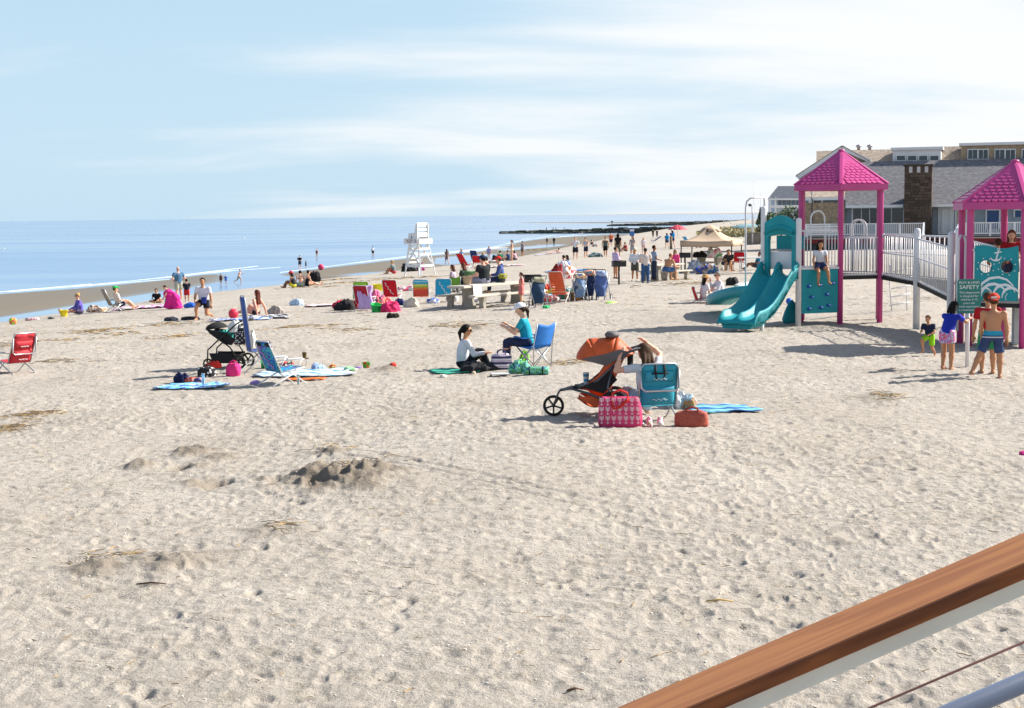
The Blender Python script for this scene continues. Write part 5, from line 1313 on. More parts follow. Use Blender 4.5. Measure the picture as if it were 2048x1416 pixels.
# far house with dark hipped roof and porch
fh0 = BT(1545, 430, 205.0)
far = thing('far_house', 'distant white house with dark slate roof and porch windows left of the beach house', 'building', (fh0.x+3, 206, 0))
def P5(px, py, D=205.0): return BT(px, py, D)
def fb(mb, name, m_, parent=None):
    o = mb.build(name, m_, parent or far)
    if parent is None: o.location = -Vector(far.location)
    return o
zE = P5(1550, 397).z; zR = P5(1550, 372).z
quad('roof', [P5(1536, 397, 203), P5(1625, 397, 203), P5(1625, 372, 208), P5(1556, 372, 208)], DROOF, far)
quad('roof', [P5(1536, 397, 213), P5(1536, 397, 203), P5(1556, 372, 208), P5(1556, 372, 208.3)], DROOF, far)
mb = MB(); a, b_ = P5(1552, 400), P5(1630, 400); mb.box(((a.x+b_.x)/2, 208, (zE-.8)/2), (b_.x-a.x, 6, zE+.8)); fb(mb, 'wall', mat('blue_white_siding', '#b9c6d4', .7, .06))
for i in range(7):
    p = P5(1560+i*9, 405); mb = MB(); mb.box((p.x, 204.9, zat(1800, 409, 0)*0+P5(1560, 405).z), (.38, .1, 1.0)); fb(mb, 'window', mat('far_glass', '#5b738c', .2, .2))
for px_ in (1540, 1551, 1604):
    p = P5(px_, 400, 203.3); mb = MB(); mb.box((p.x, 203.3, zE/2+.3), (.2, .2, zE-.2)); fb(mb, 'porch_post', BWHITE)
mb = MB(); a, b_ = P5(1538, 413, 203.3), P5(1625, 413, 203.3); mb.bar(a, b_, .1, .35); mb.bar(P5(1536, 398.5, 203), P5(1625, 398.5, 203), .15, .22); fb(mb, 'porch_rail', BWHITE)

# leafy plants: crown of small leaf cards on a branching stem
LEAFM = [mat('leaf_green_%d' % i, c, .6, .25, 3) for i, c in enumerate(('#3f5a2c', '#56703a', '#2f4a2e'))]
def leafy(name, label, loc, rx, rz_, h0, n, m_, cat='tree', leaf=.22, trunk=.12, spiky=False, group=None):
    t = thing(name, label, cat, loc, 0, group); r_ = random.Random(int(loc[0]*100)+n)
    mb = MB(); mb.tube([(0, 0, -.1), (.05, .02, h0*.6), (0, 0, h0+rz_*1.2)], [trunk, trunk*.7, trunk*.2], 7)
    for k in range(7):
        a = r_.uniform(0, 2*PI); z = h0*.5+rz_*r_.uniform(.2, 1.0); mb.tube([(0, 0, z), (rx*.6*math.cos(a), rx*.6*math.sin(a), z+rz_*.4)], [trunk*.4, trunk*.1], 5)
    mb.build('trunk', mat('bark', '#4d3f33', .9, .2), t)
    cb = MB(); cl_ = [(r_.uniform(-.7, .7)*rx, r_.uniform(-.7, .7)*rx, h0+rz_*r_.uniform(.2, 1.7)) for _ in range(14)]
    for i in range(n):
        c = r_.choice(cl_); q = Vector((r_.gauss(0, 1), r_.gauss(0, 1), r_.gauss(0, 1))).normalized()*r_.uniform(.3, 1)*.42*rx
        p = Vector(c)+q
        if spiky: f_ = max(.1, 1-(p.z-h0)/(2.1*rz_)); p.x *= f_; p.y *= f_
        u = Vector((r_.gauss(0, 1), r_.gauss(0, 1), r_.gauss(0, .6))).normalized(); v = u.cross(Vector((r_.gauss(0, 1), r_.gauss(0, 1), 1))).normalized(); s_ = leaf*r_.uniform(.6, 1.3)
        cb.add([p-u*s_*.5, p+v*s_*.28, p+u*s_*.5, p-v*s_*.28], [(0, 1, 2, 3)])
    cb.build('crown', m_, t); return t
for k, (px_, py_, D_, rx, rz_, m_, lab) in enumerate(((1562, 436, 165, 1.5, 1.1, 1, 'olive bush with yellowish leaves below the far house'), (1585, 437, 160, 1.3, 1.0, 2, 'dark green bush right below the far house porch'), (1540, 440, 168, .9, .9, 0, 'small green bush left of the yellowish bush by far house'))):
    p = BT(px_, py_, D_); leafy('bush', lab, (p.x, p.y, gz(p.x, p.y)), rx, rz_, max(.3, p.z-gz(p.x, p.y)-rz_*.8), 1500, LEAFM[m_], 'bush')
p = BT(1521, 430, 150.0); leafy('conifer', 'small dark conifer just left of the slide hood', (p.x, p.y, 0), .9, 1.3, .9, 1200, LEAFM[2], 'tree', spiky=True)
# slim masts and lamp post near the far shore
for k, (px_, y0, y1, D_, r_, lab) in enumerate(((1508, 365, 450, 180, .04, 'taller thin white mast left of the play slide'), (1521, 372, 450, 185, .035, 'shorter thin mast nearest the slide hood'), (1447, 427, 452, 420, .1, 'leftmost thin far mast above the tan canopy'), (1461, 429, 452, 420, .1, 'right one of the two far masts above the canopy'))):
    a, b_ = BT(px_, y0, D_), BT(px_, y1, D_); t = thing('mast', lab, 'mast', (a.x, a.y, 0))
    mb = MB(); mb.tube([(0, 0, -.3), (0, 0, a.z*.6), (0, 0, a.z)], [r_, r_*.8, r_*.5], 6); mb.build('pole', PWHITE, t)
    mb = MB(); mb.lathe([(.001, a.z), (r_*1.4, a.z+.05), (.001, a.z+.12)], 6); mb.build('finial', PWHITE, t)
a = BT(1505, 412, 150.0); t = thing('lamp_post', 'white post with a dark flood light behind the pipe climber', 'lamp post', (a.x, a.y, 0))
mb = MB(); mb.tube([(0, 0, -.2), (0, 0, a.z)], .09, 8); mb.build('post', PWHITE, t)
mb = MB(); mb.lathe([(.05, -.15), (.16, -.1), (.18, .1), (.001, .14)], 10, (-.25, 0, a.z+.1)); mb.tube([(0, 0, a.z-.05), (-.2, 0, a.z+.05)], .03, 5); mb.build('flood_light', DKGREY, t)

# ---------------------------------------------------------------- rock jetties, far shore
ROCK = mat('jetty_rock', '#4c4e46', .9, .35, .8, bump=.5, bscale=4)
def jetty(label, pts, width, height, n, seed):
    """long heap of boulders: pts = [(px,py)] on the water line"""
    r_ = random.Random(seed); P = [at_z(x, y, SEA) for x, y in pts]; t = thing('rock_jetty', label, 'jetty', (P[0].x, P[0].y, SEA))
    seg = [(P[i+1]-P[i]).length for i in range(len(P)-1)]; tot = sum(seg); mb = MB()
    for i in range(n):
        f = r_.random()*tot; k = 0
        while f > seg[k]: f -= seg[k]; k += 1
        s_ = (sum(seg[:k])+f)/tot
        c = P[k].lerp(P[k+1], f/seg[k]); o = r_.gauss(0, width*.45); hh = height*(.15+.85*min(1, s_*2.2))*max(.15, 1-abs(o)/width)
        z = SEA-.3+r_.random()**.6*hh; sz = r_.uniform(.7, 1.5)*width*.26
        d = Vector((r_.uniform(-1, 1), r_.uniform(-1, 1), 0))
        vs = []
        for q in ((-1, -1, -1), (1, -1, -1), (1, 1, -1), (-1, 1, -1), (-1, -1, 1), (1, -1, 1), (1, 1, 1), (-1, 1, 1)):
            vs.append(Vector((c.x+q[0]*sz*r_.uniform(.6, 1), c.y+o+q[1]*sz*r_.uniform(.6, 1), z+q[2]*sz*.6*r_.uniform(.5, 1)))-Vector(t.location))
        mb.add(vs, [(3, 2, 1, 0), (4, 5, 6, 7), (0, 1, 5, 4), (1, 2, 6, 5), (2, 3, 7, 6), (3, 0, 4, 7)])
    o = mb.build('boulders', ROCK, t); o['kind'] = 'stuff'
    return t
jetty('long dark rock jetty reaching into the water beyond the sunbathers', [(1005, 467), (1100, 466.5), (1200, 466), (1300, 466), (1400, 468), (1470, 470)], 4.5, 1.7, 1500, 3)
jetty('farther thin rock jetty behind the pink umbrella', [(1218, 452), (1300, 451.5), (1400, 450), (1500, 447)], 6, 1.5, 600, 5)
p = at_z(1224, 452, SEA); t = thing('marker_post', 'thin dark marker post at the tip of the farther jetty', 'post', (p.x, p.y, SEA))
mb = MB(); mb.tube([(0, 0, 0), (0, 0, 2.4)], .22, 6); mb.build('pole', ROCK, t); mb = MB(); mb.bar((-.6, 0, 2.4), (.6, 0, 2.4), .4, .5); mb.build('marker_board', ROCK, t)
# far dune grass and scrub, one mass
GR = mat('dune_grass', '#a2976c', .9, .3, .3)
mb = MB(); r_ = random.Random(9)
for i in range(1500):
    px_ = r_.uniform(1395, 1560); py_ = r_.uniform(449, 468)
    if px_ < 1440 and py_ < 455: continue
    D_ = 3000*2.9/(py_-424); p = at_d(px_, py_, D_); z = gz(p.x, p.y); hh = r_.uniform(.15, .5); s_ = r_.uniform(.2, .6)
    a = r_.uniform(0, PI); u = Vector((math.cos(a), math.sin(a), 0))*s_
    mb.add([Vector((p.x, p.y, z-.05))-u, Vector((p.x, p.y, z-.05))+u, Vector((p.x+r_.uniform(-.3, .3), p.y, z+hh))], [(0, 1, 2)])
tag(mb.build('dune_grass', GR), 'dry grass and low scrub on the far shore behind the canopy', 'grass', kind='stuff')
# distant low bulkhead and parked row far down the shore
for k, (px0, px1, py, D_, hgt, m_, lab) in enumerate(((1462, 1536, 455, 300, 1.0, mat('pale_teal_boat', '#a9cfd2', .5, .1), 'pale teal upturned skiff row on the far shore grass'), (1490, 1530, 476, 150, 1.1, mat('weathered_bulkhead', '#7d7770', .9, .2), 'grey timber bulkhead wall behind the canopy legs'))):
    a, b_ = at_d(px0, py, D_), at_d(px1, py, D_); t = thing('skiff' if k == 0 else 'bulkhead', lab, 'boat' if k == 0 else 'wall', ((a.x+b_.x)/2, a.y, gz(a.x, a.y)))
    ln = b_.x-a.x
    if k == 0:
        mb = MB(); mb.grid(lambda u, v: ((u-.5)*ln, (v-.5)*1.8*math.sin(PI*min(max(u, .03), .97))**.5, hgt*math.sin(PI*v)*math.sin(PI*min(max(u, .05), .95))**.4), 16, 8, thick=(0, 0, -.05)); mb.build('hull', m_, t)
        mb = MB(); mb.bar((-ln*.48, 0, hgt*.98), (ln*.48, 0, hgt*.98), .08, .1); mb.build('keel', BWHITE, t)
    else:
        for i in range(14): mb = MB(); mb.box((-ln/2+ln*(i+.5)/14, 0, hgt/2), (ln/14-.02, .12, hgt)); mb.build('plank', m_, t)
        mb = MB(); mb.bar((-ln/2, 0, hgt+.05), (ln/2, 0, hgt+.05), .2, .1); mb.build('wall_cap', m_, t)
# ---------------------------------------------------------------- builders for beach things
ALU = mat('aluminium_tube', '#b9bcbf', .35, .05, metal=.7)
STEEL = mat('white_tube', '#d5d6d8', .4, .05)
BLACKM = mat('black_metal', '#1c1c1d', .5, .2)
RUBBER = mat('tyre_rubber', '#1a1a1b', .8, .15, 20)
BLKFAB = mat('black_fabric', '#17181b', .85, .25, 10, bump=.2)
CONC = mat('weathered_concrete', '#a09a8f', .9, .15, 6, bump=.4, bscale=50)
CONCT = mat('pale_concrete_top', '#bdb6aa', .9, .12, 6, bump=.3, bscale=50)
def G(px, py):
    p = at(px, py); p.z = max(gz_detail(p.x, p.y), SEA)-.008; return p
def beach_chair(label, loc, rz, fab, frame=ALU, w=.5, seat_h=.2, back=62, bl=.56, seat=.42, arms=True, pouch=None, strap=False, pillow=None, logo=None, slats=None, name='beach_chair', mark=None, group=None):
    """low folding chair facing +Y; back = degrees of the backrest from the ground"""
    t = thing(name, label, 'chair', loc, rz, group); a = math.radians(back); bd = Vector((0, -math.cos(a), math.sin(a))); h = w/2
    b0 = Vector((0, -seat*.5, seat_h)); top_ = b0+bd*bl; nb = Vector((0, -math.sin(a), -math.cos(a)))
    f0 = Vector((0, seat*.5, seat_h+.06))
    mb = MB()
    mb.tube([b0+Vector((-h, 0, 0)), top_+Vector((-h, 0, -.06)), top_+Vector((-h+.05, 0, 0)), top_+Vector((h-.05, 0, 0)), top_+Vector((h, 0, -.06)), b0+Vector((h, 0, 0))], .013, 7); mb.build('back_frame', frame, t)
    mb = MB(); mb.tube([b0+Vector((-h, 0, 0)), f0+Vector((-h, 0, 0)), f0+Vector((h, 0, 0)), b0+Vector((h, 0, 0))], .013, 7); mb.build('seat_frame', frame, t)
    for s_ in (-1, 1):
        mb = MB(); mb.tube([(s_*h, -seat*.25, seat_h+.03), (s_*h, seat*.55, .02), (s_*h*.9, seat*.58, .012)], .013, 7); mb.build('leg', frame, t)
        mb = MB(); mb.tube([(s_*h, seat*.3, seat_h+.03), (s_*h, -seat*.85, .02), (s_*h*.9, -seat*.9, .012)], .013, 7); mb.build('leg', frame, t)
        if arms:
            az = seat_h+.22; ya = -seat*.5-math.cos(a)*(az-seat_h)/math.sin(a)
            mb = MB(); mb.tube([(s_*(h+.02), ya, az), (s_*(h+.03), seat*.45, az)], .011, 6); mb.tube([(s_*(h+.03), seat*.38, az), (s_*h, seat*.05, seat_h)], .011, 6); mb.box((s_*(h+.03), seat*.05, az+.018), (.05, .32, .022), bev=.006); mb.build('armrest', frame, t)
    if slats:
        for i in range(slats):
            mb = MB(); c = b0+bd*(bl*(i+.5)/slats); mb.bar(c+Vector((-h+.01, 0, 0)), c+Vector((h-.01, 0, 0)), bl/slats*.78, .012, up=nb); mb.build('strap', fab, t)
    else:
        mb = MB(); mb.grid(lambda u, v: b0+bd*(bl*(.02+.96*v))+Vector(((u-.5)*(w-.02), 0, 0))+nb*(.03*math.sin(PI*u)*math.sin(PI*v)), 8, 8, thick=nb*.008)
        bk = mb.build('backrest', fab, t)
        if mark:   # printed scroll along the fabric, seen from behind
            mb = MB(); pts = [b0+bd*(bl*(.85-.7*q))+Vector((-w*.3+w*.5*q+.035*math.sin(q*22), 0, 0))+nb*.05 for q in np.linspace(0, 1, 26)]; mb.tube(pts, .012, 4); mb.build('floral_print', mark, bk)
    mb = MB(); mb.grid(lambda u, v: b0.lerp(f0, v)+Vector(((u-.5)*(w-.02), 0, -.035*math.sin(PI*u)*math.sin(PI*v))), 6, 6, thick=(0, 0, -.008)); mb.build('seat', fab, t)
    if pouch:
        mb = MB(); c = b0+bd*.16+nb*.05; mb.grid(lambda u, v: b0+bd*(.015+.30*v)+Vector(((u-.5)*(w-.06), 0, 0))+nb*(.015+.09*math.sin(PI*min(max(u, .0), 1))**.35*math.sin(PI*min(max(v, 0), 1))**.35), 10, 8, thick=nb*-.01); pc = mb.build('cooler_pouch', pouch, t)
        mb = MB(); mb.grid(lambda u, v: b0+bd*(.36+.16*v)+Vector(((u-.5)*(w-.12), 0, 0))+nb*(.03+.035*math.sin(PI*u)**.4*math.sin(PI*v)**.5), 8, 5, thick=nb*-.01); mb.build('back_pocket', pouch, t)
        mb = MB(); mb.tube([b0+bd*(bl*.86)+Vector((-h-.005, 0, 0))+nb*.02, b0+bd*.30+Vector((-h+.0, 0, 0))+nb*.10, b0+bd*.26+Vector((-h+.05, 0, 0))+nb*.12, b0+bd*.26+Vector((h-.05, 0, 0))+nb*.12, b0+bd*.30+Vector((h, 0, 0))+nb*.10, b0+bd*(bl*.86)+Vector((h+.005, 0, 0))+nb*.02], .015, 7); mb.build('folding_bar', frame, t)
        if logo:
            for (zz, ww) in ((.42, .2), (.13, .22)):
                mb = MB(); mb.tube([b0+bd*(zz+.012*math.sin(q*19)+.006*math.sin(q*41))+Vector((-ww/2+ww*q, 0, 0))+nb*(.082 if zz > .3 else .115) for q in np.linspace(0, 1, 24)], .006, 4); mb.build('script_logo', logo, t)
    if strap:
        mb = MB()
        for s_ in (-1, 1): mb.tube([b0+bd*(bl*.98)+Vector((s_*.06, 0, 0))+nb*.02, b0+bd*(bl*.82)+Vector((s_*.07, 0, 0))+nb*.05, b0+bd*(bl*.66)+Vector((s_*.05, 0, 0))+nb*.06], .016, 5)
        mb.tube([b0+bd*(bl*.80)+Vector((-.12, 0, 0))+nb*.055, b0+bd*(bl*.80)+Vector((.12, 0, 0))+nb*.055], .014, 5); mb.build('carry_strap', BLKFAB, t)
    if pillow:
        mb = MB(); mb.grid(lambda u, v: top_+bd*(-.13+.12*v)+Vector(((u-.5)*(w-.08), 0, 0))+nb*(.03*math.sin(PI*v)*(.7+.3*math.sin(9*u))), 10, 5, thick=nb*-.04); mb.build('head_pillow', pillow, t)
    return t
def camp_chair(label, loc, rz, fab, w=.52, high=.86, name='camp_chair', frame=ALU):
    t = thing(name, label, 'chair', loc, rz); h = w/2
    for (a, b_) in (((-h, -.22, .01), (h, -.20, .42)), ((h, -.22, .01), (-h, -.20, .42)), ((-h, .24, .01), (h, .22, .42)), ((h, .24, .01), (-h, .22, .42)), ((-h, .24, .01), (-h, -.2, .42)), ((-h, -.22, .01), (-h, .22, .42)), ((h, .24, .01), (h, -.2, .42)), ((h, -.22, .01), (h, .22, .42))):
        mb = MB(); mb.tube([a, b_], .011, 6); mb.build('leg', frame, t)
    for s_ in (-1, 1):
        mb = MB(); mb.tube([(s_*h, -.22, .03), (s_*(h+.02), -.24, .45), (s_*(h+.01), -.34, high)], .012, 6); mb.build('upright', frame, t)
        mb = MB(); mb.grid(lambda u, v: (s_*(h+.02)+(u-.5)*.09, -.25+.5*v, .62-.03*math.sin(PI*v)), 3, 6, thick=(0, 0, -.015)); mb.tube([(s_*(h+.02), .22, .62), (s_*h, .22, .40)], .01, 5); mb.build('armrest', fab, t)
    mb = MB(); mb.grid(lambda u, v: ((u-.5)*w, -.22-.13*v-.05*math.sin(PI*u)*(1-.3*v), .42+(high-.42)*v-.05*(1-abs(2*u-1))*v), 10, 8, thick=(0, .012, 0)); mb.build('backrest', fab, t)
    mb = MB(); mb.grid(lambda u, v: ((u-.5)*w, -.22+.46*v, .42-.07*math.sin(PI*u)*math.sin(PI*v)), 8, 8, thick=(0, 0, -.012)); mb.build('seat', fab, t)
    return t
def bag(label, loc, rz, size, m_, handle=None, name='beach_bag', cat='bag', pw=3.0, slump=.0, top_open=False, stripe=None):
    """soft bag: rounded body that narrows upwards, with two looped handles"""
    t = thing(name, label, cat, loc, rz); w, d, h = size
    ts = nv(0, .12, .5, .85, 1)*h; as_ = nv(.46, .5, .5, .47, .42 if not slump else .28)*w; bs = nv(.48, .52, .5, .42, .25 if not slump else .3)*d
    sdf_obj('bag_body', [loft(nv(0, 0, 0), nv(0, 0, 1), nv(1, 0, 0), nv(0, 1, 0), ts, as_, bs, pw=pw)], max(.014, .06*h), m_, t, wob=.012+slump*.02, seed=int(w*100))
    if handle:
        for s_ in (-1, 1):
            mb = MB(); mb.tube([(-w*.2, s_*d*.3, h*.85), (-w*.17, s_*d*.2, h*1.12), (0, s_*d*.15, h*1.22), (w*.17, s_*d*.2, h*1.12), (w*.2, s_*d*.3, h*.85)], .012, 6); mb.build('handle', handle, t)
    return t
def towel(label, loc, rz, w, l, m_, crumple=.02, name='beach_towel', cat='towel', seed=1):
    t = MB(); c = Vector(loc); cs, sn = math.cos(rz), math.sin(rz)
    def fn(u, v):
        x, y = (u-.5)*w, (v-.5)*l; x += .05*w*math.sin(5*v+seed); y += .04*l*math.sin(4*u+seed)
        X, Y = c.x+x*cs-y*sn, c.y+x*sn+y*cs
        n_ = float(vnoise(np.array([x*6+seed*7.3]), np.array([y*6]), seed)[0])
        return (x*cs-y*sn, x*sn+y*cs, gz_detail(X, Y)-c.z+.022+crumple*(1+n_))
    t.grid(fn, 18, 18, thick=(0, 0, -.012)); o = t.build(name, m_, None, c); tag(o, label, cat); return o
def heap(label, loc, rz, size, m_, seed=1, name='clothes_pile', cat='clothes'):
    """soft crumpled heap"""
    r_ = random.Random(seed); w, d, h = size
    P = [el((r_.uniform(-.3, .3)*w, r_.uniform(-.3, .3)*d, h*.25), (w*r_.uniform(.22, .36), d*r_.uniform(.25, .36), h*r_.uniform(.35, .7))) for _ in range(6)]
    V, Q = sdf(P, max(.014, .055*w), .03*max(1, w))
    f = 5.5/max(w, d); q = lambda k, s: 1-np.abs(vnoise(V[:, 0]*f*k+V[:, 2]*3*k+s, V[:, 1]*f*k-V[:, 2]*4*k, seed+s))
    cr_ = (q(1, 1)**2-.35)*.55+(q(2.3, 4)**2-.35)*.3
    c0_ = nv(0, 0, h*.15); dr = V-c0_; dr /= np.linalg.norm(dr, axis=1)[:, None]+1e-6
    V = V+dr*(cr_*min(w, d, h*1.6)*.42)[:, None]; V[:, 2] = np.maximum(V[:, 2], -.01)
    me = bpy.data.meshes.new(name); me.from_pydata(V.tolist(), [], Q.tolist()); me.polygons.foreach_set('use_smooth', np.ones(len(Q), bool)); me.materials.append(m_)
    if cat in ('bag', 'cooler') and w > .3:
        o = thing(name, label, cat, loc, rz); link_mesh('bag_body', me, o); mb = MB(); zt = h*.75
        mb.tube([(-w*.22, -d*.1, zt*.8), (-w*.16, -d*.16, zt*1.15), (0, -d*.18, zt*1.3), (w*.16, -d*.16, zt*1.15), (w*.22, -d*.1, zt*.8)], .02*max(.5, h), 5); mb.build('strap', m_, o)
    else: o = link_mesh(name, me, None, loc, (0, 0, rz)); tag(o, label, cat)
    return o
def pail(label, loc, r, h, m_, handle=True, name='bucket', hm=None, cat='bucket', tilt=0):
    t = thing(name, label, cat, loc); t.rotation_euler = (tilt, tilt*.5, 0)
    mb = MB(); mb.lathe([(.001, 0), (r*.72, 0), (r*.74, .01), (r, h), (r*1.06, h), (r*1.06, h-.012), (r*1.0, h-.014)], 18, cap=0); mb.lathe([(r*.70, .012), (r*.96, h-.002)], 18, cap=2); mb.build('pail', m_, t)
    if handle: mb = MB(); mb.tube(arc((0, 0, h*.95), r*1.02, 0, PI, 10, (1, 0, 0), (0, .5, .86)), .006, 5); mb.build('handle', hm or STEEL, t)
    return t
def ball(label, loc, r, m_, seam=None):
    t = thing('beach_ball', label, 'ball', loc)
    mb = MB(); mb.lathe([(r*math.sin(PI*i/12)+1e-5, r-r*math.cos(PI*i/12)) for i in range(13)], 20); mb.build('ball_skin', m_, t)
    mb = MB(); mb.lathe([(.001, 2*r+.003), (r*.14, 2*r), (r*.16, 2*r-.012)], 10); mb.build('valve', seam or STEEL, t); return t
def wheel(parent, c, r, w=.045, axis=(1, 0, 0), rim=None, spokes=5):
    ax = Vector(axis).normalized(); M_ = Vector((0, 0, 1)).rotation_difference(ax).to_matrix()
    mb = MB(); mb.lathe([(r*.80, -w*.35), (r*.93, -w*.5), (r, -w*.2), (r, w*.2), (r*.93, w*.5), (r*.80, w*.35), (r*.80, -w*.35)], 24, c, M=M_); ty = mb.build('wheel', RUBBER, parent)
    mb = MB(); u, v = M_ @ Vector((1, 0, 0)), M_ @ Vector((0, 1, 0))
    for i in range(spokes):
        a = 2*PI*i/spokes; mb.bar(Vector(c), Vector(c)+(u*math.cos(a)+v*math.sin(a))*r*.82, r*.16, w*.5, up=ax)
    mb.lathe([(r*.16, -w*.6), (r*.16, w*.6)], 10, c, M=M_); mb.lathe([(r*.74, -w*.3), (r*.82, -w*.3), (r*.82, w*.3), (r*.74, w*.3), (r*.74, -w*.3)], 24, c, M=M_); mb.build('rim', rim or BLACKM, ty)
    return ty
def picnic_table(label, p0, p1, h=.75, w=.75, seat=True, group=None):
    """concrete table between two points of its long axis"""
    c = (p0+p1)/2; d = Vector((p1.x-p0.x, p1.y-p0.y, 0)); ln = d.length; t = thing('picnic_table', label, 'picnic table', c, math.atan2(d.y, d.x), group)
    mb = MB(); mb.box((0, 0, h-.04), (ln, w, .08), bev=.012); mb.build('table_top', CONCT, t)
    for s_ in (-1, 1):
        mb = MB(); mb.box((0, s_*(w*.5+.32), .43), (ln, .28, .065), bev=.01); mb.build('bench', CONCT, t)
        mb = MB(); mb.prism([(-.26, -.1), (.26, -.1), (.2, .3), (.24, h-.085), (-.24, h-.085), (-.2, .3)], lambda u, v: (s_*ln*.33-.1, u, v), lambda u, v: (s_*ln*.33+.1, u, v)); mb.build('pedestal', CONC, t)
        for q in (-1, 1):
            mb = MB(); mb.prism([(-.12, -.1), (.12, -.1), (.08, .2), (.13, .395), (-.13, .395), (-.08, .2)], lambda u, v: (s_*ln*.36-.08, q*(w*.5+.32)+u, v), lambda u, v: (s_*ln*.36+.08, q*(w*.5+.32)+u, v)); mb.build('bench_leg', CONC, t)
    return t
def grill(label, loc, rz, s=1.0):
    t = thing('charcoal_grill', label, 'grill', loc, rz)
    mb = MB(); mb.tube([(0, 0, -.1), (0, 0, .80*s)], .045, 8); mb.build('post', BLACKM, t)
    mb = MB(); W, D_, H_ = .56*s, .40*s, .26*s; z0 = .80*s
    for (c, sz) in (((0, 0, z0+.01), (W, D_, .02)), ((0, D_/2, z0+H_/2), (W, .015, H_)), ((0, -D_/2, z0+H_*.4), (W, .015, H_*.8)), ((-W/2, 0, z0+H_/2), (.015, D_, H_)), ((W/2, 0, z0+H_/2), (.015, D_, H_))): mb.box(c, sz)
    mb.build('fire_box', BLACKM, t)
    for i in range(6): mb = MB(); mb.tube([(-W/2, -D_/2+D_*(i+.5)/6, z0+H_*.86), (W/2, -D_/2+D_*(i+.5)/6, z0+H_*.86)], .008, 5); mb.build('grate_rod', BLACKM, t)
    mb = MB(); mb.tube([(W/2, -.06, z0+H_*.7), (W/2+.12, -.06, z0+H_*.7), (W/2+.12, .06, z0+H_*.7), (W/2, .06, z0+H_*.7)], .008, 5); mb.build('handle', STEEL, t)
    return t

# ---------------------------------------------------------------- lifeguard chair
p = G(838, 551); s_ = ppm(p.y)
Hh = (551-447)/s_
lg = thing('lifeguard_chair', 'tall white wooden lifeguard chair facing the water', 'lifeguard chair', p, D2R(50))
lg.scale = (.80, .80, 1)
LW = mat('white_painted_wood', '#e2e3e4', .55, .06, 3)
def lbar(name, a, b_, w=.1, h=None, parent=lg, m_=LW):
    mb = MB(); mb.bar(a, b_, w, h or w); return mb.build(name, m_, parent)
pf = Hh*.66; bw_, tw_ = .80, .50
for sx_ in (-1, 1):
    lbar('leg', (sx_*bw_, -1.0, -.1), (sx_*tw_, -.5, pf), .09); lbar('leg', (sx_*bw_, .75, -.1), (sx_*tw_, .45, pf), .09)
    lbar('cross_brace', (sx_*bw_*.93, -.9, Hh*.17), (sx_*tw_*1.05, .45, pf*.95), .05, .12); lbar('cross_brace', (sx_*bw_*.93, .7, Hh*.17), (sx_*tw_*1.05, -.5, pf*.95), .05, .12)
    lbar('side_rail', (sx_*bw_*.9, -.85, Hh*.2), (sx_*bw_*.9, .7, Hh*.2), .06, .16)
    mb = MB(); mb.prism([(-.5, pf), (.35, pf), (.48, pf+.25), (.45, pf+.5), (-.2, pf+.55), (-.33, Hh), (-.52, Hh)], lambda u, v: (sx_*.56, u, v), lambda u, v: (sx_*.62, u, v)); sp2 = mb.build('seat_side', LW, lg)
    mb = MB(); mb.prism([(-.07, -.12), (.07, -.12), (0, .12)], lambda u, v: (sx_*.625, .1+u, pf+.3+v), lambda u, v: (sx_*.622, .1+u, pf+.3+v)); mb.build('painted_emblem', mat('dark_green_paint', '#24463c', .6, .1), sp2)
for z_ in (Hh*.2, Hh*.42, Hh*.52): 
    for yy in (-1, 1): f_ = z_/pf; yv = (-1.0+.5*f_) if yy < 0 else (.75-.3*f_); xw = bw_+(tw_-bw_)*f_; lbar('cross_rail', (-xw, yv, z_), (xw, yv, z_), .05, .14)
for k in range(5): z_ = Hh*(.26+.08*k); f_ = z_/pf; yv = .75-.3*f_+.06; lbar('ladder_rung', (-.5, yv, z_), (.5, yv, z_), .05, .10)
for y_ in (-.35, -.1, .15): lbar('seat_board', (-.56, y_, pf+.32), (.56, y_, pf+.32), .22, .04)
for k in range(3): lbar('back_board', (-.56, -.45+.02*k, pf+.42+.30*k), (.56, -.45+.02*k, pf+.42+.30*k), .04, .26 if k != 1 else .16)
for (y_, nm) in ((.55, 'front_board'), (-.62, 'rear_board')): lbar(nm, (-.85, y_, pf+.02), (.85, y_, pf+.02), .06, .34 if y_ > 0 else .3)
for sx_ in (1,): lbar('side_board', (sx_*.9, -.62, pf+.02), (sx_*.9, .55, pf+.02), .05, .28)
o = lbar('sign_plank', (-.68, -.75, pf+.03), (-.68, .85, pf+.03), .05, .34)
text_mesh('lettering', 'KEEP OFF', .29, mat('dark_red_letters', '#5a2020', .6, 0), o, (-.71, -.05, pf+.03), (PI/2, 0, -PI/2), ext=.003)

# ---------------------------------------------------------------- canopy tent and umbrella
A, B_, Cc, Dd = [at_z(px_, py_, .0) for px_, py_ in ((1361, 540), (1462, 546), (1484, 532), (1384, 528))]
tz = -.45; cx_, cy_ = 9.2, 79.0
cA = at_d(1361, 482, 78.5); cB = at_d(1464, 480, 77.8); cC = at_d(1484, 478, 81.2); cD = at_d(1383, 480, 82.0); apx = at_d(1421, 450, 79.8)
cen = (cA+cB+cC+cD)/4; cen = Vector((cen.x, cen.y, gz(cen.x, cen.y)))
cano = thing('canopy_tent', 'tan pop-up canopy tent with thin black legs over a picnic table', 'canopy', cen)
TAN = mat('tan_canopy_cloth', '#bda58c', .8, .06, 2); TANS = mat('brown_canopy_trim', '#5f4a35', .8, .1)
ev = [q-cen for q in (cA, cB, cC, cD)]; av = apx-cen; zE_ = sum(q.z for q in ev)/4; ev = [Vector((q.x, q.y, zE_)) for q in ev]
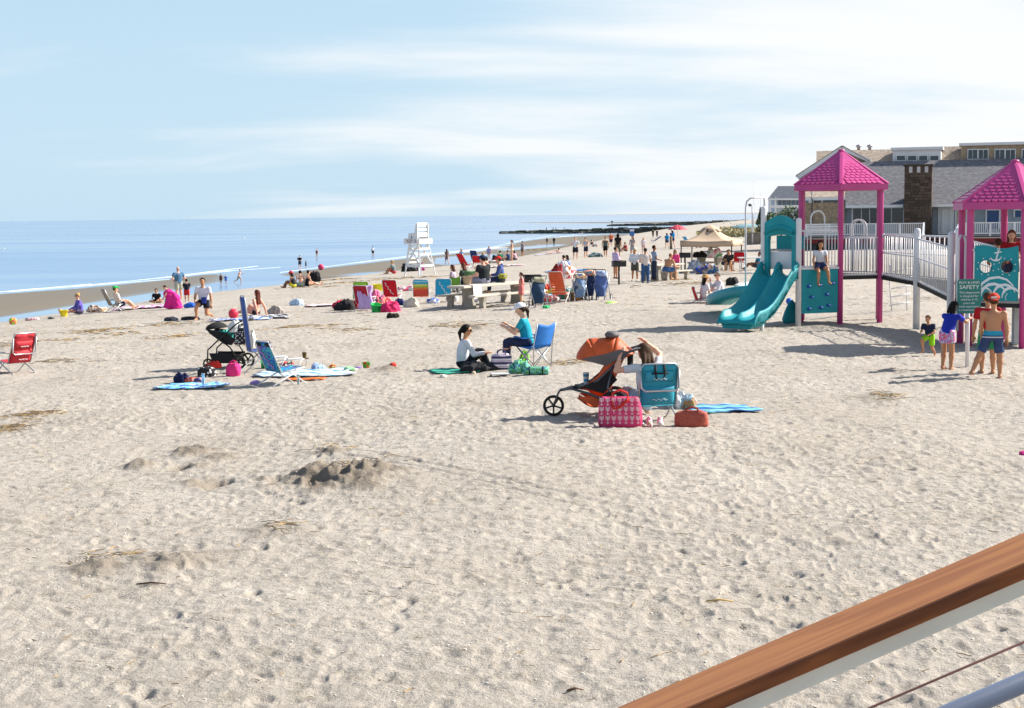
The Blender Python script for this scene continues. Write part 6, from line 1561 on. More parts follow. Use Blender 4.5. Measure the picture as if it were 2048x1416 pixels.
for k in range(4):
    a, b_ = ev[k], ev[(k+1) % 4]; mb = MB(); mb.grid(lambda u, v: (a.lerp(b_, u)).lerp(av, v*.93)+Vector((0, 0, -.18*math.sin(PI*v)-.06*math.sin(PI*u)*(1-v))), 8, 8, thick=(0, 0, -.01)); mb.build('roof_panel', TAN, cano)
    mb = MB(); o_ = ((a+b_)/2); o_ = Vector((o_.x, o_.y, 0)).normalized()*.01; mb.grid(lambda u, v: a.lerp(b_, u)+o_+Vector((0, 0, -.06*math.sin(PI*u)-.28*v)), 8, 2, thick=o_); mb.build('valance', TAN, cano)
    mb = MB(); g_ = gz(a.x+cen.x, a.y+cen.y)-cen.z; mb.bar(Vector((a.x*.98, a.y*.98, g_-.05)), Vector((a.x*.98, a.y*.98, a.z+.02)), .055); mb.build('leg', BLACKM, cano)
    mb = MB(); mb.bar(a*.98+Vector((0, 0, -.26)), b_*.98+Vector((0, 0, -.26)), .03, .04); mb.build('truss_bar', BLACKM, cano)
mb = MB(); mb.lathe([(.62, av.z-.33), (.40, av.z-.15), (.02, av.z+.02)], 4, (av.x, av.y, 0)); mb.build('vent_cap', TAN, cano); mb = MB(); mb.lathe([(.52, av.z-.36), (.38, av.z-.22), (.3, av.z-.2)], 12, (av.x, av.y, 0)); mb.build('vent', TANS, cano)
ub = at(1365, 474); ua = at_d(1355, 450, ub.y); um = thing('beach_umbrella', 'pink red beach umbrella far off beyond the canopy', 'umbrella', Vector((ua.x, ua.y, gz(ua.x, ua.y))))
uz = ua.z-um.location.z; ur = 20/ppm(ub.y)
mb = MB(); mb.tube([(0, 0, -.1), (0, 0, uz-.1)], .025, 6); mb.build('pole', STEEL, um); PKU = mat('pink_red_umbrella', '#cf4256', .7, .08)
for k in range(8):
    a0, a1 = 2*PI*k/8, 2*PI*(k+1)/8; mb = MB(); mb.grid(lambda u, v: (ur*v*math.cos(a0+(a1-a0)*u)*(1-.08*math.sin(PI*u)*v), ur*v*math.sin(a0+(a1-a0)*u), uz-.34*ur*v*v-.12*ur*v), 4, 5, thick=(0, 0, -.012)); mb.build('canopy_panel', PKU, um)
mb = MB(); mb.lathe([(.03, uz-.02), (.02, uz+.12), (.001, uz+.14)], 8); mb.build('finial', STEEL, um)

# ---------------------------------------------------------------- picnic tables, grills
pA, pB = G(893, 622), G(1042, 606)
tabA = picnic_table('weathered concrete picnic table with a white towel over its end', pA+Vector((.3, .3, 0)), pB+Vector((.3, .6, 0)), h=.78, w=.72)
picnic_table('concrete picnic table where the shirtless man sits', G(1296, 563)+Vector((.2, .6, 0)), G(1352, 558)+Vector((.2, .6, 0)), h=.76, w=.7)
picnic_table('concrete picnic table in the shade of the tan canopy', G(1398, 541)+Vector((0, .8, 0)), G(1450, 541)+Vector((0, .8, 0)), h=.76, w=.7)
grill('black charcoal grill on a post beside the lavender shirted man', G(1238, 570), D2R(10)); grill('black charcoal grill on a post left of the canopy table', G(1370, 545), D2R(-12)); grill('black charcoal grill behind the folding cart', G(1066, 612), D2R(5), 1.0)
# towel over table end, things on the table
TL = Vector(tabA.location); ta_ = tabA.rotation_euler.z; tdir = Vector((math.cos(ta_), math.sin(ta_), 0)); tnor = Vector((-math.sin(ta_), math.cos(ta_), 0)); tln = (pB-pA).length
tp = lambda u, v, z: TL+tdir*(u*tln)+tnor*v+Vector((0, 0, z))
WTW = cloth('#dfe0e4')
mb = MB(); q0 = tp(-.36, -.15, .79)
mb.grid(lambda u, v: q0+tdir*((u-.5)*.5)+tnor*(-.05-.2*min(v*2, 1)-.05*max(0, v*2-1)+.02*math.sin(9*u))+Vector((0, 0, .012-(.55*max(0, v*2-1))*(1+.1*math.sin(7*u)))), 12, 12, thick=(0, 0, -.01)); tag(mb.build('hand_towel', WTW), 'white towel hanging over the corner of the concrete table', 'towel')
pail('tan woven basket on the concrete table left of the man in black', tp(-.33, .12, .785), .16, .30, mat('woven_straw', '#a5917a', .9, .2, 30), hm=BLACKM, name='basket', cat='basket')
pail('small flower pot of yellow blooms on the concrete table', tp(.12, -.05, .785), .1, .14, mat('dark_pot', '#4b4a46', .7, .1), False, 'flower_pot', cat='pot')
fo = MB(); r_ = random.Random(4)
for i in range(60): fo.box(tp(.12, -.05, .95)+Vector((r_.gauss(0, .07), r_.gauss(0, .07), r_.uniform(-.03, .13))), (.05, .05, .03), r_.random()*3)
tag(fo.build('flower_bunch', cell_mat('yellow_green_bloom', ('#5f8a33', '#c9c23a', '#e3dc55'), 14)), 'bunch of yellow and green blooms in the table pot', 'flowers', kind='stuff')
bag('teal striped beach bag on the near bench of the concrete table', tp(.42, -.70, .46), ta_, (.46, .24, .36), stripe_mat('teal_white_stripes', ((0, '#2c9aa6'), (.75, '#d5e4e6')), 'X', 9), cloth('#2c9aa6'))
# ---------------------------------------------------------------- near right group: jogging stroller, backpack chair, bags
ORG = mat('orange_nylon', '#c2521b', .6, .12, 6, bump=.15); GRYF = mat('grey_nylon', '#5c595a', .7, .12, 6); GUN = mat('gunmetal_tube', '#55585c', .35, .05, metal=.6)
sp0 = G(1228, 831)
st = thing('jogging_stroller', 'orange and grey jogging stroller with three wheels', 'stroller', sp0, D2R(84))
wheel(st, (.31, 0, .205), .205); wheel(st, (-.31, 0, .205), .205); wheel(st, (0, .88, .155), .155)
def sb(name, pts, r, m_=GUN, n=8): mb = MB(); mb.tube(pts, r, n); return mb.build(name, m_, st)
for s_ in (-1, 1):
    sb('fork', [(s_*.05, .88, .155), (s_*.05, .80, .36), (0, .76, .40)], .014)
    sb('lower_tube', [(0, .78, .38), (s_*.12, .62, .42), (s_*.24, .35, .36), (s_*.27, .0, .23)], .02)
    sb('main_tube', [(s_*.14, .55, .42), (s_*.25, .22, .55), (s_*.27, -.10, .85), (s_*.27, -.22, .96), (s_*.26, -.40, 1.02)], .019)
    sb('brace', [(s_*.29, 0, .22), (s_*.28, .08, .45), (s_*.27, .0, .78)], .016)
sb('axle', [(-.31, 0, .205), (.31, 0, .205)], .016); sb('handlebar', [(-.26, -.40, 1.02), (-.24, -.46, 1.035), (.24, -.46, 1.035), (.26, -.40, 1.02)], .024, BLKFAB)
mb = MB(); mb.grid(lambda u, v: (( u-.5)*.46, .42-.36*min(v*1.8, 1)-.26*max(0, v*1.8-1), .46-.10*math.sin(PI*min(v*1.8, 1))*math.sin(PI*u)+.58*max(0, v*1.8-1)-.05*math.sin(PI*u)), 10, 14, thick=(0, -.015, -.012)); mb.build('seat', ORG, st)
for s_ in (-1, 1): mb = MB(); mb.prism([(.44, .44), (.12, .38), (-.20, .95), (.02, .92), (.22, .62)], lambda u, v: (s_*.235, u, v), lambda u, v: (s_*.222, u, v)); mb.build('seat_side', BLKFAB if s_ > 0 else ORG, st)
mb = MB(); mb.prism([(.45, .45), (.14, .36), (-.06, .56), (.04, .68), (.18, .60)], lambda u, v: (-.245, u, v), lambda u, v: (-.236, u, v)); mb.build('seat_tub', BLKFAB, st)
nrib = 3
for k in range(nrib):
    a0, a1 = D2R(2+k*54), D2R(2+(k+1)*54)
    def cf(u, v):
        a = a0+(a1-a0)*v; r1 = .44+.03*math.sin(2*a); x = (u-.5)*2; w_ = .26
        return (w_*math.sin(x*PI/2)*1.0, .10+r1*math.cos(a)*(.55+.45*math.cos(x*PI/2)), .84+(.36*math.sin(a))*(.25+.75*math.cos(x*PI/2))-.05*math.sin(PI*v))
    mb = MB(); mb.grid(cf, 12, 6, thick=(0, 0, -.01)); mb.build('canopy_panel', ORG, st)
for s_ in (-1, 1): mb = MB(); mb.prism([(.46, .86), (.10, .76), (-.24, .96), (-.10, 1.0), (.12, .93), (.3, .90)], lambda u, v: (s_*.262, u, v), lambda u, v: (s_*.25, u, v)); mb.build('canopy_side', GRYF, st)
mb = MB(); mb.lathe([(.001, 0), (.14, .01), (.16, .05), (.1, .09)], 14, (0, .02, 1.15), sx=1.1, sy=.7); mb.build('canopy_window_flap', GRYF, st)
mb = MB(); mb.grid(lambda u, v: ((u-.5)*.46, .52-.50*v, .30-.13*math.sin(PI*v)-.03*math.sin(PI*u)), 8, 8, thick=(0, 0, -.01)); mb.build('storage_basket', ORG, st)
for s_ in (-1, 1): mb = MB(); mb.prism([(.52, .31), (.27, .16), (.02, .30), (.1, .33)], lambda u, v: (s_*.235, u, v), lambda u, v: (s_*.228, u, v)); mb.build('basket_side', ORG, st)
mb = MB(); mb.box((0, .50, .44), (.34, .16, .03), bev=.01); mb.build('footrest', BLKFAB, st); mb = MB(); mb.box((0, -.24, .84), (.34, .08, .2), bev=.03); mb.build('parent_console', BLKFAB, st)
pl = Vector(sp0); pail('blue and white drink tumbler on the jogging stroller front', sp0+Vector((-.40, .05, .44)), .045, .2, stripe_mat('tumbler_print', ((0, '#3f8fc4'), (.5, '#c9d7dc')), 'Z', 14), False, 'tumbler', cat='cup')
# teal backpack chair with the woman in it
TEALF = mat('teal_blue_nylon', '#1f8fa8', .7, .1, 6, bump=.2)
cp = G(1305, 838); beach_chair('teal backpack beach chair with black carry strap seen from behind', cp, D2R(12), TEALF, w=.55, seat_h=.24, back=78, bl=.62, pouch=TEALF, strap=True, logo=mat('pale_logo_thread', '#b9d3da', .7, 0), pillow=TEALF)
person('woman in white tee reaching for the jogging stroller handle', cp+Vector((-.05, .16, 0)), 1.66, D2R(24), dict(POSES['low_chair'], pelvis=.19, lean=6, ra=((.45, .55, .55), (-.85, .25, .75)), la=((-1, .35, -.12), (.45, .35, .85)), rl=((.45, .9, .15), (.1, .55, -.8)), ll=((-.1, .95, .15), (0, .6, -.8))), 'fair', ('tee', '#cfd3d8'), ('pants', '#a9c3d6'), ('mid', '#4a3626'), female=True, fingers=True, look=(10, -8))
# pink arrow tote
tb = G(1240, 853); PKT = mat('hot_pink_tote', '#c32a63', .6, .07, 5); tt = bag('hot pink tote bag printed with rows of white arrows', tb, D2R(-4), (.60, .22, .42), PKT, cloth('#c03028'), 'tote_bag', pw=5)
am = mat('white_arrow_print', '#e8d6dd', .6, .03); mb = MB()
for r_ in range(3):
    for c in range(7):
        x, z = -.25+c*.083, .06+r_*.125; s_ = 1 if (r_+c) % 1 == 0 else -1; y = -.118+.004*r_*r_
        def stt(a, b_): mb.bar((a[0], y, a[1]), (b_[0], y, b_[1]), .0055, .006, up=(0, 1, 0))
        stt((x, z), (x, z+.10))
        for q in range(3): zq = z+.048+.018*q; stt((x, zq), (x-.03, zq+.026)); stt((x, zq), (x+.03, zq+.026))
        stt((x, z), (x-.018, z+.02)); stt((x, z), (x+.018, z+.02))
mb.build('arrow_print', am, tt)
mb = MB(); mb.tube([(-.11, -.10, .37), (-.09, -.135, .27), (-.01, -.14, .29), (.09, -.13, .38), (.12, -.10, .41)], .02, 5); mb.build('front_handle', cloth('#c03028'), tt)
bag('coral woven handbag lying on the sand', G(1384, 849), D2R(-8), (.46, .26, .22), dots_mat('coral_weave', '#a8503f', '#7e3226', 60, .35), cloth('#8a4030'), 'handbag', slump=.4)
SNK = cell_mat('pink_white_sneaker', ('#d8d8d4', '#d2477b', '#dfe0dc', '#86b54a'), 14)
sn = G(1310, 850); t = thing('sneakers', 'pair of pink and white sneakers under the teal backpack chair', 'shoes', sn)
for s_ in (-1, 1): sdf_obj('shoe', [rc((s_*.075, .07, .045), (s_*.075, -.10, .035), .045, .038), rc((s_*.075, .09, .06), (s_*.075, .06, .09), .042, .04)], .012, SNK, t, floor=0.0)
towel('blue and green striped towel right of the teal chair', G(1445, 818), D2R(8), .92, .75, stripe_mat('blue_green_towel', ((0, '#2c6fb4'), (.2, '#8fd0d8'), (.4, '#3fa06a'), (.6, '#7fc7cf'), (.8, '#2a57a4')), 'Y', 3.4, tilt=.15), .015)
heap('white and tan clothing dropped at the right leg of the teal chair', G(1362, 812), 0, (.3, .3, .3), cell_mat('white_tan_cloth', ('#d9dde2', '#a3bccb', '#b98d66'), 5), 7)
# ---------------------------------------------------------------- centre group: two women talking
p = G(928, 738); towel('green towel under the woman in the white sweatshirt', G(915, 744), D2R(4), 1.0, .8, mat('mint_towel', '#2f9e86', .9, .12), .012)
person('woman in white sweatshirt and black ponytail sitting on a green towel', p, 1.64, D2R(-72), dict(POSES['sit_floor'], lean=4, ra=((.2, .45, -.9), (-.1, .95, .1)), la=((-.2, .5, -.9), (0, .95, -.05))), 'tan', ('long', '#d6d8e0'), ('pants', '#20222a'), ('pony', '#17120f'), female=True, glasses=True, fingers=True, look=(-8, 0))
c2 = G(1068, 735); camp_chair('bright blue folding camp chair in the open sand', c2, D2R(48), mat('bright_blue_canvas', '#1c6fc2', .75, .15, 6, bump=.2), high=.88)
person('woman in teal tee and white cap sitting in the blue camp chair', c2+Vector((-.12, .02, 0)), 1.62, D2R(80), dict(POSES['chair'], lean=10, ra=((.2, .55, -.8), (-.3, .7, .45)), la=((-.2, .5, -.8), (.3, .75, .4))), 'fair', ('tee', '#1c98ab'), ('pants', '#2a3350'), ('pony', '#3a281d'), ('cap', '#e2e4ec'), female=True, sit_z=.50, fingers=True, look=(10, -6))
pail('small phone sized cup in the hands of the woman in teal', c2+Vector((-.50, .02, .72)), .035, .1, STEEL, False, 'drink_cup', cat='cup')
bag('navy and white striped tote bag between the two talking women', G(1003, 742), D2R(6), (.42, .24, .32), stripe_mat('navy_pink_stripes', ((0, '#3a3560'), (.42, '#d8cfd8'), (.55, '#8d6c8e'), (.65, '#d8cfd8')), 'Z', 9), cloth('#4a4468'), 'tote_bag', slump=.2)
heap('black jacket heaped in front of the woman in white', G(958, 744), 0, (.62, .4, .2), BLKFAB, 3, 'jacket')
pail('clear plastic cup beside the black jacket', G(976, 741), .045, .13, mat('cloudy_plastic', '#c7d0d2', .3, .05), False, 'plastic_cup', cat='cup')
PLD = cell_mat('blue_green_plaid', ('#2563a8', '#63b04f', '#7cc7c9', '#2a7a4a'), 16)
heap('blue and green print bag at the feet of the woman in teal', G(1037, 747), .2, (.36, .26, .26), PLD, 5, 'print_bag', 'bag')
q = G(1072, 750); t = thing('rolled_mat', 'rolled up plaid beach mat before the blue camp chair', 'mat', q, D2R(-6))
mb = MB(); mb.lathe([(.06, -.24), (.075, -.235), (.08, -.1), (.078, .1), (.075, .235), (.06, .24)], 14, (0, 0, .08), M=Matrix.Rotation(PI/2, 3, 'Y')); mb.build('roll', PLD, t)
for x in (-.12, .13): mb = MB(); mb.lathe([(.083, -.012), (.083, .012)], 14, (x, 0, .08), M=Matrix.Rotation(PI/2, 3, 'Y')); mb.build('strap', BLKFAB, t)
t = thing('tray', 'low folding tray in front of the striped tote', 'tray', G(1000, 752), .1); mb = MB(); mb.box((0, 0, .05), (.34, .2, .02), bev=.005); mb.build('tray_top', STEEL, t)
for s_ in (-1, 1): mb = MB(); mb.tube([(s_*.15, -.08, .04), (s_*.2, .0, .0), (s_*.15, .08, .04)], .008, 5); mb.build('leg', BLACKM, t)
heap('lime green cooler bag behind the blue camp chair leg', G(1050, 728), 0, (.2, .2, .3), cloth('#7dc23a'), 8, 'cooler_bag', 'bag')
heap('crumpled white tissue on the sand left of the green towel', G(888, 755), 0, (.12, .1, .06), cloth('#d9d4cc'), 9, 'tissue', 'litter'); heap('small pale shell before the black jacket', G(947, 749), 0, (.07, .06, .06), cloth('#d8c3ac'), 10, 'shell', 'shell')
# ---------------------------------------------------------------- near left group
rc_ = G(28, 748); REDF = mat('red_nylon', '#b3202f', .7, .1, 6, bump=.15)
beach_chair('red backpack beach chair alone at the left edge', rc_, D2R(52), REDF, w=.56, seat_h=.24, back=68, bl=.70, pouch=REDF, logo=mat('white_logo_thread', '#e6dede', .7, 0), pillow=REDF)
# black stroller
bs0 = G(462, 738); bst = thing('black_stroller', 'black stroller loaded with a turquoise blanket and a dotted bag', 'stroller', bs0, D2R(-100))
def bb_(name, pts, r, m_=BLACKM, n=7): mb = MB(); mb.tube(pts, r, n); return mb.build(name, m_, bst)
wheel(bst, (.28, .28, .15), .15); wheel(bst, (-.28, .28, .15), .15); wheel(bst, (.22, -.42, .11), .11); wheel(bst, (-.22, -.42, .11), .11)
for s_ in (-1, 1):
    bb_('frame_tube', [(s_*.24, -.42, .15), (s_*.26, -.40, .40), (s_*.27, -.15, .62), (s_*.27, .25, .95), (s_*.26, .38, 1.02)], .016); bb_('frame_tube', [(s_*.28, .28, .16), (s_*.27, .1, .45), (s_*.27, -.12, .62)], .016)
    bb_('basket_strut', [(s_*.24, -.36, .30), (s_*.25, .22, .30)], .010)
bb_('handlebar', [(-.26, .38, 1.02), (-.2, .45, 1.04), (.2, .45, 1.04), (.26, .38, 1.02)], .02)
mb = MB(); mb.grid(lambda u, v: ((u-.5)*.44, -.40+.60*v, .82-.26*v*math.sin(PI*v*.8)**.8-.04*math.sin(PI*u)), 8, 10, thick=(0, 0, -.03)); mb.build('seat_shell', BLKFAB, bst)
for s_ in (-1, 1): mb = MB(); mb.prism([(-.44, .84), (-.36, .74), (-.05, .52), (.12, .50), (.2, .62), (.0, .76)], lambda u, v: (s_*.232, u, v), lambda u, v: (s_*.215, u, v)); mb.build('seat_side', BLKFAB, bst)
mb = MB(); mb.grid(lambda u, v: (.25*math.cos(PI*u), -.44+.40*v*math.sin(PI*u)+.0, .83+.15*math.sin(PI*u)*math.sin(PI*(.2+.7*v))), 12, 8, thick=(0, 0, -.012)); mb.build('sun_canopy', BLKFAB, bst)
mb = MB(); mb.grid(lambda u, v: ((u-.5)*.46, -.36+.58*v, .30-.17*math.sin(PI*v)**.5), 6, 8, thick=(0, 0, -.01)); mb.build('under_basket', BLKFAB, bst)
for s_ in (-1, 1): mb = MB(); mb.prism([(-.38, .33), (-.30, .12), (.18, .12), (.24, .33)], lambda u, v: (s_*.245, u, v), lambda u, v: (s_*.235, u, v)); mb.build('basket_side', BLKFAB, bst)
heap('turquoise blanket inside the black stroller', bs0+Vector((-.14, .0, .64)), 0, (.34, .26, .16), cloth('#4dc3b4'), 12, 'blanket', 'blanket'); heap('white muslin cloth hanging on the stroller handle', bs0+Vector((.12, -.14, .78)), 0, (.26, .2, .24), cloth('#dfe2e2'), 13, 'muslin_cloth', 'cloth')
bg_ = bag('black bag with white dots hanging from the stroller handle', bs0+Vector((.28, -.16, .50)), D2R(8), (.34, .2, .36), dots_mat('black_white_dots', '#191b20', '#d9dadd', 22, .30), BLKFAB, 'nappy_bag'); heap('white shopping bag hanging right of the dotted bag', bs0+Vector((.50, -.06, .42)), 0, (.18, .2, .42), cloth('#dcdcd2'), 14, 'shopping_bag', 'bag')
# blue chair pair
NAVY = mat('navy_canvas', '#33559e', .8, .08, 5, bump=.15); n1 = G(512, 752)
beach_chair('plain navy blue high-back beach chair seen edge-on behind the stroller', G(516, 748)+Vector((0, .3, 0)), D2R(-66), NAVY, w=.40, seat_h=.42, back=84, bl=1.14, seat=.42, arms=False)
BLP = cell_mat('blue_surf_print', ('#1f58b0', '#2c7fd0', '#3fb0a8', '#1a469a', '#7f5fb0'), 9)
bc = beach_chair('blue surf print beach chair with aluminium frame on the towel', G(572, 770), D2R(-50), BLP, frame=STEEL, w=.52, seat_h=.26, back=68, bl=.62, seat=.5, pillow=BLKFAB, mark=mat('pink_print', '#b77fc4', .7, 0))
towel('blue and white towel under the surf print chair', G(610, 752), D2R(3), 1.9, .95, stripe_mat('blue_white_aqua', ((0, '#d7e2ea'), (.35, '#6fb4dc'), (.5, '#dfe6ec'), (.8, '#3f8cc8')), 'Y', 2.2, tilt=.3), .02, seed=2)
towel('orange towel in front of the blue and white towel', G(612, 762)+Vector((0, -.05, .03)), D2R(4), .72, .26, cloth('#dd6a26'), .018, seed=3)
towel('patterned blue towel left of the surf print chair', G(385, 780), D2R(-6), 1.15, .75, cell_mat('blue_tie_dye', ('#2d57b0', '#8fb6e6', '#4fc0e0', '#c9d8ee', '#2b6fc8'), 7), .02, seed=4)
heap('navy clothes on the patterned blue towel', G(364, 772)+Vector((0, 0, .03)), 0, (.22, .2, .17), cloth('#232a52'), 15); heap('red and coral clothes on the patterned blue towel', G(388, 773)+Vector((0, 0, .03)), 0, (.26, .2, .1), cell_mat('coral_mix', ('#c04a3c', '#d98a78', '#3a3f73'), 8), 16)
pail('clear water bottle standing on the patterned blue towel', G(407, 778)+Vector((0, 0, .03)), .032, .22, mat('clear_bottle', '#b7d3de', .15, .05, trans=.5), False, 'water_bottle', cat='bottle')
bag('black bag with white spots lying beside the pink bag', G(414, 757), D2R(8), (.36, .24, .2), dots_mat('spot_big', '#16181c', '#e2e2e4', 13, .34), BLKFAB, slump=.2); heap('red bottle bag on top of the spotted black bag', G(425, 752)+Vector((0, .1, .14)), 0, (.28, .14, .13), cloth('#d0382f'), 17, 'red_pouch', 'bag')
bag('hot pink drawstring bag by the black stroller', G(467, 756), D2R(-10), (.28, .22, .26), cloth('#e0387e'), cloth('#b02a66'), slump=.5)
pail('bright green toy bucket behind the surf print chair', G(530, 738), .11, .17, cloth('#2fae66', .4), tilt=.5, name='toy_bucket'); pail('watermelon print toy pail at the towel edge', G(733, 738), .085, .14, cell_mat('watermelon_print', ('#3c9a34', '#5cb338', '#c0392b'), 16, .4), name='toy_pail')
heap('red and black shoes beside the surf print chair seat', G(572, 740), 0, (.34, .2, .14), cell_mat('red_black_mix', ('#c23234', '#22201f', '#d9d5cc'), 9), 18, 'shoe_pile', 'shoes'); heap('small red and yellow toy on the white towel', G(664, 742)+Vector((0, 0, .03)), 0, (.14, .12, .13), cell_mat('toy_red_yellow', ('#b8332b', '#e0b93c', '#c7cdb5'), 16), 19, 'plush_toy', 'toy')
heap('pale blue cap on the white towel', G(634, 744)+Vector((0, 0, .03)), 0, (.26, .2, .12), cloth('#9fb8e6'), 20, 'folded_hat', 'hat'); heap('lime green cloth on the right end of the white towel', G(700, 746)+Vector((0, 0, .03)), 0, (.2, .14, .06), cloth('#98d39a'), 21); heap('purple toy shovel by the watermelon pail', G(713, 736), 0, (.2, .06, .04), cloth('#8c6fb8'), 22, 'toy_shovel', 'toy'); heap('red toy cup on the sand right of the pail', G(785, 741), 0, (.12, .08, .07), cloth('#c23b34'), 23, 'toy_cup', 'toy')
t = thing('folding_table', 'small folding drinks table with a jar behind the surf print chair', 'table', G(598, 732), .1); mb = MB(); mb.box((0, 0, .16), (.42, .22, .02), bev=.004); mb.build('table_top', mat('brown_board', '#7a6a55', .8, .15), t)
for s_ in (-1, 1): mb = MB(); mb.tube([(s_*.18, -.08, .15), (s_*.14, .0, .0), (s_*.18, .08, .15)], .008, 5); mb.build('leg', STEEL, t)
pail('brown glass jar on the small folding table', Vector(t.location)+Vector((.12, 0, .17)), .05, .12, mat('brown_jar', '#6d5a34', .3, .1), False, 'jar', cat='jar'); heap('purple bottle lying by the surf print chair legs', G(512, 772), 0, (.2, .07, .08), cloth('#9c86c4'), 24, 'sun_lotion', 'bottle'); pail('clear plastic bottle behind the right chair leg', G(597, 772), .03, .2, mat('clear_bottle', '#b7d3de', .15, .05, trans=.5), False, 'plastic_bottle', cat='bottle')
# ---------------------------------------------------------------- people standing and walking
def stand(label, px, py, top, turn, pose='stand', *a, **k):
    """feet at (px,py), crown at row top; face in degrees: 0 away, 180 to camera, 90 left, -90 right"""
    p = G(px, py); h = (py-top)/ppm(p.y); return person(label, p, float(np.clip(h, .7, 2.0)), D2R(turn), pose, *a, **k)
S, TT = 'short', 'tee'
BK, BR, GY, BL = '#17120f', '#4a3324', '#9a958c', '#b39262'
stand('elderly man in blue tee and khaki shorts standing at the berm edge', 358, 598, 531, 40, 'hips', 'pink', (TT, '#4c6f8f'), ('trunks', '#a7a79a'), ('bald', GY), g=1.15)
stand('boy in black top and red shorts beside the elderly man', 374, 603, 556, 12, 'front', 'tan', (TT, '#1c2230'), ('trunks', '#b3262c'), (S, BK), head=1.1)
stand('child in brown swimsuit wading by the sandbar tip', 442, 569, 547, 170, 'stand', 'brown', ('tank', '#5b3a2e'), ('shorts', '#6e4636'), (S, BR), head=1.1)
stand('child in bright blue suit wading by the sandbar tip', 452, 569, 549, 190, 'front', 'fair', (TT, '#3a74c2'), ('shorts', '#2f65b8'), (S, BR), head=1.1)
stand('bare chested child running through the shallows', 478, 566, 536, -80, 'run', 'fair', None, ('trunks', '#a9a08e'), (S, BL), head=1.08)
stand('adult in dark shirt with arms raised at the water edge', 600, 537, 510, 160, 'phone', 'fair', (TT, '#23272c'), ('trunks', '#3a4a50'), (S, BK))
stand('toddler in black standing near the adult at the water edge', 612, 537, 521, 120, 'front', 'fair', (TT, '#20242c'), ('trunks', '#20242c'), (S, BK), head=1.2)
stand('swimmer waist deep with a child in the calm sea', 634, 516, 497, 180, 'front', 'fair', ('onepiece', '#2d3138'), ('bikini', '#2d3138'), (S, BK))
stand('man in white tee and black shorts ankle deep in the sea', 746, 512, 492, 30, 'stand', 'tan', (TT, '#d9d9dc'), ('trunks', '#1d2026'), (S, BK))
stand('woman in dark print dress walking right of the lifeguard chair', 894, 528, 496, 20, 'walk', 'fair', ('dress', cell_mat('dark_print', ('#3b3430', '#6e4c46', '#8d8078'), 9)), None, ('mid', BR), female=True)
stand('woman in light blue tank and navy shorts carrying shoes', 923, 527, 491, 15, 'walk', 'fair', ('tank', '#4f9bd6'), ('shorts', '#1d2748'), ('mid', BL), female=True)
stand('girl in lavender top standing by the sunbathing group', 978, 520, 484, 175, 'stand', 'fair', (TT, '#a59ad0'), ('bikini', '#8f86b8'), ('mid', BL), female=True)
stand('woman in black bikini standing and looking left', 1024, 522, 480, 100, 'front', 'fair', ('bikini', '#1b1b1e'), ('bikini', '#e0d8a8'), ('pony', BR), female=True)
stand('slim boy in grey tee standing behind the sunbathing group', 1045, 513, 482, 120, 'stand', 'tan', (TT, '#8f92a0'), ('trunks', '#6e6468'), (S, BK))
stand('child bending over on the far wet sand', 1094, 488, 474, 150, 'walk', 'tan', (TT, '#4a4f55'), ('trunks', '#2b2d30'), (S, BK), head=1.1)
stand('figure in dark wetsuit on the far wet sand', 1108, 488, 473, 180, 'stand', 'fair', ('long', '#232a3a'), ('pants', '#232a3a'), (S, BK))
for i, (x, f) in enumerate(((1093, 90), (1106, -90), (1112, 90), (1128, -90))):
    q = at_d(x, 463.5, 535); person(('walker at the left end of the row on the rock jetty', 'left of the close pair of walkers on the rock jetty', 'right of the close pair of walkers on the rock jetty', 'walker at the right end of the row on the rock jetty')[i], q, 1.72, D2R(f), 'walk', 'tan', (TT, '#4a4d52'), ('pants', '#33363c'), (S, BK), group='walkers on the jetty', sit_z=.52*1.72)
stand('figure in white strolling on the wet sand before the jetty', 1164, 470, 462, 100, 'walk', 'fair', (TT, '#d0d2d4'), ('shorts', '#8d8f96'), (S, BK)); stand('figure in dark top strolling on the wet sand before the jetty', 1159, 469, 462, 80, 'walk', 'fair', (TT, '#34373d'), ('shorts', '#8d8f96'), (S, BK))
stand('man in white tee and black shorts holding a phone to his ear', 1151, 519, 473, 175, 'phone', 'fair', (TT, '#d3d5dd'), ('trunks', '#1f2433'), (S, BR))
stand('young man in grey tank looking down beside the man with the phone', 1172, 516, 475, 140, 'front', 'fair', ('tank', '#b3b8c4'), ('trunks', '#232941'), (S, BR), look=(0, -25))
stand('man in dark tank top and black shorts walking toward the table', 1211, 514, 472, 170, 'walk', 'tan', ('tank', '#4e5c5c'), ('trunks', '#17191c'), (S, BK))
stand('sunburnt shirtless man in navy shorts walking toward the camera', 1222, 492, 465, 178, 'walk', 'pink', (TT, '#cf6e4c'), ('trunks', '#2b3148'), (S, BR), g=1.1)
stand('woman in black top with long dark hair beyond the lavender shirted man', 1236, 512, 466, -10, 'stand', 'tan', (TT, '#262228'), ('capri', cell_mat('camo_print', ('#6a5c48', '#3f3c30', '#8a7a62'), 8)), ('long', BK), female=True)
stand('man in lavender shirt and dark shorts standing behind the grill', 1231, 558, 494, -65, 'front', 'tan', ('long', '#c3b0d4'), ('shorts', '#23252e'), (S, BK), shoes='#22201f')
stand('woman in grey dress standing left of the canopy crowd', 1265, 512, 471, 150, 'front', 'tan', ('dress', '#99959c'), None, ('mid', BK), female=True)
stand('woman in white top and pale skirt behind the jeans man', 1287, 507, 475, 185, 'front', 'fair', (TT, '#dcd7de'), ('shorts', '#c7a9ae'), ('long', BL), female=True)
stand('man in white long sleeves and pale bucket hat at the table', 1270, 560, 493, 165, 'front', 'tan', ('long', '#d9dde4'), ('trunks', '#55544b'), (S, BK), ('bucket', '#c9c4b2'), shoes='#d5d6da')
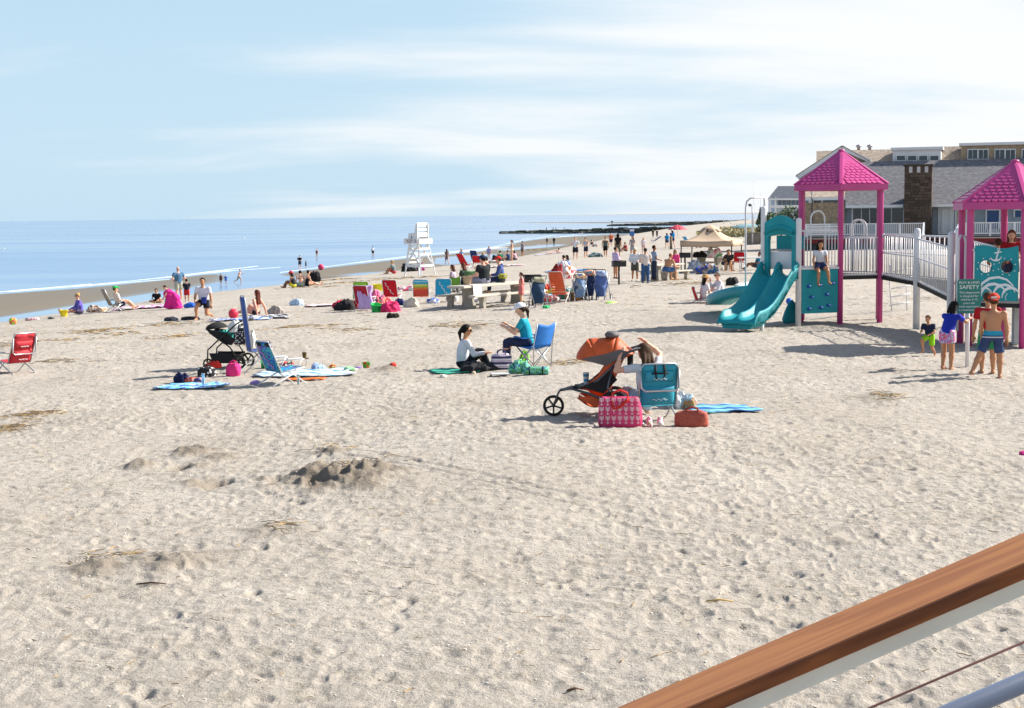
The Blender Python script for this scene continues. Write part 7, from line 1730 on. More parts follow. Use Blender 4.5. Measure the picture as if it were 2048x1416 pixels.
stand('man in beige tee and blue jeans seen from behind', 1291, 566, 495, 2, 'front', 'tan', (TT, '#d0c6c0'), ('pants', '#33547f'), (S, '#332c28'), g=1.12, shoes='#2b3a55')
stand('dark haired man in grey blue tee looking right at the table', 1308, 562, 490, -75, 'front', 'brown', (TT, '#8fa0b6'), ('pants', '#2d3648'), (S, BK))
stand('woman in hot pink jacket and dark trousers facing the camera', 1350, 553, 498, 172, 'stand', 'tan', ('long', '#d9447e'), ('pants', '#2b2d38'), ('mid', '#3a1c1c'), female=True, glasses=True)
for (l, x, y, tp_, f, c, hat) in (('walker in blue tee with a blue backpack near the wooden post', 1334, 497, 466, 10, '#2f76b8', None), ('walker in white cap and navy tee near the wooden post', 1345, 496, 459, 20, '#3b4a8c', ('cap', '#e4e4ea'))):
    i_ = stand(l, x, y, tp_, f, 'walk', 'fair', (TT, c), ('shorts', '#2a3350'), ('mid', BR), hat, female=True)
    sdf_obj('backpack', [el(i_['pel']+i_['U']*.3+nv(0, -.2, 0), (.17, .11, .24))], .03, cloth('#2a86c0'), i_['t'])
for (l, x, c) in (('left of two dark clad people far off by the jetty foot', 1306, '#2a2c31'), ('right of two dark clad people far off by the jetty foot', 1314, '#33353c')): stand(l, x, 474, 459, 170, 'stand', 'fair', (TT, c), ('pants', '#24262b'), (S, BR))
w_ = G(1342, 498); t = thing('wooden_post', 'weathered wooden net post among the walkers', 'post', w_); mb = MB(); mb.tube([(0, 0, -.2), (0, 0, 25/ppm(w_.y))], .13, 8); mb.build('timber', mat('grey_timber', '#7d6d5b', .9, .2, 5), t); mb = MB(); mb.lathe([(.14, 25/ppm(w_.y)-.12), (.14, 25/ppm(w_.y)+.01)], 8); mb.build('rope_band', mat('rope', '#a08a6a', .9, .2), t)
b_ = G(1264, 484); t = thing('notice_board', 'blue notice board standing far off on the sand', 'sign', b_); hb_ = 26/ppm(b_.y)
mb = MB(); mb.tube([(0, 0, -.1), (0, 0, hb_*.5)], .05, 6); mb.build('post', STEEL, t); mb = MB(); mb.box((0, 0, hb_*.72), (9/ppm(b_.y), .06, hb_*.55), bev=.02); o = mb.build('board', mat('blue_board', '#3468a8', .6, .1), t); mb = MB(); mb.box((0, -.035, hb_*.88), (8/ppm(b_.y), .02, hb_*.15)); mb.build('pale_header', STEEL, o)

# ---------------------------------------------------------------- children at the playground
gpos = wall_pt(.50, 1.49, 0); th_ = (V1[0]-PW); ga = math.atan2(th_.y, th_.x)
person('girl in white blouse and denim shorts sitting on the climbing wall', gpos, 1.24, ga+PI+D2R(-12), dict(POSES['chair'], lean=6, ra=((.25, .1, -1), (-.1, .15, -1)), la=((-.15, .25, -1), (.1, .5, -.6)), rl=((.12, .75, -.62), (.05, .02, -1)), ll=((-.2, .75, -.5), (-.12, .05, -1))), 'tan', ('crop', '#ccd0d8'), ('shorts', '#2c3a5e'), ('mid', BK), female=True, sit_z=.075, face=True, fingers=True, head=1.1)
stand('boy in navy tee and neon green shorts crouching in the dust', 1859, 712, 622, 140, dict(POSES['run'], rl=((.1, .95, -.35), (.02, -.35, -1)), ll=((-.05, .1, -1), (-.02, -.75, -.75)), ra=((.25, .2, -.9), (-.5, .7, .2)), la=((-.25, .3, -.9), (.4, .75, -.3)), lean=16), 'tan', (TT, '#1f2a44'), ('trunks', '#8fd01f'), (S, BR), head=1.12, face=True, fingers=True)
stand('girl in royal blue tee and floral shorts leaning to the sign post', 1893, 741, 596, -45, dict(POSES['stand'], lean=28, ra=((.2, .8, -.45), (-.15, .95, .25)), la=((-.2, .85, -.4), (.1, .95, .3)), rl=((.06, .05, -1), (.02, -.10, -1)), ll=((-.08, .22, -1), (-.02, -.1, -1))), 'tan', (TT, '#2536a6'), ('shorts', cell_mat('floral_shorts', ('#c9c2d8', '#d94a8c', '#a9a6d6', '#e0dbe6'), 13)), ('mid', BK), female=True, fingers=True, head=1.05)
TRK = stripe_mat('wave_trunks', ((0, '#2b3d66'), (.31, '#c7ccd0'), (.345, '#2a3350'), (.385, '#1f8fb4'), (.47, '#249ab8'), (.70, '#31456f')), 'Z', 1.9, offset=-.02)
bi = stand('shirtless boy in wave print trunks and red cap seen from behind', 1985, 760, 591, -14, dict(POSES['stand'], rl=((.10, -.02, -1), (.02, -.02, -1)), ll=((-.42, .05, -1), (-.42, -.15, -1)), ra=((.2, -.02, -1), (.02, .12, -1)), la=((-.12, .1, -1), (.1, .35, -1))), 'tan', None, ('trunks', TRK), (S, BR), ('backcap', '#c9412c'), fingers=True, head=1.08)
mb = MB(); q = bi['hc']-bi['hf']*.075*bi['hs']+bi['hu']*.042*bi['hs']; mb.box(tuple(q), (.10, .02, .035)); mb.build('cap_patch', mat('cap_patch_white', '#d8d4d0', .7, .1), bi['t'])
stand('boy in red tee and green shorts hidden behind the shirtless boy', 1974, 751, 586, -8, dict(POSES['stand'], ra=((.2, .5, -.8), (0, .9, .1)), la=((-.2, .05, -1), (-.05, .3, -1)), ll=((-.05, .1, -1), (.02, -.02, -1))), 'tan', (TT, '#a8202a'), ('trunks', '#2e8a5c'), (S, BR), fingers=True, head=1.08)
person('girl with long auburn hair and red tee standing on the near tower', at_h(C2+Vector((.10, .45, 0)), DZ2), 1.55, D2R(165), 'front', 'fair', (TT, '#a3252e'), ('shorts', '#38405a'), ('long', '#6a4430'), female=True, face=True, sit_z=.52*1.55, look=(0, -18))
person('small child with brown hair peeking over the anchor panel', at_h(C2+Vector((-.30, .10, 0)), DZ2), 1.34, D2R(0), 'front', 'tan', (TT, '#6a5a52'), ('shorts', '#38405a'), (S, '#4a2c20'), head=1.1, sit_z=.52*1.34)

# ---------------------------------------------------------------- left shore group
def sitter(label, px, py, h, turn, pose='sit_floor', *a, **k): return person(label, G(px, py), h, D2R(turn), pose, *a, **k)
sitter('woman in purple top and sunglasses sitting at the berm edge', 160, 629, 1.66, 120, 'legs_out', 'pink', ('long', '#6a5fb4'), ('shorts', '#5a5270'), ('bun', BL), female=True, glasses=True)
pail('yellow sand pail beside the woman in purple', G(128, 634), .17, .27, cloth('#e8d432', .4)); ball('lime and orange beach ball at the far left', G(26, 647), .15, cell_mat('lime_orange', ('#b9d84a', '#d86a4a', '#a9cf3e'), 3)); heap('brown and white towel pile beside the striped chair', G(195, 625), 0, (.75, .5, .3), cell_mat('brown_white', ('#8a6a52', '#d6c8b8', '#b09078'), 5), 31, 'towel_pile', 'towel'); heap('pale pink clothes left of the yellow pail', G(66, 640), 0, (.5, .3, .12), cloth('#d7b0b4'), 32); heap('dark swim fins on the sand left of the yellow pail', G(100, 638), 0, (.35, .2, .08), cloth('#33403c'), 33, 'swim_fins', 'fins')
STC = stripe_mat('brown_cream_stripes', ((0, '#6b5240'), (.3, '#d8cdb8'), (.5, '#8d6a4a'), (.7, '#3f362e'), (.85, '#cbbfa8')), 'X', 9)
cs = G(232, 624); beach_chair('brown and cream striped beach chair facing the sea', cs, D2R(-58), STC, w=.56, seat_h=.3, back=66, bl=.78)
person('person in green cap and white top in the striped chair', cs+Vector((.12, .06, 0)), 1.68, D2R(-58), dict(POSES['low_chair'], pelvis=.2, lean=-14), 'fair', (TT, '#d8d2cc'), ('shorts', '#2b3a58'), (S, BR), ('cap', '#2fae5c'))
towel('pink and white towel left of the boy in black', G(285, 618), .1, 2.2, 1.5, cell_mat('pink_white_print', ('#e6c9dc', '#f0e2ea', '#d468a8', '#c9b4e0'), 3), .05, seed=5)
sitter('boy in black tee sitting on the sand facing the camera', 315, 606, 1.3, 170, 'cross', 'tan', (TT, '#1b1d26'), ('shorts', '#4a4048'), (S, BK), head=1.1)
k_ = person('child bending over wrapped in a hot pink towel', G(350, 617), 1.25, D2R(95), 'bow', 'fair', ('dress', '#d42a86'), ('shorts', '#d42a86'), (S, BR), head=1.05)
t_ = k_['t']; sdf_obj('towel_wrap', [rc((.0, -.02, .46), (0, .32, .66), .19, .15), rc((0, -.02, .42), (.0, -.1, .02), .2, .24, fb=True), rc((0, .2, .5), (0, .34, .05), .14, .16, fb=True)], .025, cloth('#d42a86'), t_, k=.08, wob=.02)
heap('royal blue towel heap behind the kneeling young man', G(382, 616), 0, (.7, .4, .2), cloth('#2a5fc0'), 34); heap('turquoise toy spade by the boy in black', G(333, 606), 0, (.14, .12, .3), cloth('#3bb0a8'), 35, 'toy_spade', 'toy')
sitter('young man in white tee kneeling with a blue cup', 409, 640, 1.74, 172, 'kneel', 'tan', (TT, '#d3cfdb'), ('shorts', '#22242c'), (S, BK), face=True, fingers=True, look=(0, 4)); pail('dark blue cup in the kneeling young man hands', G(408, 640)+Vector((.08, -.3, .58)), .1, .2, cloth('#273c8c'), False, 'cup', cat='cup')
sitter('auburn haired woman in coral bikini sitting behind the navy chair', 512, 632, 1.66, 62, dict(POSES['sit_back'], lean=-8, ra=((.35, -.5, -1), (.15, -.2, -1))), 'pink', ('bikini', '#e0786e'), ('bikini', '#2a2a33'), ('long', '#5a2c20'), female=True)
towel('blue and purple print towel under the woman in coral bikini', G(480, 641), .05, 2.0, 1.0, cell_mat('blue_purple', ('#5a3f9c', '#c9cfe6', '#3a6fc0', '#e0dcec'), 3), .03, seed=6); towel('navy and white striped towel right of the woman in coral', G(540, 636), .0, 1.3, .8, stripe_mat('navy_white', ((0, '#1c2238'), (.6, '#d8d8dc')), 'Y', 5), .05, seed=7)
ball('red rubber ball on the blue and purple towel', G(467, 638), .17, cloth('#e03a52', .35)); heap('grey mesh bag beside the striped navy towel', G(551, 632), 0, (.45, .3, .35), cloth('#a39a94'), 36, 'mesh_bag', 'bag'); heap('dark flip flops pile left of the black stroller', G(345, 642), 0, (.5, .3, .14), cloth('#3c424c'), 37, 'flip_flops', 'shoes'); heap('black clothes on the sand before the kneeling man', G(385, 640), 0, (.7, .2, .14), cloth('#262b30'), 38)
heap('pale blue plastic bag on the open sand', G(594, 612), 0, (.6, .4, .28), cloth('#bcd3ea'), 39, 'plastic_bag', 'bag')
sitter('woman in red hat sitting at the left of the berm trio', 587, 577, 1.66, 85, 'sit_floor', 'brown', ('tank', '#2c2f33'), ('shorts', '#c9c23a'), ('mid', BK), ('bucket', '#c8323e'), female=True)
sitter('woman with bare tanned back in the middle of the berm trio', 602, 574, 1.66, 20, 'cross', 'fair', ('bikini', '#2a2a2e'), ('shorts', '#8aa09a'), ('bun', BK), female=True); sitter('woman in black swimsuit at the right of the berm trio', 615, 573, 1.66, -60, 'legs_out', 'fair', ('onepiece', '#17181c'), ('bikini', '#17181c'), ('bun', BK), female=True)
ball('pink ball lying on the wet sand bar', G(642, 540), .35, cloth('#d9436a', .4)); heap('black backpack right of the berm trio', G(628, 563), 0, (.7, .5, .7), BLKFAB, 40, 'backpack', 'bag')
sitter('grey haired person in grey tee hugging knees left of lifeguard chair', 788, 548, 1.72, 75, 'sit_floor', 'tan', (TT, '#6f7d80'), ('trunks', '#c23a3a'), (S, BL)); heap('dark rucksack under the lifeguard chair', G(818, 544), 0, (1.0, .6, .6), BLKFAB, 41, 'rucksack', 'bag'); heap('magenta rucksack under the lifeguard chair', G(840, 542), 0, (.6, .5, .6), cloth('#8c2a6a'), 42, 'rucksack', 'bag')
# ---------------------------------------------------------------- row of bright chairs and bags
FLW = mat('white_flower_print', '#e4e6e8', .7, .03)
def ch(label, px, py, face, c, **k): m_ = cloth(c) if isinstance(c, str) else c; return beach_chair(label, G(px, py), D2R(face), m_, frame=STEEL, w=.58, seat_h=.24, back=74, bl=.68, **k)
ch('lime green beach chair with white print behind the lavender towel chair', 722, 609, 6, '#8dc63a', mark=FLW); ch('red beach chair with white print in the row of bright chairs', 786, 606, -16, '#c8202e', mark=FLW)
ch('rainbow striped beach chair in the row of bright chairs', 843, 606, 0, stripe_mat('rainbow_stripes', ((0, '#c8553a'), (.15, '#d64a3a'), (.33, '#e07a3a'), (.43, '#9fc24a'), (.51, '#e0d86a'), (.57, '#3fa8c8'), (.66, '#8fd0e0'), (.72, '#3fa8c8')), 'Z', 1.15, offset=-.25)); ch('sky blue beach chair with white print beside the concrete table', 886, 606, 6, '#2ba0cc', mark=FLW)
lv = G(732, 622); beach_chair('red beach chair draped with a lavender towel', lv, D2R(-24), cloth('#b02a3c'), frame=STEEL, w=.55, seat_h=.24, back=72, bl=.68); mb = MB(); mb.grid(lambda u, v: (lv.x-.24+.5*u+.03*math.sin(8*v), lv.y-.28-.22*(1-v)+.02*math.sin(20*u), lv.z+.06+.82*v**.8), 16, 12, thick=(0, .012, 0)); tag(mb.build('draped_towel', cloth('#c0a4d6')), 'lavender towel draped over the back of a red chair', 'towel')
for i, (l, px, py, sz, m_, nm, ct) in enumerate((('black beach bag in front of the lime chair', 688, 622, (.6, .4, .42), BLKFAB, 'black_bag', 'bag'), ('crimson bag at the left end of the bag row', 678, 618, (.5, .4, .3), cloth('#c2304e'), 'crimson_bag', 'bag'), ('dark red bag between black bag and draped chair', 708, 620, (.36, .3, .36), cloth('#a8202e'), 'red_bag', 'bag'), ('hot pink towel heap before the bright chairs', 790, 624, (.85, .5, .36), cloth('#dc3468'), 'pink_towel_heap', 'towel'), ('pink rucksack behind the draped chair', 750, 612, (.4, .35, .62), cell_mat('pink_mix', ('#d468a8', '#c04a6a', '#e0a0c0'), 6), 'rucksack', 'bag'), ('coral and orange beach bags behind the green bucket', 762, 613, (.55, .35, .4), cell_mat('coral_orange', ('#e07a5a', '#d4506a', '#4a3a7c'), 6), 'beach_bags', 'bag'), ('red and white picnic bag under the red chair', 777, 612, (.45, .3, .3), cell_mat('red_white_mix', ('#d44a4a', '#e6c8c8'), 7), 'picnic_bag', 'bag'), ('navy clothes heap right of the picnic bag', 800, 613, (.55, .35, .22), cloth('#232a5a'), 'navy_clothes', 'clothes'), ('cream canvas bag right of the navy clothes', 822, 616, (.7, .4, .34), cloth('#cfc8ba'), 'canvas_bag', 'bag'), ('blue towel heap below the draped chair', 760, 618, (.7, .3, .16), cell_mat('aqua_mix', ('#4a9cd0', '#a8d8e0', '#3a6ab0'), 5), 'blue_towel_heap', 'towel'), ('white towel heap beside the sky blue chair', 905, 605, (.5, .35, .3), cloth('#d9d2d4'), 'white_towel_heap', 'towel'), ('blue and white cloth under the rainbow chair', 864, 609, (.4, .3, .22), cell_mat('bw_cloth', ('#4a6ab8', '#d8dce6'), 7), 'cloth', 'cloth'))):
    heap(l, G(px, py), .3*i, sz, m_, 50+i, nm, ct)
towel('pale pink towel left of the crimson bag', G(652, 612), .0, 1.5, 1.0, cloth('#e6c8cc'), .03, seed=8)
pail('bright green sand bucket before the bright chairs', G(752, 625), .2, .3, cloth('#3cc46a', .4), tilt=.2); heap('red sand toys beside the green bucket', G(764, 624), 0, (.3, .2, .16), cloth('#e0503c'), 63, 'sand_toys', 'toy'); pail('yellow toy crown bucket behind the red chair', G(757, 582), .3, .34, cloth('#e6d83a', .4), name='toy_bucket'); heap('pink and white blanket behind the rainbow chair', G(818, 582), 0, (1.0, .5, .3), cell_mat('pink_blanket', ('#e05a7c', '#e6dada'), 4), 64, 'blanket', 'blanket')
heap('dark seaweed lump before the pink towel heap', G(786, 638), 0, (.35, .2, .16), cloth('#2b2620'), 65, 'seaweed_lump', 'seaweed')
# ---------------------------------------------------------------- concrete table group and green chairs
person('big man in black tee and cap sitting on the concrete bench', tp(-.05, .22, 0), 1.84, ta_-D2R(6), dict(POSES['chair'], lean=6), 'pink', (TT, '#20262a'), ('trunks', '#8f93a6'), (S, BK), ('cap', '#2a3c60'), sit_z=.89, g=1.25)
person('man in red cap and blue hoodie sitting on the concrete bench', tp(.20, .22, 0), 1.74, ta_+D2R(38), dict(POSES['chair'], lean=10), 'fair', ('hoodie', '#4c5c94'), ('pants', '#2b3a5c'), (S, BR), ('cap', '#c8302a'), sit_z=.88)
stand('girl in pink dress and ponytail standing at the table end', 1043, 612, 546, 85, 'front', 'fair', ('dress', '#e0807c'), None, ('pony', BR), female=True)
gc = G(918, 590); GRN = mat('dark_green_canvas', '#2f5f33', .8, .15, 6)
camp_chair('dark green camp chair holding the couple behind the table', gc+Vector((.3, .6, 0)), D2R(40), GRN, high=1.0, w=.65, frame=BLACKM); camp_chair('small lime green camp chair behind the tan basket', G(906, 590), D2R(20), cloth('#5f8f3a'), high=.75, w=.45)
person('person with brown hair slouched in the dark green chair', gc+Vector((.22, .62, 0)), 1.7, D2R(60), 'chair', 'tan', (TT, '#3c4a3e'), ('pants', '#3a4258'), ('mid', '#5a3024'), female=True, sit_z=.5); person('person in lilac top leaning back beside the dark green chair', G(898, 584)+Vector((.2, .4, 0)), 1.7, D2R(75), 'chair', 'tan', (TT, '#b0a0b4'), ('pants', '#2e3450'), ('mid', '#4a2c20'), female=True, sit_z=.42)
ball('green balloon ball behind the concrete table', tp(.06, .62, .62), .15, cloth('#35b85a', .35))
# ---------------------------------------------------------------- sunbathing group behind
RDC = cloth('#c8262c'); beach_chair('red beach chair nearest the lifeguard chair', G(934, 538), D2R(-40), RDC, w=.62, seat_h=.3, back=55, bl=1.0); beach_chair('second red beach chair further right by the navy chair', G(955, 533), D2R(-10), RDC, w=.6, seat_h=.3, back=60, bl=.6); beach_chair('navy beach chair behind the red chairs', G(952, 527), D2R(-25), cloth('#2e3c6e'), w=.62, seat_h=.4, back=66, bl=.8)
for (l, px, py, f, po, tp_, hr_) in (('sunbather in grey towel sitting right of the navy chair', 965, 527, -40, 'sit_floor', (TT, '#7d7f78'), ('mid', BL)), ('person in dark green tee sitting with a black bag', 1001, 523, 10, 'cross', (TT, '#1f6f58'), (S, BK)), ('sunbather in pale pink top sitting right of the bikini woman', 1031, 521, 60, 'cross', (TT, '#c9a0ac'), ('long', BK)), ('sunbather with dark hair lying propped on a white towel', 974, 538, 70, 'legs_out', ('bikini', '#c83a44'), ('mid', BK)), ('person lounging in navy at the right of the group', 1017, 522, 75, 'legs_out', (TT, '#2f3f66'), (S, BR))):
    sitter(l, px, py, 1.68, f, po, 'fair', tp_, ('shorts', '#4a5060'), hr_, female=True)
towel('long pink and white towel in front of the sunbathing group', G(1000, 533), .0, 3.2, 1.6, cell_mat('pale_pink_towel', ('#e6d6da', '#f0e8ea', '#d8a8b4'), 2), .05, seed=9); heap('white towels and clothes among the sunbathing group', G(985, 526), 0, (1.6, .8, .3), cell_mat('white_mix', ('#d9d2cc', '#8a7a72', '#e6e0dc'), 4), 66, 'towel_pile', 'towel'); heap('black bag beside the person in dark green tee', G(991, 521), 0, (.7, .5, .8), BLKFAB, 67, 'black_bag', 'bag')
sitter('couple member in denim jacket hunched on a blue towel', 1137, 541, 1.72, 80, 'legs_out', 'tan', ('long', '#8291b4'), ('pants', '#33456e'), ('long', BK), female=True); sitter('couple member in navy top sitting behind the denim jacket', 1131, 541, 1.7, 60, 'sit_floor', 'tan', ('long', '#2c3a5a'), ('pants', '#2a3458'), (S, BK)); towel('blue towel under the hunched couple', G(1135, 542), .0, 2.4, 1.2, cloth('#5a86c0'), .03, seed=10)
sitter('sunbather lying prone with dark hair far behind', 1108, 507, 1.66, -60, 'prone', 'fair', ('bikini', '#2b2b30'), ('bikini', '#b9b9c6'), ('bun', BK), female=True); towel('pale lilac towel under the prone sunbather', G(1098, 508), .1, 3.0, 1.4, cloth('#c6c6da'), .03, seed=11)
sitter('person leaning back on a dark bag beyond the young man in tank', 1186, 494, 1.7, -60, 'sit_back', 'fair', (TT, '#4a4c52'), ('pants', '#8a8f98'), (S, BK)); heap('teal beach bag at the feet of the young man in tank', G(1188, 515), 0, (1.1, .6, .35), cell_mat('teal_bag_mix', ('#2f7f7c', '#c9d4d0', '#3a4a4a'), 4), 68, 'teal_bag', 'bag'); sitter('person in red sitting beyond the grill men', 1252, 503, 1.65, 120, 'sit_floor', 'tan', (TT, '#b03a40'), ('shorts', '#6a4a4a'), (S, BK)); beach_chair('navy sling chair beyond the woman in white top', G(1306, 486), D2R(60), cloth('#3a4a86'), w=.6, seat_h=.3, back=35, bl=1.0)
# ---------------------------------------------------------------- carts and strollers cluster
BLU = mat('royal_blue_nylon', '#48629e', .7, .15, 5)
def cart(label, loc, rz, m_, m2, h=.95, wheels=.11, name='beach_cart', load=None):
    t = thing(name, label, 'cart', loc, rz)
    for s_ in (-1, 1):
        mb = MB(); mb.tube([(s_*.24, .25, .08), (s_*.24, .1, h*.55), (s_*.23, -.12, h)], .015, 6); mb.build('frame_tube', ALU, t); mb = MB(); mb.tube([(s_*.24, -.28, .05), (s_*.24, .05, h*.6), (s_*.23, .25, h*.95)], .013, 6); mb.build('frame_tube', ALU, t)
        wheel(t, (s_*.27, .26, wheels), wheels, .04, rim=STEEL, spokes=5); wheel(t, (s_*.25, -.28, wheels*.7), wheels*.7, .035, rim=STEEL, spokes=5)
    mb = MB(); mb.tube([(-.23, -.12, h), (-.22, -.2, h+.12), (.22, -.2, h+.12), (.23, -.12, h)], .018, 6); mb.build('handle', BLACKM, t); mb = MB(); mb.tube([(-.24, .05, .3), (.24, .1, h*.8)], .012, 5); mb.tube([(.24, .05, .3), (-.24, .1, h*.8)], .012, 5); mb.build('cross_strut', ALU, t)
    sdf_obj('sling', [loft(nv(0, 0, .14), nv(0, 0, 1), nv(1, 0, 0), nv(0, 1, 0), nv(0, .2, h*.55, h*.78), nv(.16, .20, .20, .17), nv(.12, .17, .18, .14), pw=2.6)], .03, m_, t, wob=.045, seed=3)
    sdf_obj('load', [el((.05, 0, h*.95), (.2, .16, .12)), el((-.1, .05, h*.98), (.12, .14, .1))], .03, m2, t, k=.05, wob=.03, seed=8)
    return t
cart('folding cart with navy sling and folded chairs beside the concrete table', G(1077, 616), D2R(20), mat('navy_green_nylon', '#1e3c5c', .8, .3, 3), cloth('#a8a48c'), .95); cart('blue beach cart with blue sling at the right of the heap', G(1203, 602), D2R(-25), BLU, cloth('#9fb0d4'), .98); cart('stroller with pale blue seat in the middle of the heap', G(1160, 605), D2R(12), cell_mat('blue_grey_seat', ('#5c7fb0', '#7d94a8', '#33506e'), 4), cell_mat('mixed_load', ('#c06a4a', '#d8c8a8', '#3a5a8a'), 5), .9, .13, 'stroller'); cart('stroller with dark blue hood behind the tan duffel', G(1180, 602), D2R(-8), cloth('#27385e'), cell_mat('mixed_load2', ('#d8d4c8', '#d07a4a', '#8fa0b0'), 5), .98, .13, 'stroller')
beach_chair('orange strap lounge chair leaning in the heap of carts', G(1122, 608), D2R(-18), cloth('#d2603a'), frame=STEEL, w=.52, seat_h=.3, back=58, bl=.95, slats=9)
bag('tan duffel bag lying before the strollers', G(1147, 604), .1, (.55, .3, .3), cloth('#c08a4e'), cloth('#8a5f34'), 'duffel_bag', slump=.3)
for i, (l, px, py, z, sz, m_, nm, ct) in enumerate((('dark red cooler stacked behind the orange chair', 1113, 590, 0, (.6, .5, 1.3), cloth('#8c2a2c'), 'cooler', 'cooler'), ('white paper bag on top of the dark red cooler', 1126, 588, .75, (.5, .3, .6), cloth('#dcd8dc'), 'paper_bag', 'bag'), ('teal and red towels under the orange chair', 1105, 606, 0, (.7, .4, .3), cell_mat('teal_red_mix', ('#2c9ab0', '#d0503c', '#d8d0c8'), 5), 'towel_heap', 'towel'), ('red and yellow raft left of the dark cooler', 1095, 596, .2, (.5, .3, .4), cell_mat('red_yellow_mix', ('#c8442e', '#c9b23c'), 4), 'raft', 'raft'), ('green mesh toy bag beneath the strollers', 1136, 600, 0, (.8, .4, .45), cell_mat('green_mesh', ('#4a7a64', '#3a5f5c', '#6a94a0'), 5), 'toy_bag', 'bag'), ('red striped towels across the stroller tops', 1140, 592, .7, (.9, .4, .55), cell_mat('red_stripe_mix', ('#c8505c', '#e6dada', '#d8824a'), 5), 'towel_bundle', 'towel'), ('lime boogie board lying right of the blue cart', 1222, 609, 0, (.55, .3, .06), cell_mat('lime_yellow', ('#8fe05a', '#e0e06a'), 2), 'boogie_board', 'board'), ('green toy rake under the folding cart', 1092, 619, 0, (.25, .2, .1), cloth('#3cc078'), 'toy_rake', 'toy'))):
    o = heap(l, G(px, py)+Vector((0, 0, z)), .2*i, sz, m_, 80+i, nm, ct)
# ---------------------------------------------------------------- table men, canopy people
person('shirtless man in blue shorts sitting bent on the bench', G(1333, 563)+Vector((0, .1, 0)), 1.76, D2R(-50), dict(POSES['chair'], lean=26), 'tan', None, ('trunks', '#3c5f8c'), ('bald', '#6a5a4c'), sit_z=.55, g=1.12)
for (l, px, py, f, c, hr_) in (('boy in black tee sitting on the canopy bench', 1449, 545, -120, '#1d2232', BK), ('boy in dark tee sitting right of the other on the canopy bench', 1463, 545, 150, '#3a3436', BK)): person(l, G(px, py)+Vector((0, .3, 0)), 1.55, D2R(f), dict(POSES['chair'], lean=24), 'tan', (TT, c), ('shorts', '#2e3444'), (S, hr_), sit_z=.5)
beach_chair('red folding chair to the right of the canopy boys', G(1478, 540), D2R(170), cloth('#c8232c'), w=.55, seat_h=.4, back=80, bl=.55); sitter('person in teal sitting right behind the pipe climber', 1512, 541, 1.6, 90, 'low_chair', 'brown', (TT, '#2a7a9a'), ('shorts', '#3a3f4a'), (S, BK))
t = thing('white_table', 'white folding table behind the pipe climber', 'table', G(1508, 545), 0); mb = MB(); mb.box((0, 0, .74), (1.6, .7, .05), bev=.01); mb.build('table_top', STEEL, t)
for sx_ in (-1, 1):
    for sy_ in (-1, 1): mb = MB(); mb.tube([(sx_*.7, sy_*.28, 0), (sx_*.65, sy_*.28, .72)], .02, 6); mb.build('leg', STEEL, t)
for i, (l, px, py, z, sz, m_, nm, ct) in enumerate((('white coolers and bags left of the canopy table', 1393, 544, 0, (.7, .5, .75), cell_mat('grey_white_bags', ('#c3c8d0', '#9fa9b8', '#dcdce0'), 4), 'cooler_bags', 'bag'), ('blue and orange grocery bags under the canopy', 1412, 546, 0, (1.3, .5, .6), cell_mat('blue_orange_bags', ('#2c4fa0', '#8a6a5a', '#b8b4b0', '#3a6f9a'), 2.2), 'grocery_bags', 'bag'), ('dark duffel on the canopy table', 1402, 541, .76, (1.0, .4, .35), BLKFAB, 'duffel', 'bag'), ('pink and green grocery heap on the canopy table', 1428, 541, .76, (.9, .4, .55), cell_mat('pink_green_mix', ('#e0a0b0', '#d8d8d4', '#5f9a6a'), 4), 'groceries', 'groceries'), ('black bag on the sand behind the white shirt pair', 1464, 571, 0, (.5, .35, .35), BLKFAB, 'black_bag', 'bag'), ('pale towel and toys left of the slide', 1488, 572, 0, (1.2, .5, .2), cell_mat('pale_toys', ('#c9d8d4', '#e0dcd8', '#7ab0a8'), 3), 'towel_heap', 'towel'))): heap(l, G(px, py)+Vector((0, 0, z)), .2*i, sz, m_, 100+i, nm, ct)
beach_chair('light blue beach chair far beyond the canopy', G(1384, 496), D2R(-60), cloth('#4aa8e0'), w=.65, seat_h=.3, back=50, bl=1.1); sitter('person in brown sitting far beyond the canopy', 1401, 496, 1.65, 150, 'sit_floor', 'brown', (TT, '#6a4a48'), ('shorts', '#3a3230'), (S, BK)); sitter('sunbather lying far beyond the canopy', 1425, 496, 1.7, 90, 'lie_up', 'tan', (TT, '#4a4438'), ('shorts', '#2e2a26'), (S, BK)); heap('red cloth heap far beyond the canopy', G(1452, 488), 0, (1.4, .6, .5), cloth('#b04a44'), 110)
# white shirt pair left of the slide
wc = G(1406, 603); beach_chair('low red beach chair of the woman in the straw hat', wc, D2R(-84), RDC, w=.45, seat_h=.12, back=74, bl=.46); person('woman in straw hat and white top sitting in the low red chair', wc+Vector((.05, .0, 0)), 1.64, D2R(-72), dict(POSES['legs_out'], pelvis=.11, lean=2), 'fair', ('tee', '#d8d4da'), ('shorts', '#b8b4ac'), ('long', BK), ('sun', '#b08a5c'), female=True)
sitter('grey haired man in white shirt hand to mouth facing the straw hat', 1441, 598, 1.74, 95, dict(POSES['sit_floor'], ra=((.2, .6, -.7), (-.2, .2, .9)), lean=8), 'pink', ('long', '#cfd0da'), ('shorts', '#8d8a80'), (S, '#8a817a'), glasses=True); heap('red white towel between the straw hat woman and the man', G(1420, 606), 0, (.6, .4, .16), cell_mat('red_white_towel', ('#c03a34', '#d8d0c4', '#a89880'), 5), 111, 'towel_heap', 'towel')
ball('blue toy ball under the double slide', G(1578, 610), .1, cloth('#2c5fc0', .4))
heap('pink cloth at the right edge of the sand', G(2046, 905), 0, (.12, .1, .05), cloth('#d63a8a'), 112)
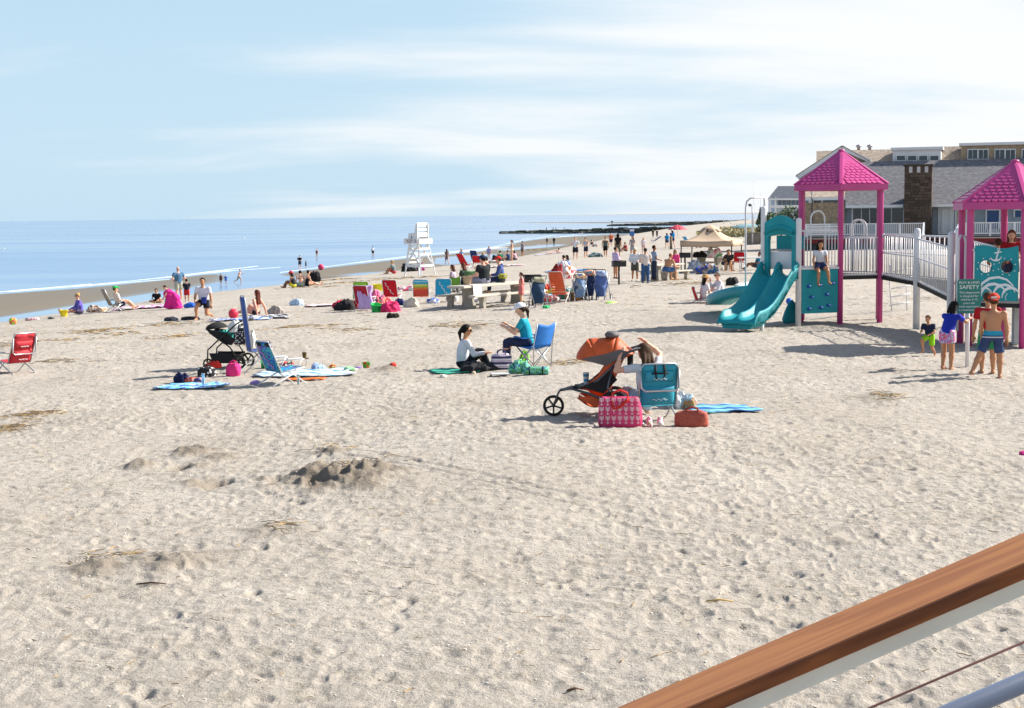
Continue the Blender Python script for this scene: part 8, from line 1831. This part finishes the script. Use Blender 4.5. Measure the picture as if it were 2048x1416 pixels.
for i, (l, px, py) in enumerate((('left buoy dot floating on the sea', 8, 498), ('white buoy floating on the open sea', 488, 476))):
    q = at_z(px, py, SEA); t = thing('buoy', l, 'buoy', q); s_ = 1.6/ppm(q.y); mb = MB(); mb.lathe([(.001, -s_), (s_, -s_*.3), (s_, s_*.3), (s_*.3, s_), (.001, s_*1.1)], 10); mb.build('float', STEEL, t); mb = MB(); mb.tube([(0, 0, s_), (0, 0, s_*2)], s_*.15, 5); mb.build('pole', STEEL, t)
# ---------------------------------------------------------------- foreground stair handrail
def wood_mat(name, c0, c1):
    mm = bpy.data.materials.new(name); mm.use_nodes = True; t = mm.node_tree; b = t.nodes['Principled BSDF']; b.inputs['Roughness'].default_value = .5; b.inputs['Specular IOR Level'].default_value = .3
    tcn = t.nodes.new('ShaderNodeTexCoord'); mp_ = t.nodes.new('ShaderNodeMapping'); mp_.inputs['Scale'].default_value = (1.6, 16, 16); t.links.new(tcn.outputs['Object'], mp_.inputs[0])
    n = t.nodes.new('ShaderNodeTexNoise'); n.inputs['Scale'].default_value = 2.2; n.inputs['Detail'].default_value = 7; n.inputs['Distortion'].default_value = 1.2; t.links.new(mp_.outputs[0], n.inputs['Vector'])
    r = t.nodes.new('ShaderNodeValToRGB'); r.color_ramp.elements[0].position = .35; r.color_ramp.elements[1].position = .65; r.color_ramp.elements[0].color = (*srgb(c0), 1); r.color_ramp.elements[1].color = (*srgb(c1), 1)
    t.links.new(n.outputs[0], r.inputs[0]); t.links.new(r.outputs[0], b.inputs['Base Color'])
    bp_ = t.nodes.new('ShaderNodeBump'); bp_.inputs['Strength'].default_value = .15; bp_.inputs['Distance'].default_value = .002; t.links.new(n.outputs[0], bp_.inputs['Height']); t.links.new(bp_.outputs[0], b.inputs['Normal'])
    return mm
RD = 2.3
ra_, rb_ = at_d(1462, 1378, RD), at_d(2048, 1126, RD); rdir = (rb_-ra_).normalized(); r0 = ra_-rdir*2.6; rl = (rb_-ra_).length+2.6+1.0
ang = math.atan2(rdir.z, rdir.x)
rail = thing('stair_handrail', 'cedar capped stair handrail with white rail and steel cable in the near corner', 'handrail', r0); rail.rotation_euler = (0, -ang, 0)
CED = wood_mat('oiled_cedar', '#a8693c', '#c28049')
mb = MB(); mb.box((rl/2, .068, -.0117), (rl, .136, .0234), bev=.003); mb.build('cap_board', CED, rail); mb = MB(); mb.box((rl/2, -.0025, -.0117), (rl, .005, .0226), bev=.001); mb.build('shaded_edge_strip', wood_mat('shade_toned_cedar', '#5a2f16', '#7e4722'), rail)  # strip added on the cap's front face, its shade painted as darker wood
mb = MB(); mb.box((rl/2, .058, -.0405), (rl, .07, .034), bev=.003); mb.build('white_sub_rail', mat('worn_white_paint', '#c9ccc6', .6, .08, 9), rail)
mb = MB(); mb.tube([(0, .10, -.220), (rl, .10, -.220)], .017, 12); mb.build('lower_rail', mat('blue_grey_steel', '#5a6780', .4, .06), rail)
cb_ = at_d(2048, 1284, RD+.09)-r0; cz = -(Vector((-rdir.z, 0, rdir.x)).dot(-cb_))
mb = MB(); mb.tube([(0, .09, cz), (rl, .09, cz)], .0022, 8); mb.build('cable', mat('bronze_cable', '#6a4a48', .4, .1, metal=.5), rail)
for x_ in (.15, rl-.12): mb = MB(); mb.box((x_, .09, -.6), (.08, .08, 1.1)); mb.build('post', mat('worn_white_paint', '#c9ccc6', .6, .08, 9), rail)
# ---------------------------------------------------------------- washed-up weed, twigs and shell grit strewn over the sand
WEED = cell_mat('dry_weed', ('#5a4630', '#8a6f42', '#a98c55', '#6d5636'), 2.0, .9)
mb = MB(); r_ = random.Random(21)
def strand(x, y, ln, w, a, lift=.0):
    z = gz_detail(x, y); pts = []
    k = 4; cv = r_.uniform(-.8, .8)
    for i in range(k):
        t_ = i/(k-1); aa_ = a+cv*t_; pts.append(Vector((x+ln*t_*math.cos(aa_), y+ln*t_*math.sin(aa_), z+.006+lift*math.sin(PI*t_)+r_.uniform(0, .008))))
    vs = []
    for i, p in enumerate(pts):
        n_ = Vector((-math.sin(a), math.cos(a), 0))*w*(1-.5*abs(2*i/(k-1)-1)); vs += [p-n_, p+n_, p+Vector((0, 0, w))]
    fs = []
    for i in range(k-1):
        b0_ = i*3
        for (q, r2) in ((0, 1), (1, 2), (2, 0)): fs.append((b0_+q, b0_+r2, b0_+3+r2, b0_+3+q))
    mb.add(vs, fs)
patches = [(185, 664, 1.0, .5, 90), (235, 670, .7, .3, 40), (340, 674, .8, .4, 70), (85, 684, 1.6, .25, 70), (10, 694, .6, .3, 30), (600, 656, 1.2, .4, 90), (700, 660, 1.0, .3, 40), (890, 650, .9, .5, 60), (945, 652, .6, .3, 40), (60, 832, .55, .25, 90), (10, 858, .3, .25, 50), (110, 725, .7, .2, 40), (330, 650, 1.0, .4, 60), (700, 565, 3.0, .8, 90), (660, 560, 2.0, .6, 60), (1390, 568, 2.2, .7, 80), (1330, 560, 1.5, .6, 40), (620, 575, 2.5, .5, 40), (820, 556, 2.5, .6, 50), (1120, 728, .5, .2, 40), (1165, 722, .5, .15, 30), (1755, 796, .4, .2, 40), (500, 690, .5, .3, 25), (1640, 610, 1.2, .4, 20), (1060, 500, 4, 1, 60), (640, 898, .3, .2, 20), (540, 1055, .25, .15, 12), (205, 1110, .3, .15, 20), (690, 940, .5, .3, 40)]
for (px, py, rx, ry, n) in patches:
    c = at(px, py); sc_ = max(1, c.y/30)
    for i in range(n): strand(c.x+r_.gauss(0, rx*.5), c.y+r_.gauss(0, ry*1.3), r_.uniform(.08, .3)*sc_**.5, .006*sc_, r_.gauss(0, .6), r_.uniform(0, .03))
for i in range(1500):   # lone bits everywhere
    R_ = r_.uniform(8, 60); T_ = math.radians(r_.uniform(-21, 21)); s_ = max(1, R_/22); strand(R_*math.sin(T_), R_*math.cos(T_), r_.uniform(.02, .12)*s_, r_.uniform(.002, .005)*s_, r_.uniform(0, PI))
tag(mb.build('beach_wrack', WEED), 'dry seaweed strands and twigs strewn over the sand', 'seaweed', kind='stuff')
for (l, px, py, ln, a, c) in (('dark driftwood stick in the left foreground sand', 303, 1173, .24, .05, '#4a352a'), ('pale reed stalk in the lower middle sand', 1440, 1216, .2, -.05, '#c9a66a'), ('short brown stick before the striped chair shadow', 1150, 1390, .1, .2, '#6a4c34')):
    p = G(px, py); t = MB(); t.tube([(-ln/2, 0, .012), (0, .01, .02), (ln/2, -.01, .012)], [.006, .008, .004], 6); o = t.build('driftwood_stick', mat('stick_'+c.strip('#'), c, .9, .2), None, p, (0, 0, a)); tag(o, l, 'stick')
GRIT = mat('shell_grit', '#d9d3c8', .6, .25, 3); mb = MB()
for i in range(2600):
    R_ = r_.uniform(7.6, 26); T_ = math.radians(r_.uniform(-21, 21)); x, y = R_*math.sin(T_), R_*math.cos(T_); s_ = r_.uniform(.004, .013); mb.box((x, y, gz_detail(x, y)+s_*.2), (s_*1.4, s_, s_*.7), r_.random()*3)
tag(mb.build('shell_grit', GRIT), 'tiny broken shell bits scattered on the near sand', 'shells', kind='stuff')
# ---------------------------------------------------------------- foam lines where small waves reach the bars
FOAM = mat('sea_foam', '#cdd7de', .7, .1, 2); mb = MB()
def foam(pts, w):
    P = [at_z(x, y, SEA+.03) for x, y in pts]; seg = []
    for i in range(len(P)-1):
        for k in range(60): seg.append(P[i].lerp(P[i+1], k/24))
    vs = []; fs = []
    for i, p in enumerate(seg):
        ww = w*p.y/100*max(0.01, -.05+1.4*float(vnoise(np.array([i*.21]), np.array([pts[0][0]*.1]), 4)[0])); o = Vector((0, 1, 0))*(1.2*float(vnoise(np.array([i*.09]), np.array([3.3]), 6)[0]))
        vs += [p+o-Vector((0, ww, 0)), p+o+Vector((0, ww, 0)), p+o+Vector((0, 0, .03))]
    for i in range(len(seg)-1):
        for (a, b_) in ((0, 2), (2, 1)): fs.append((3*i+a, 3*i+b_, 3*i+3+b_, 3*i+3+a))
    mb.add(vs, fs)
foam([(-150, 597), (0, 584), (150, 573), (300, 558), (400, 546), (470, 541)], .12);  foam([(560, 545), (700, 527), (850, 510), (960, 500), (1010, 488), (1060, 479)], .12);  foam([(980, 497), (1040, 487), (1120, 474), (1180, 470)], .2); foam([(885, 507), (980, 497), (1050, 489)], .18)
tag(mb.build('wave_foam', FOAM), 'thin white foam lines along the shallow bars', 'foam', kind='stuff')
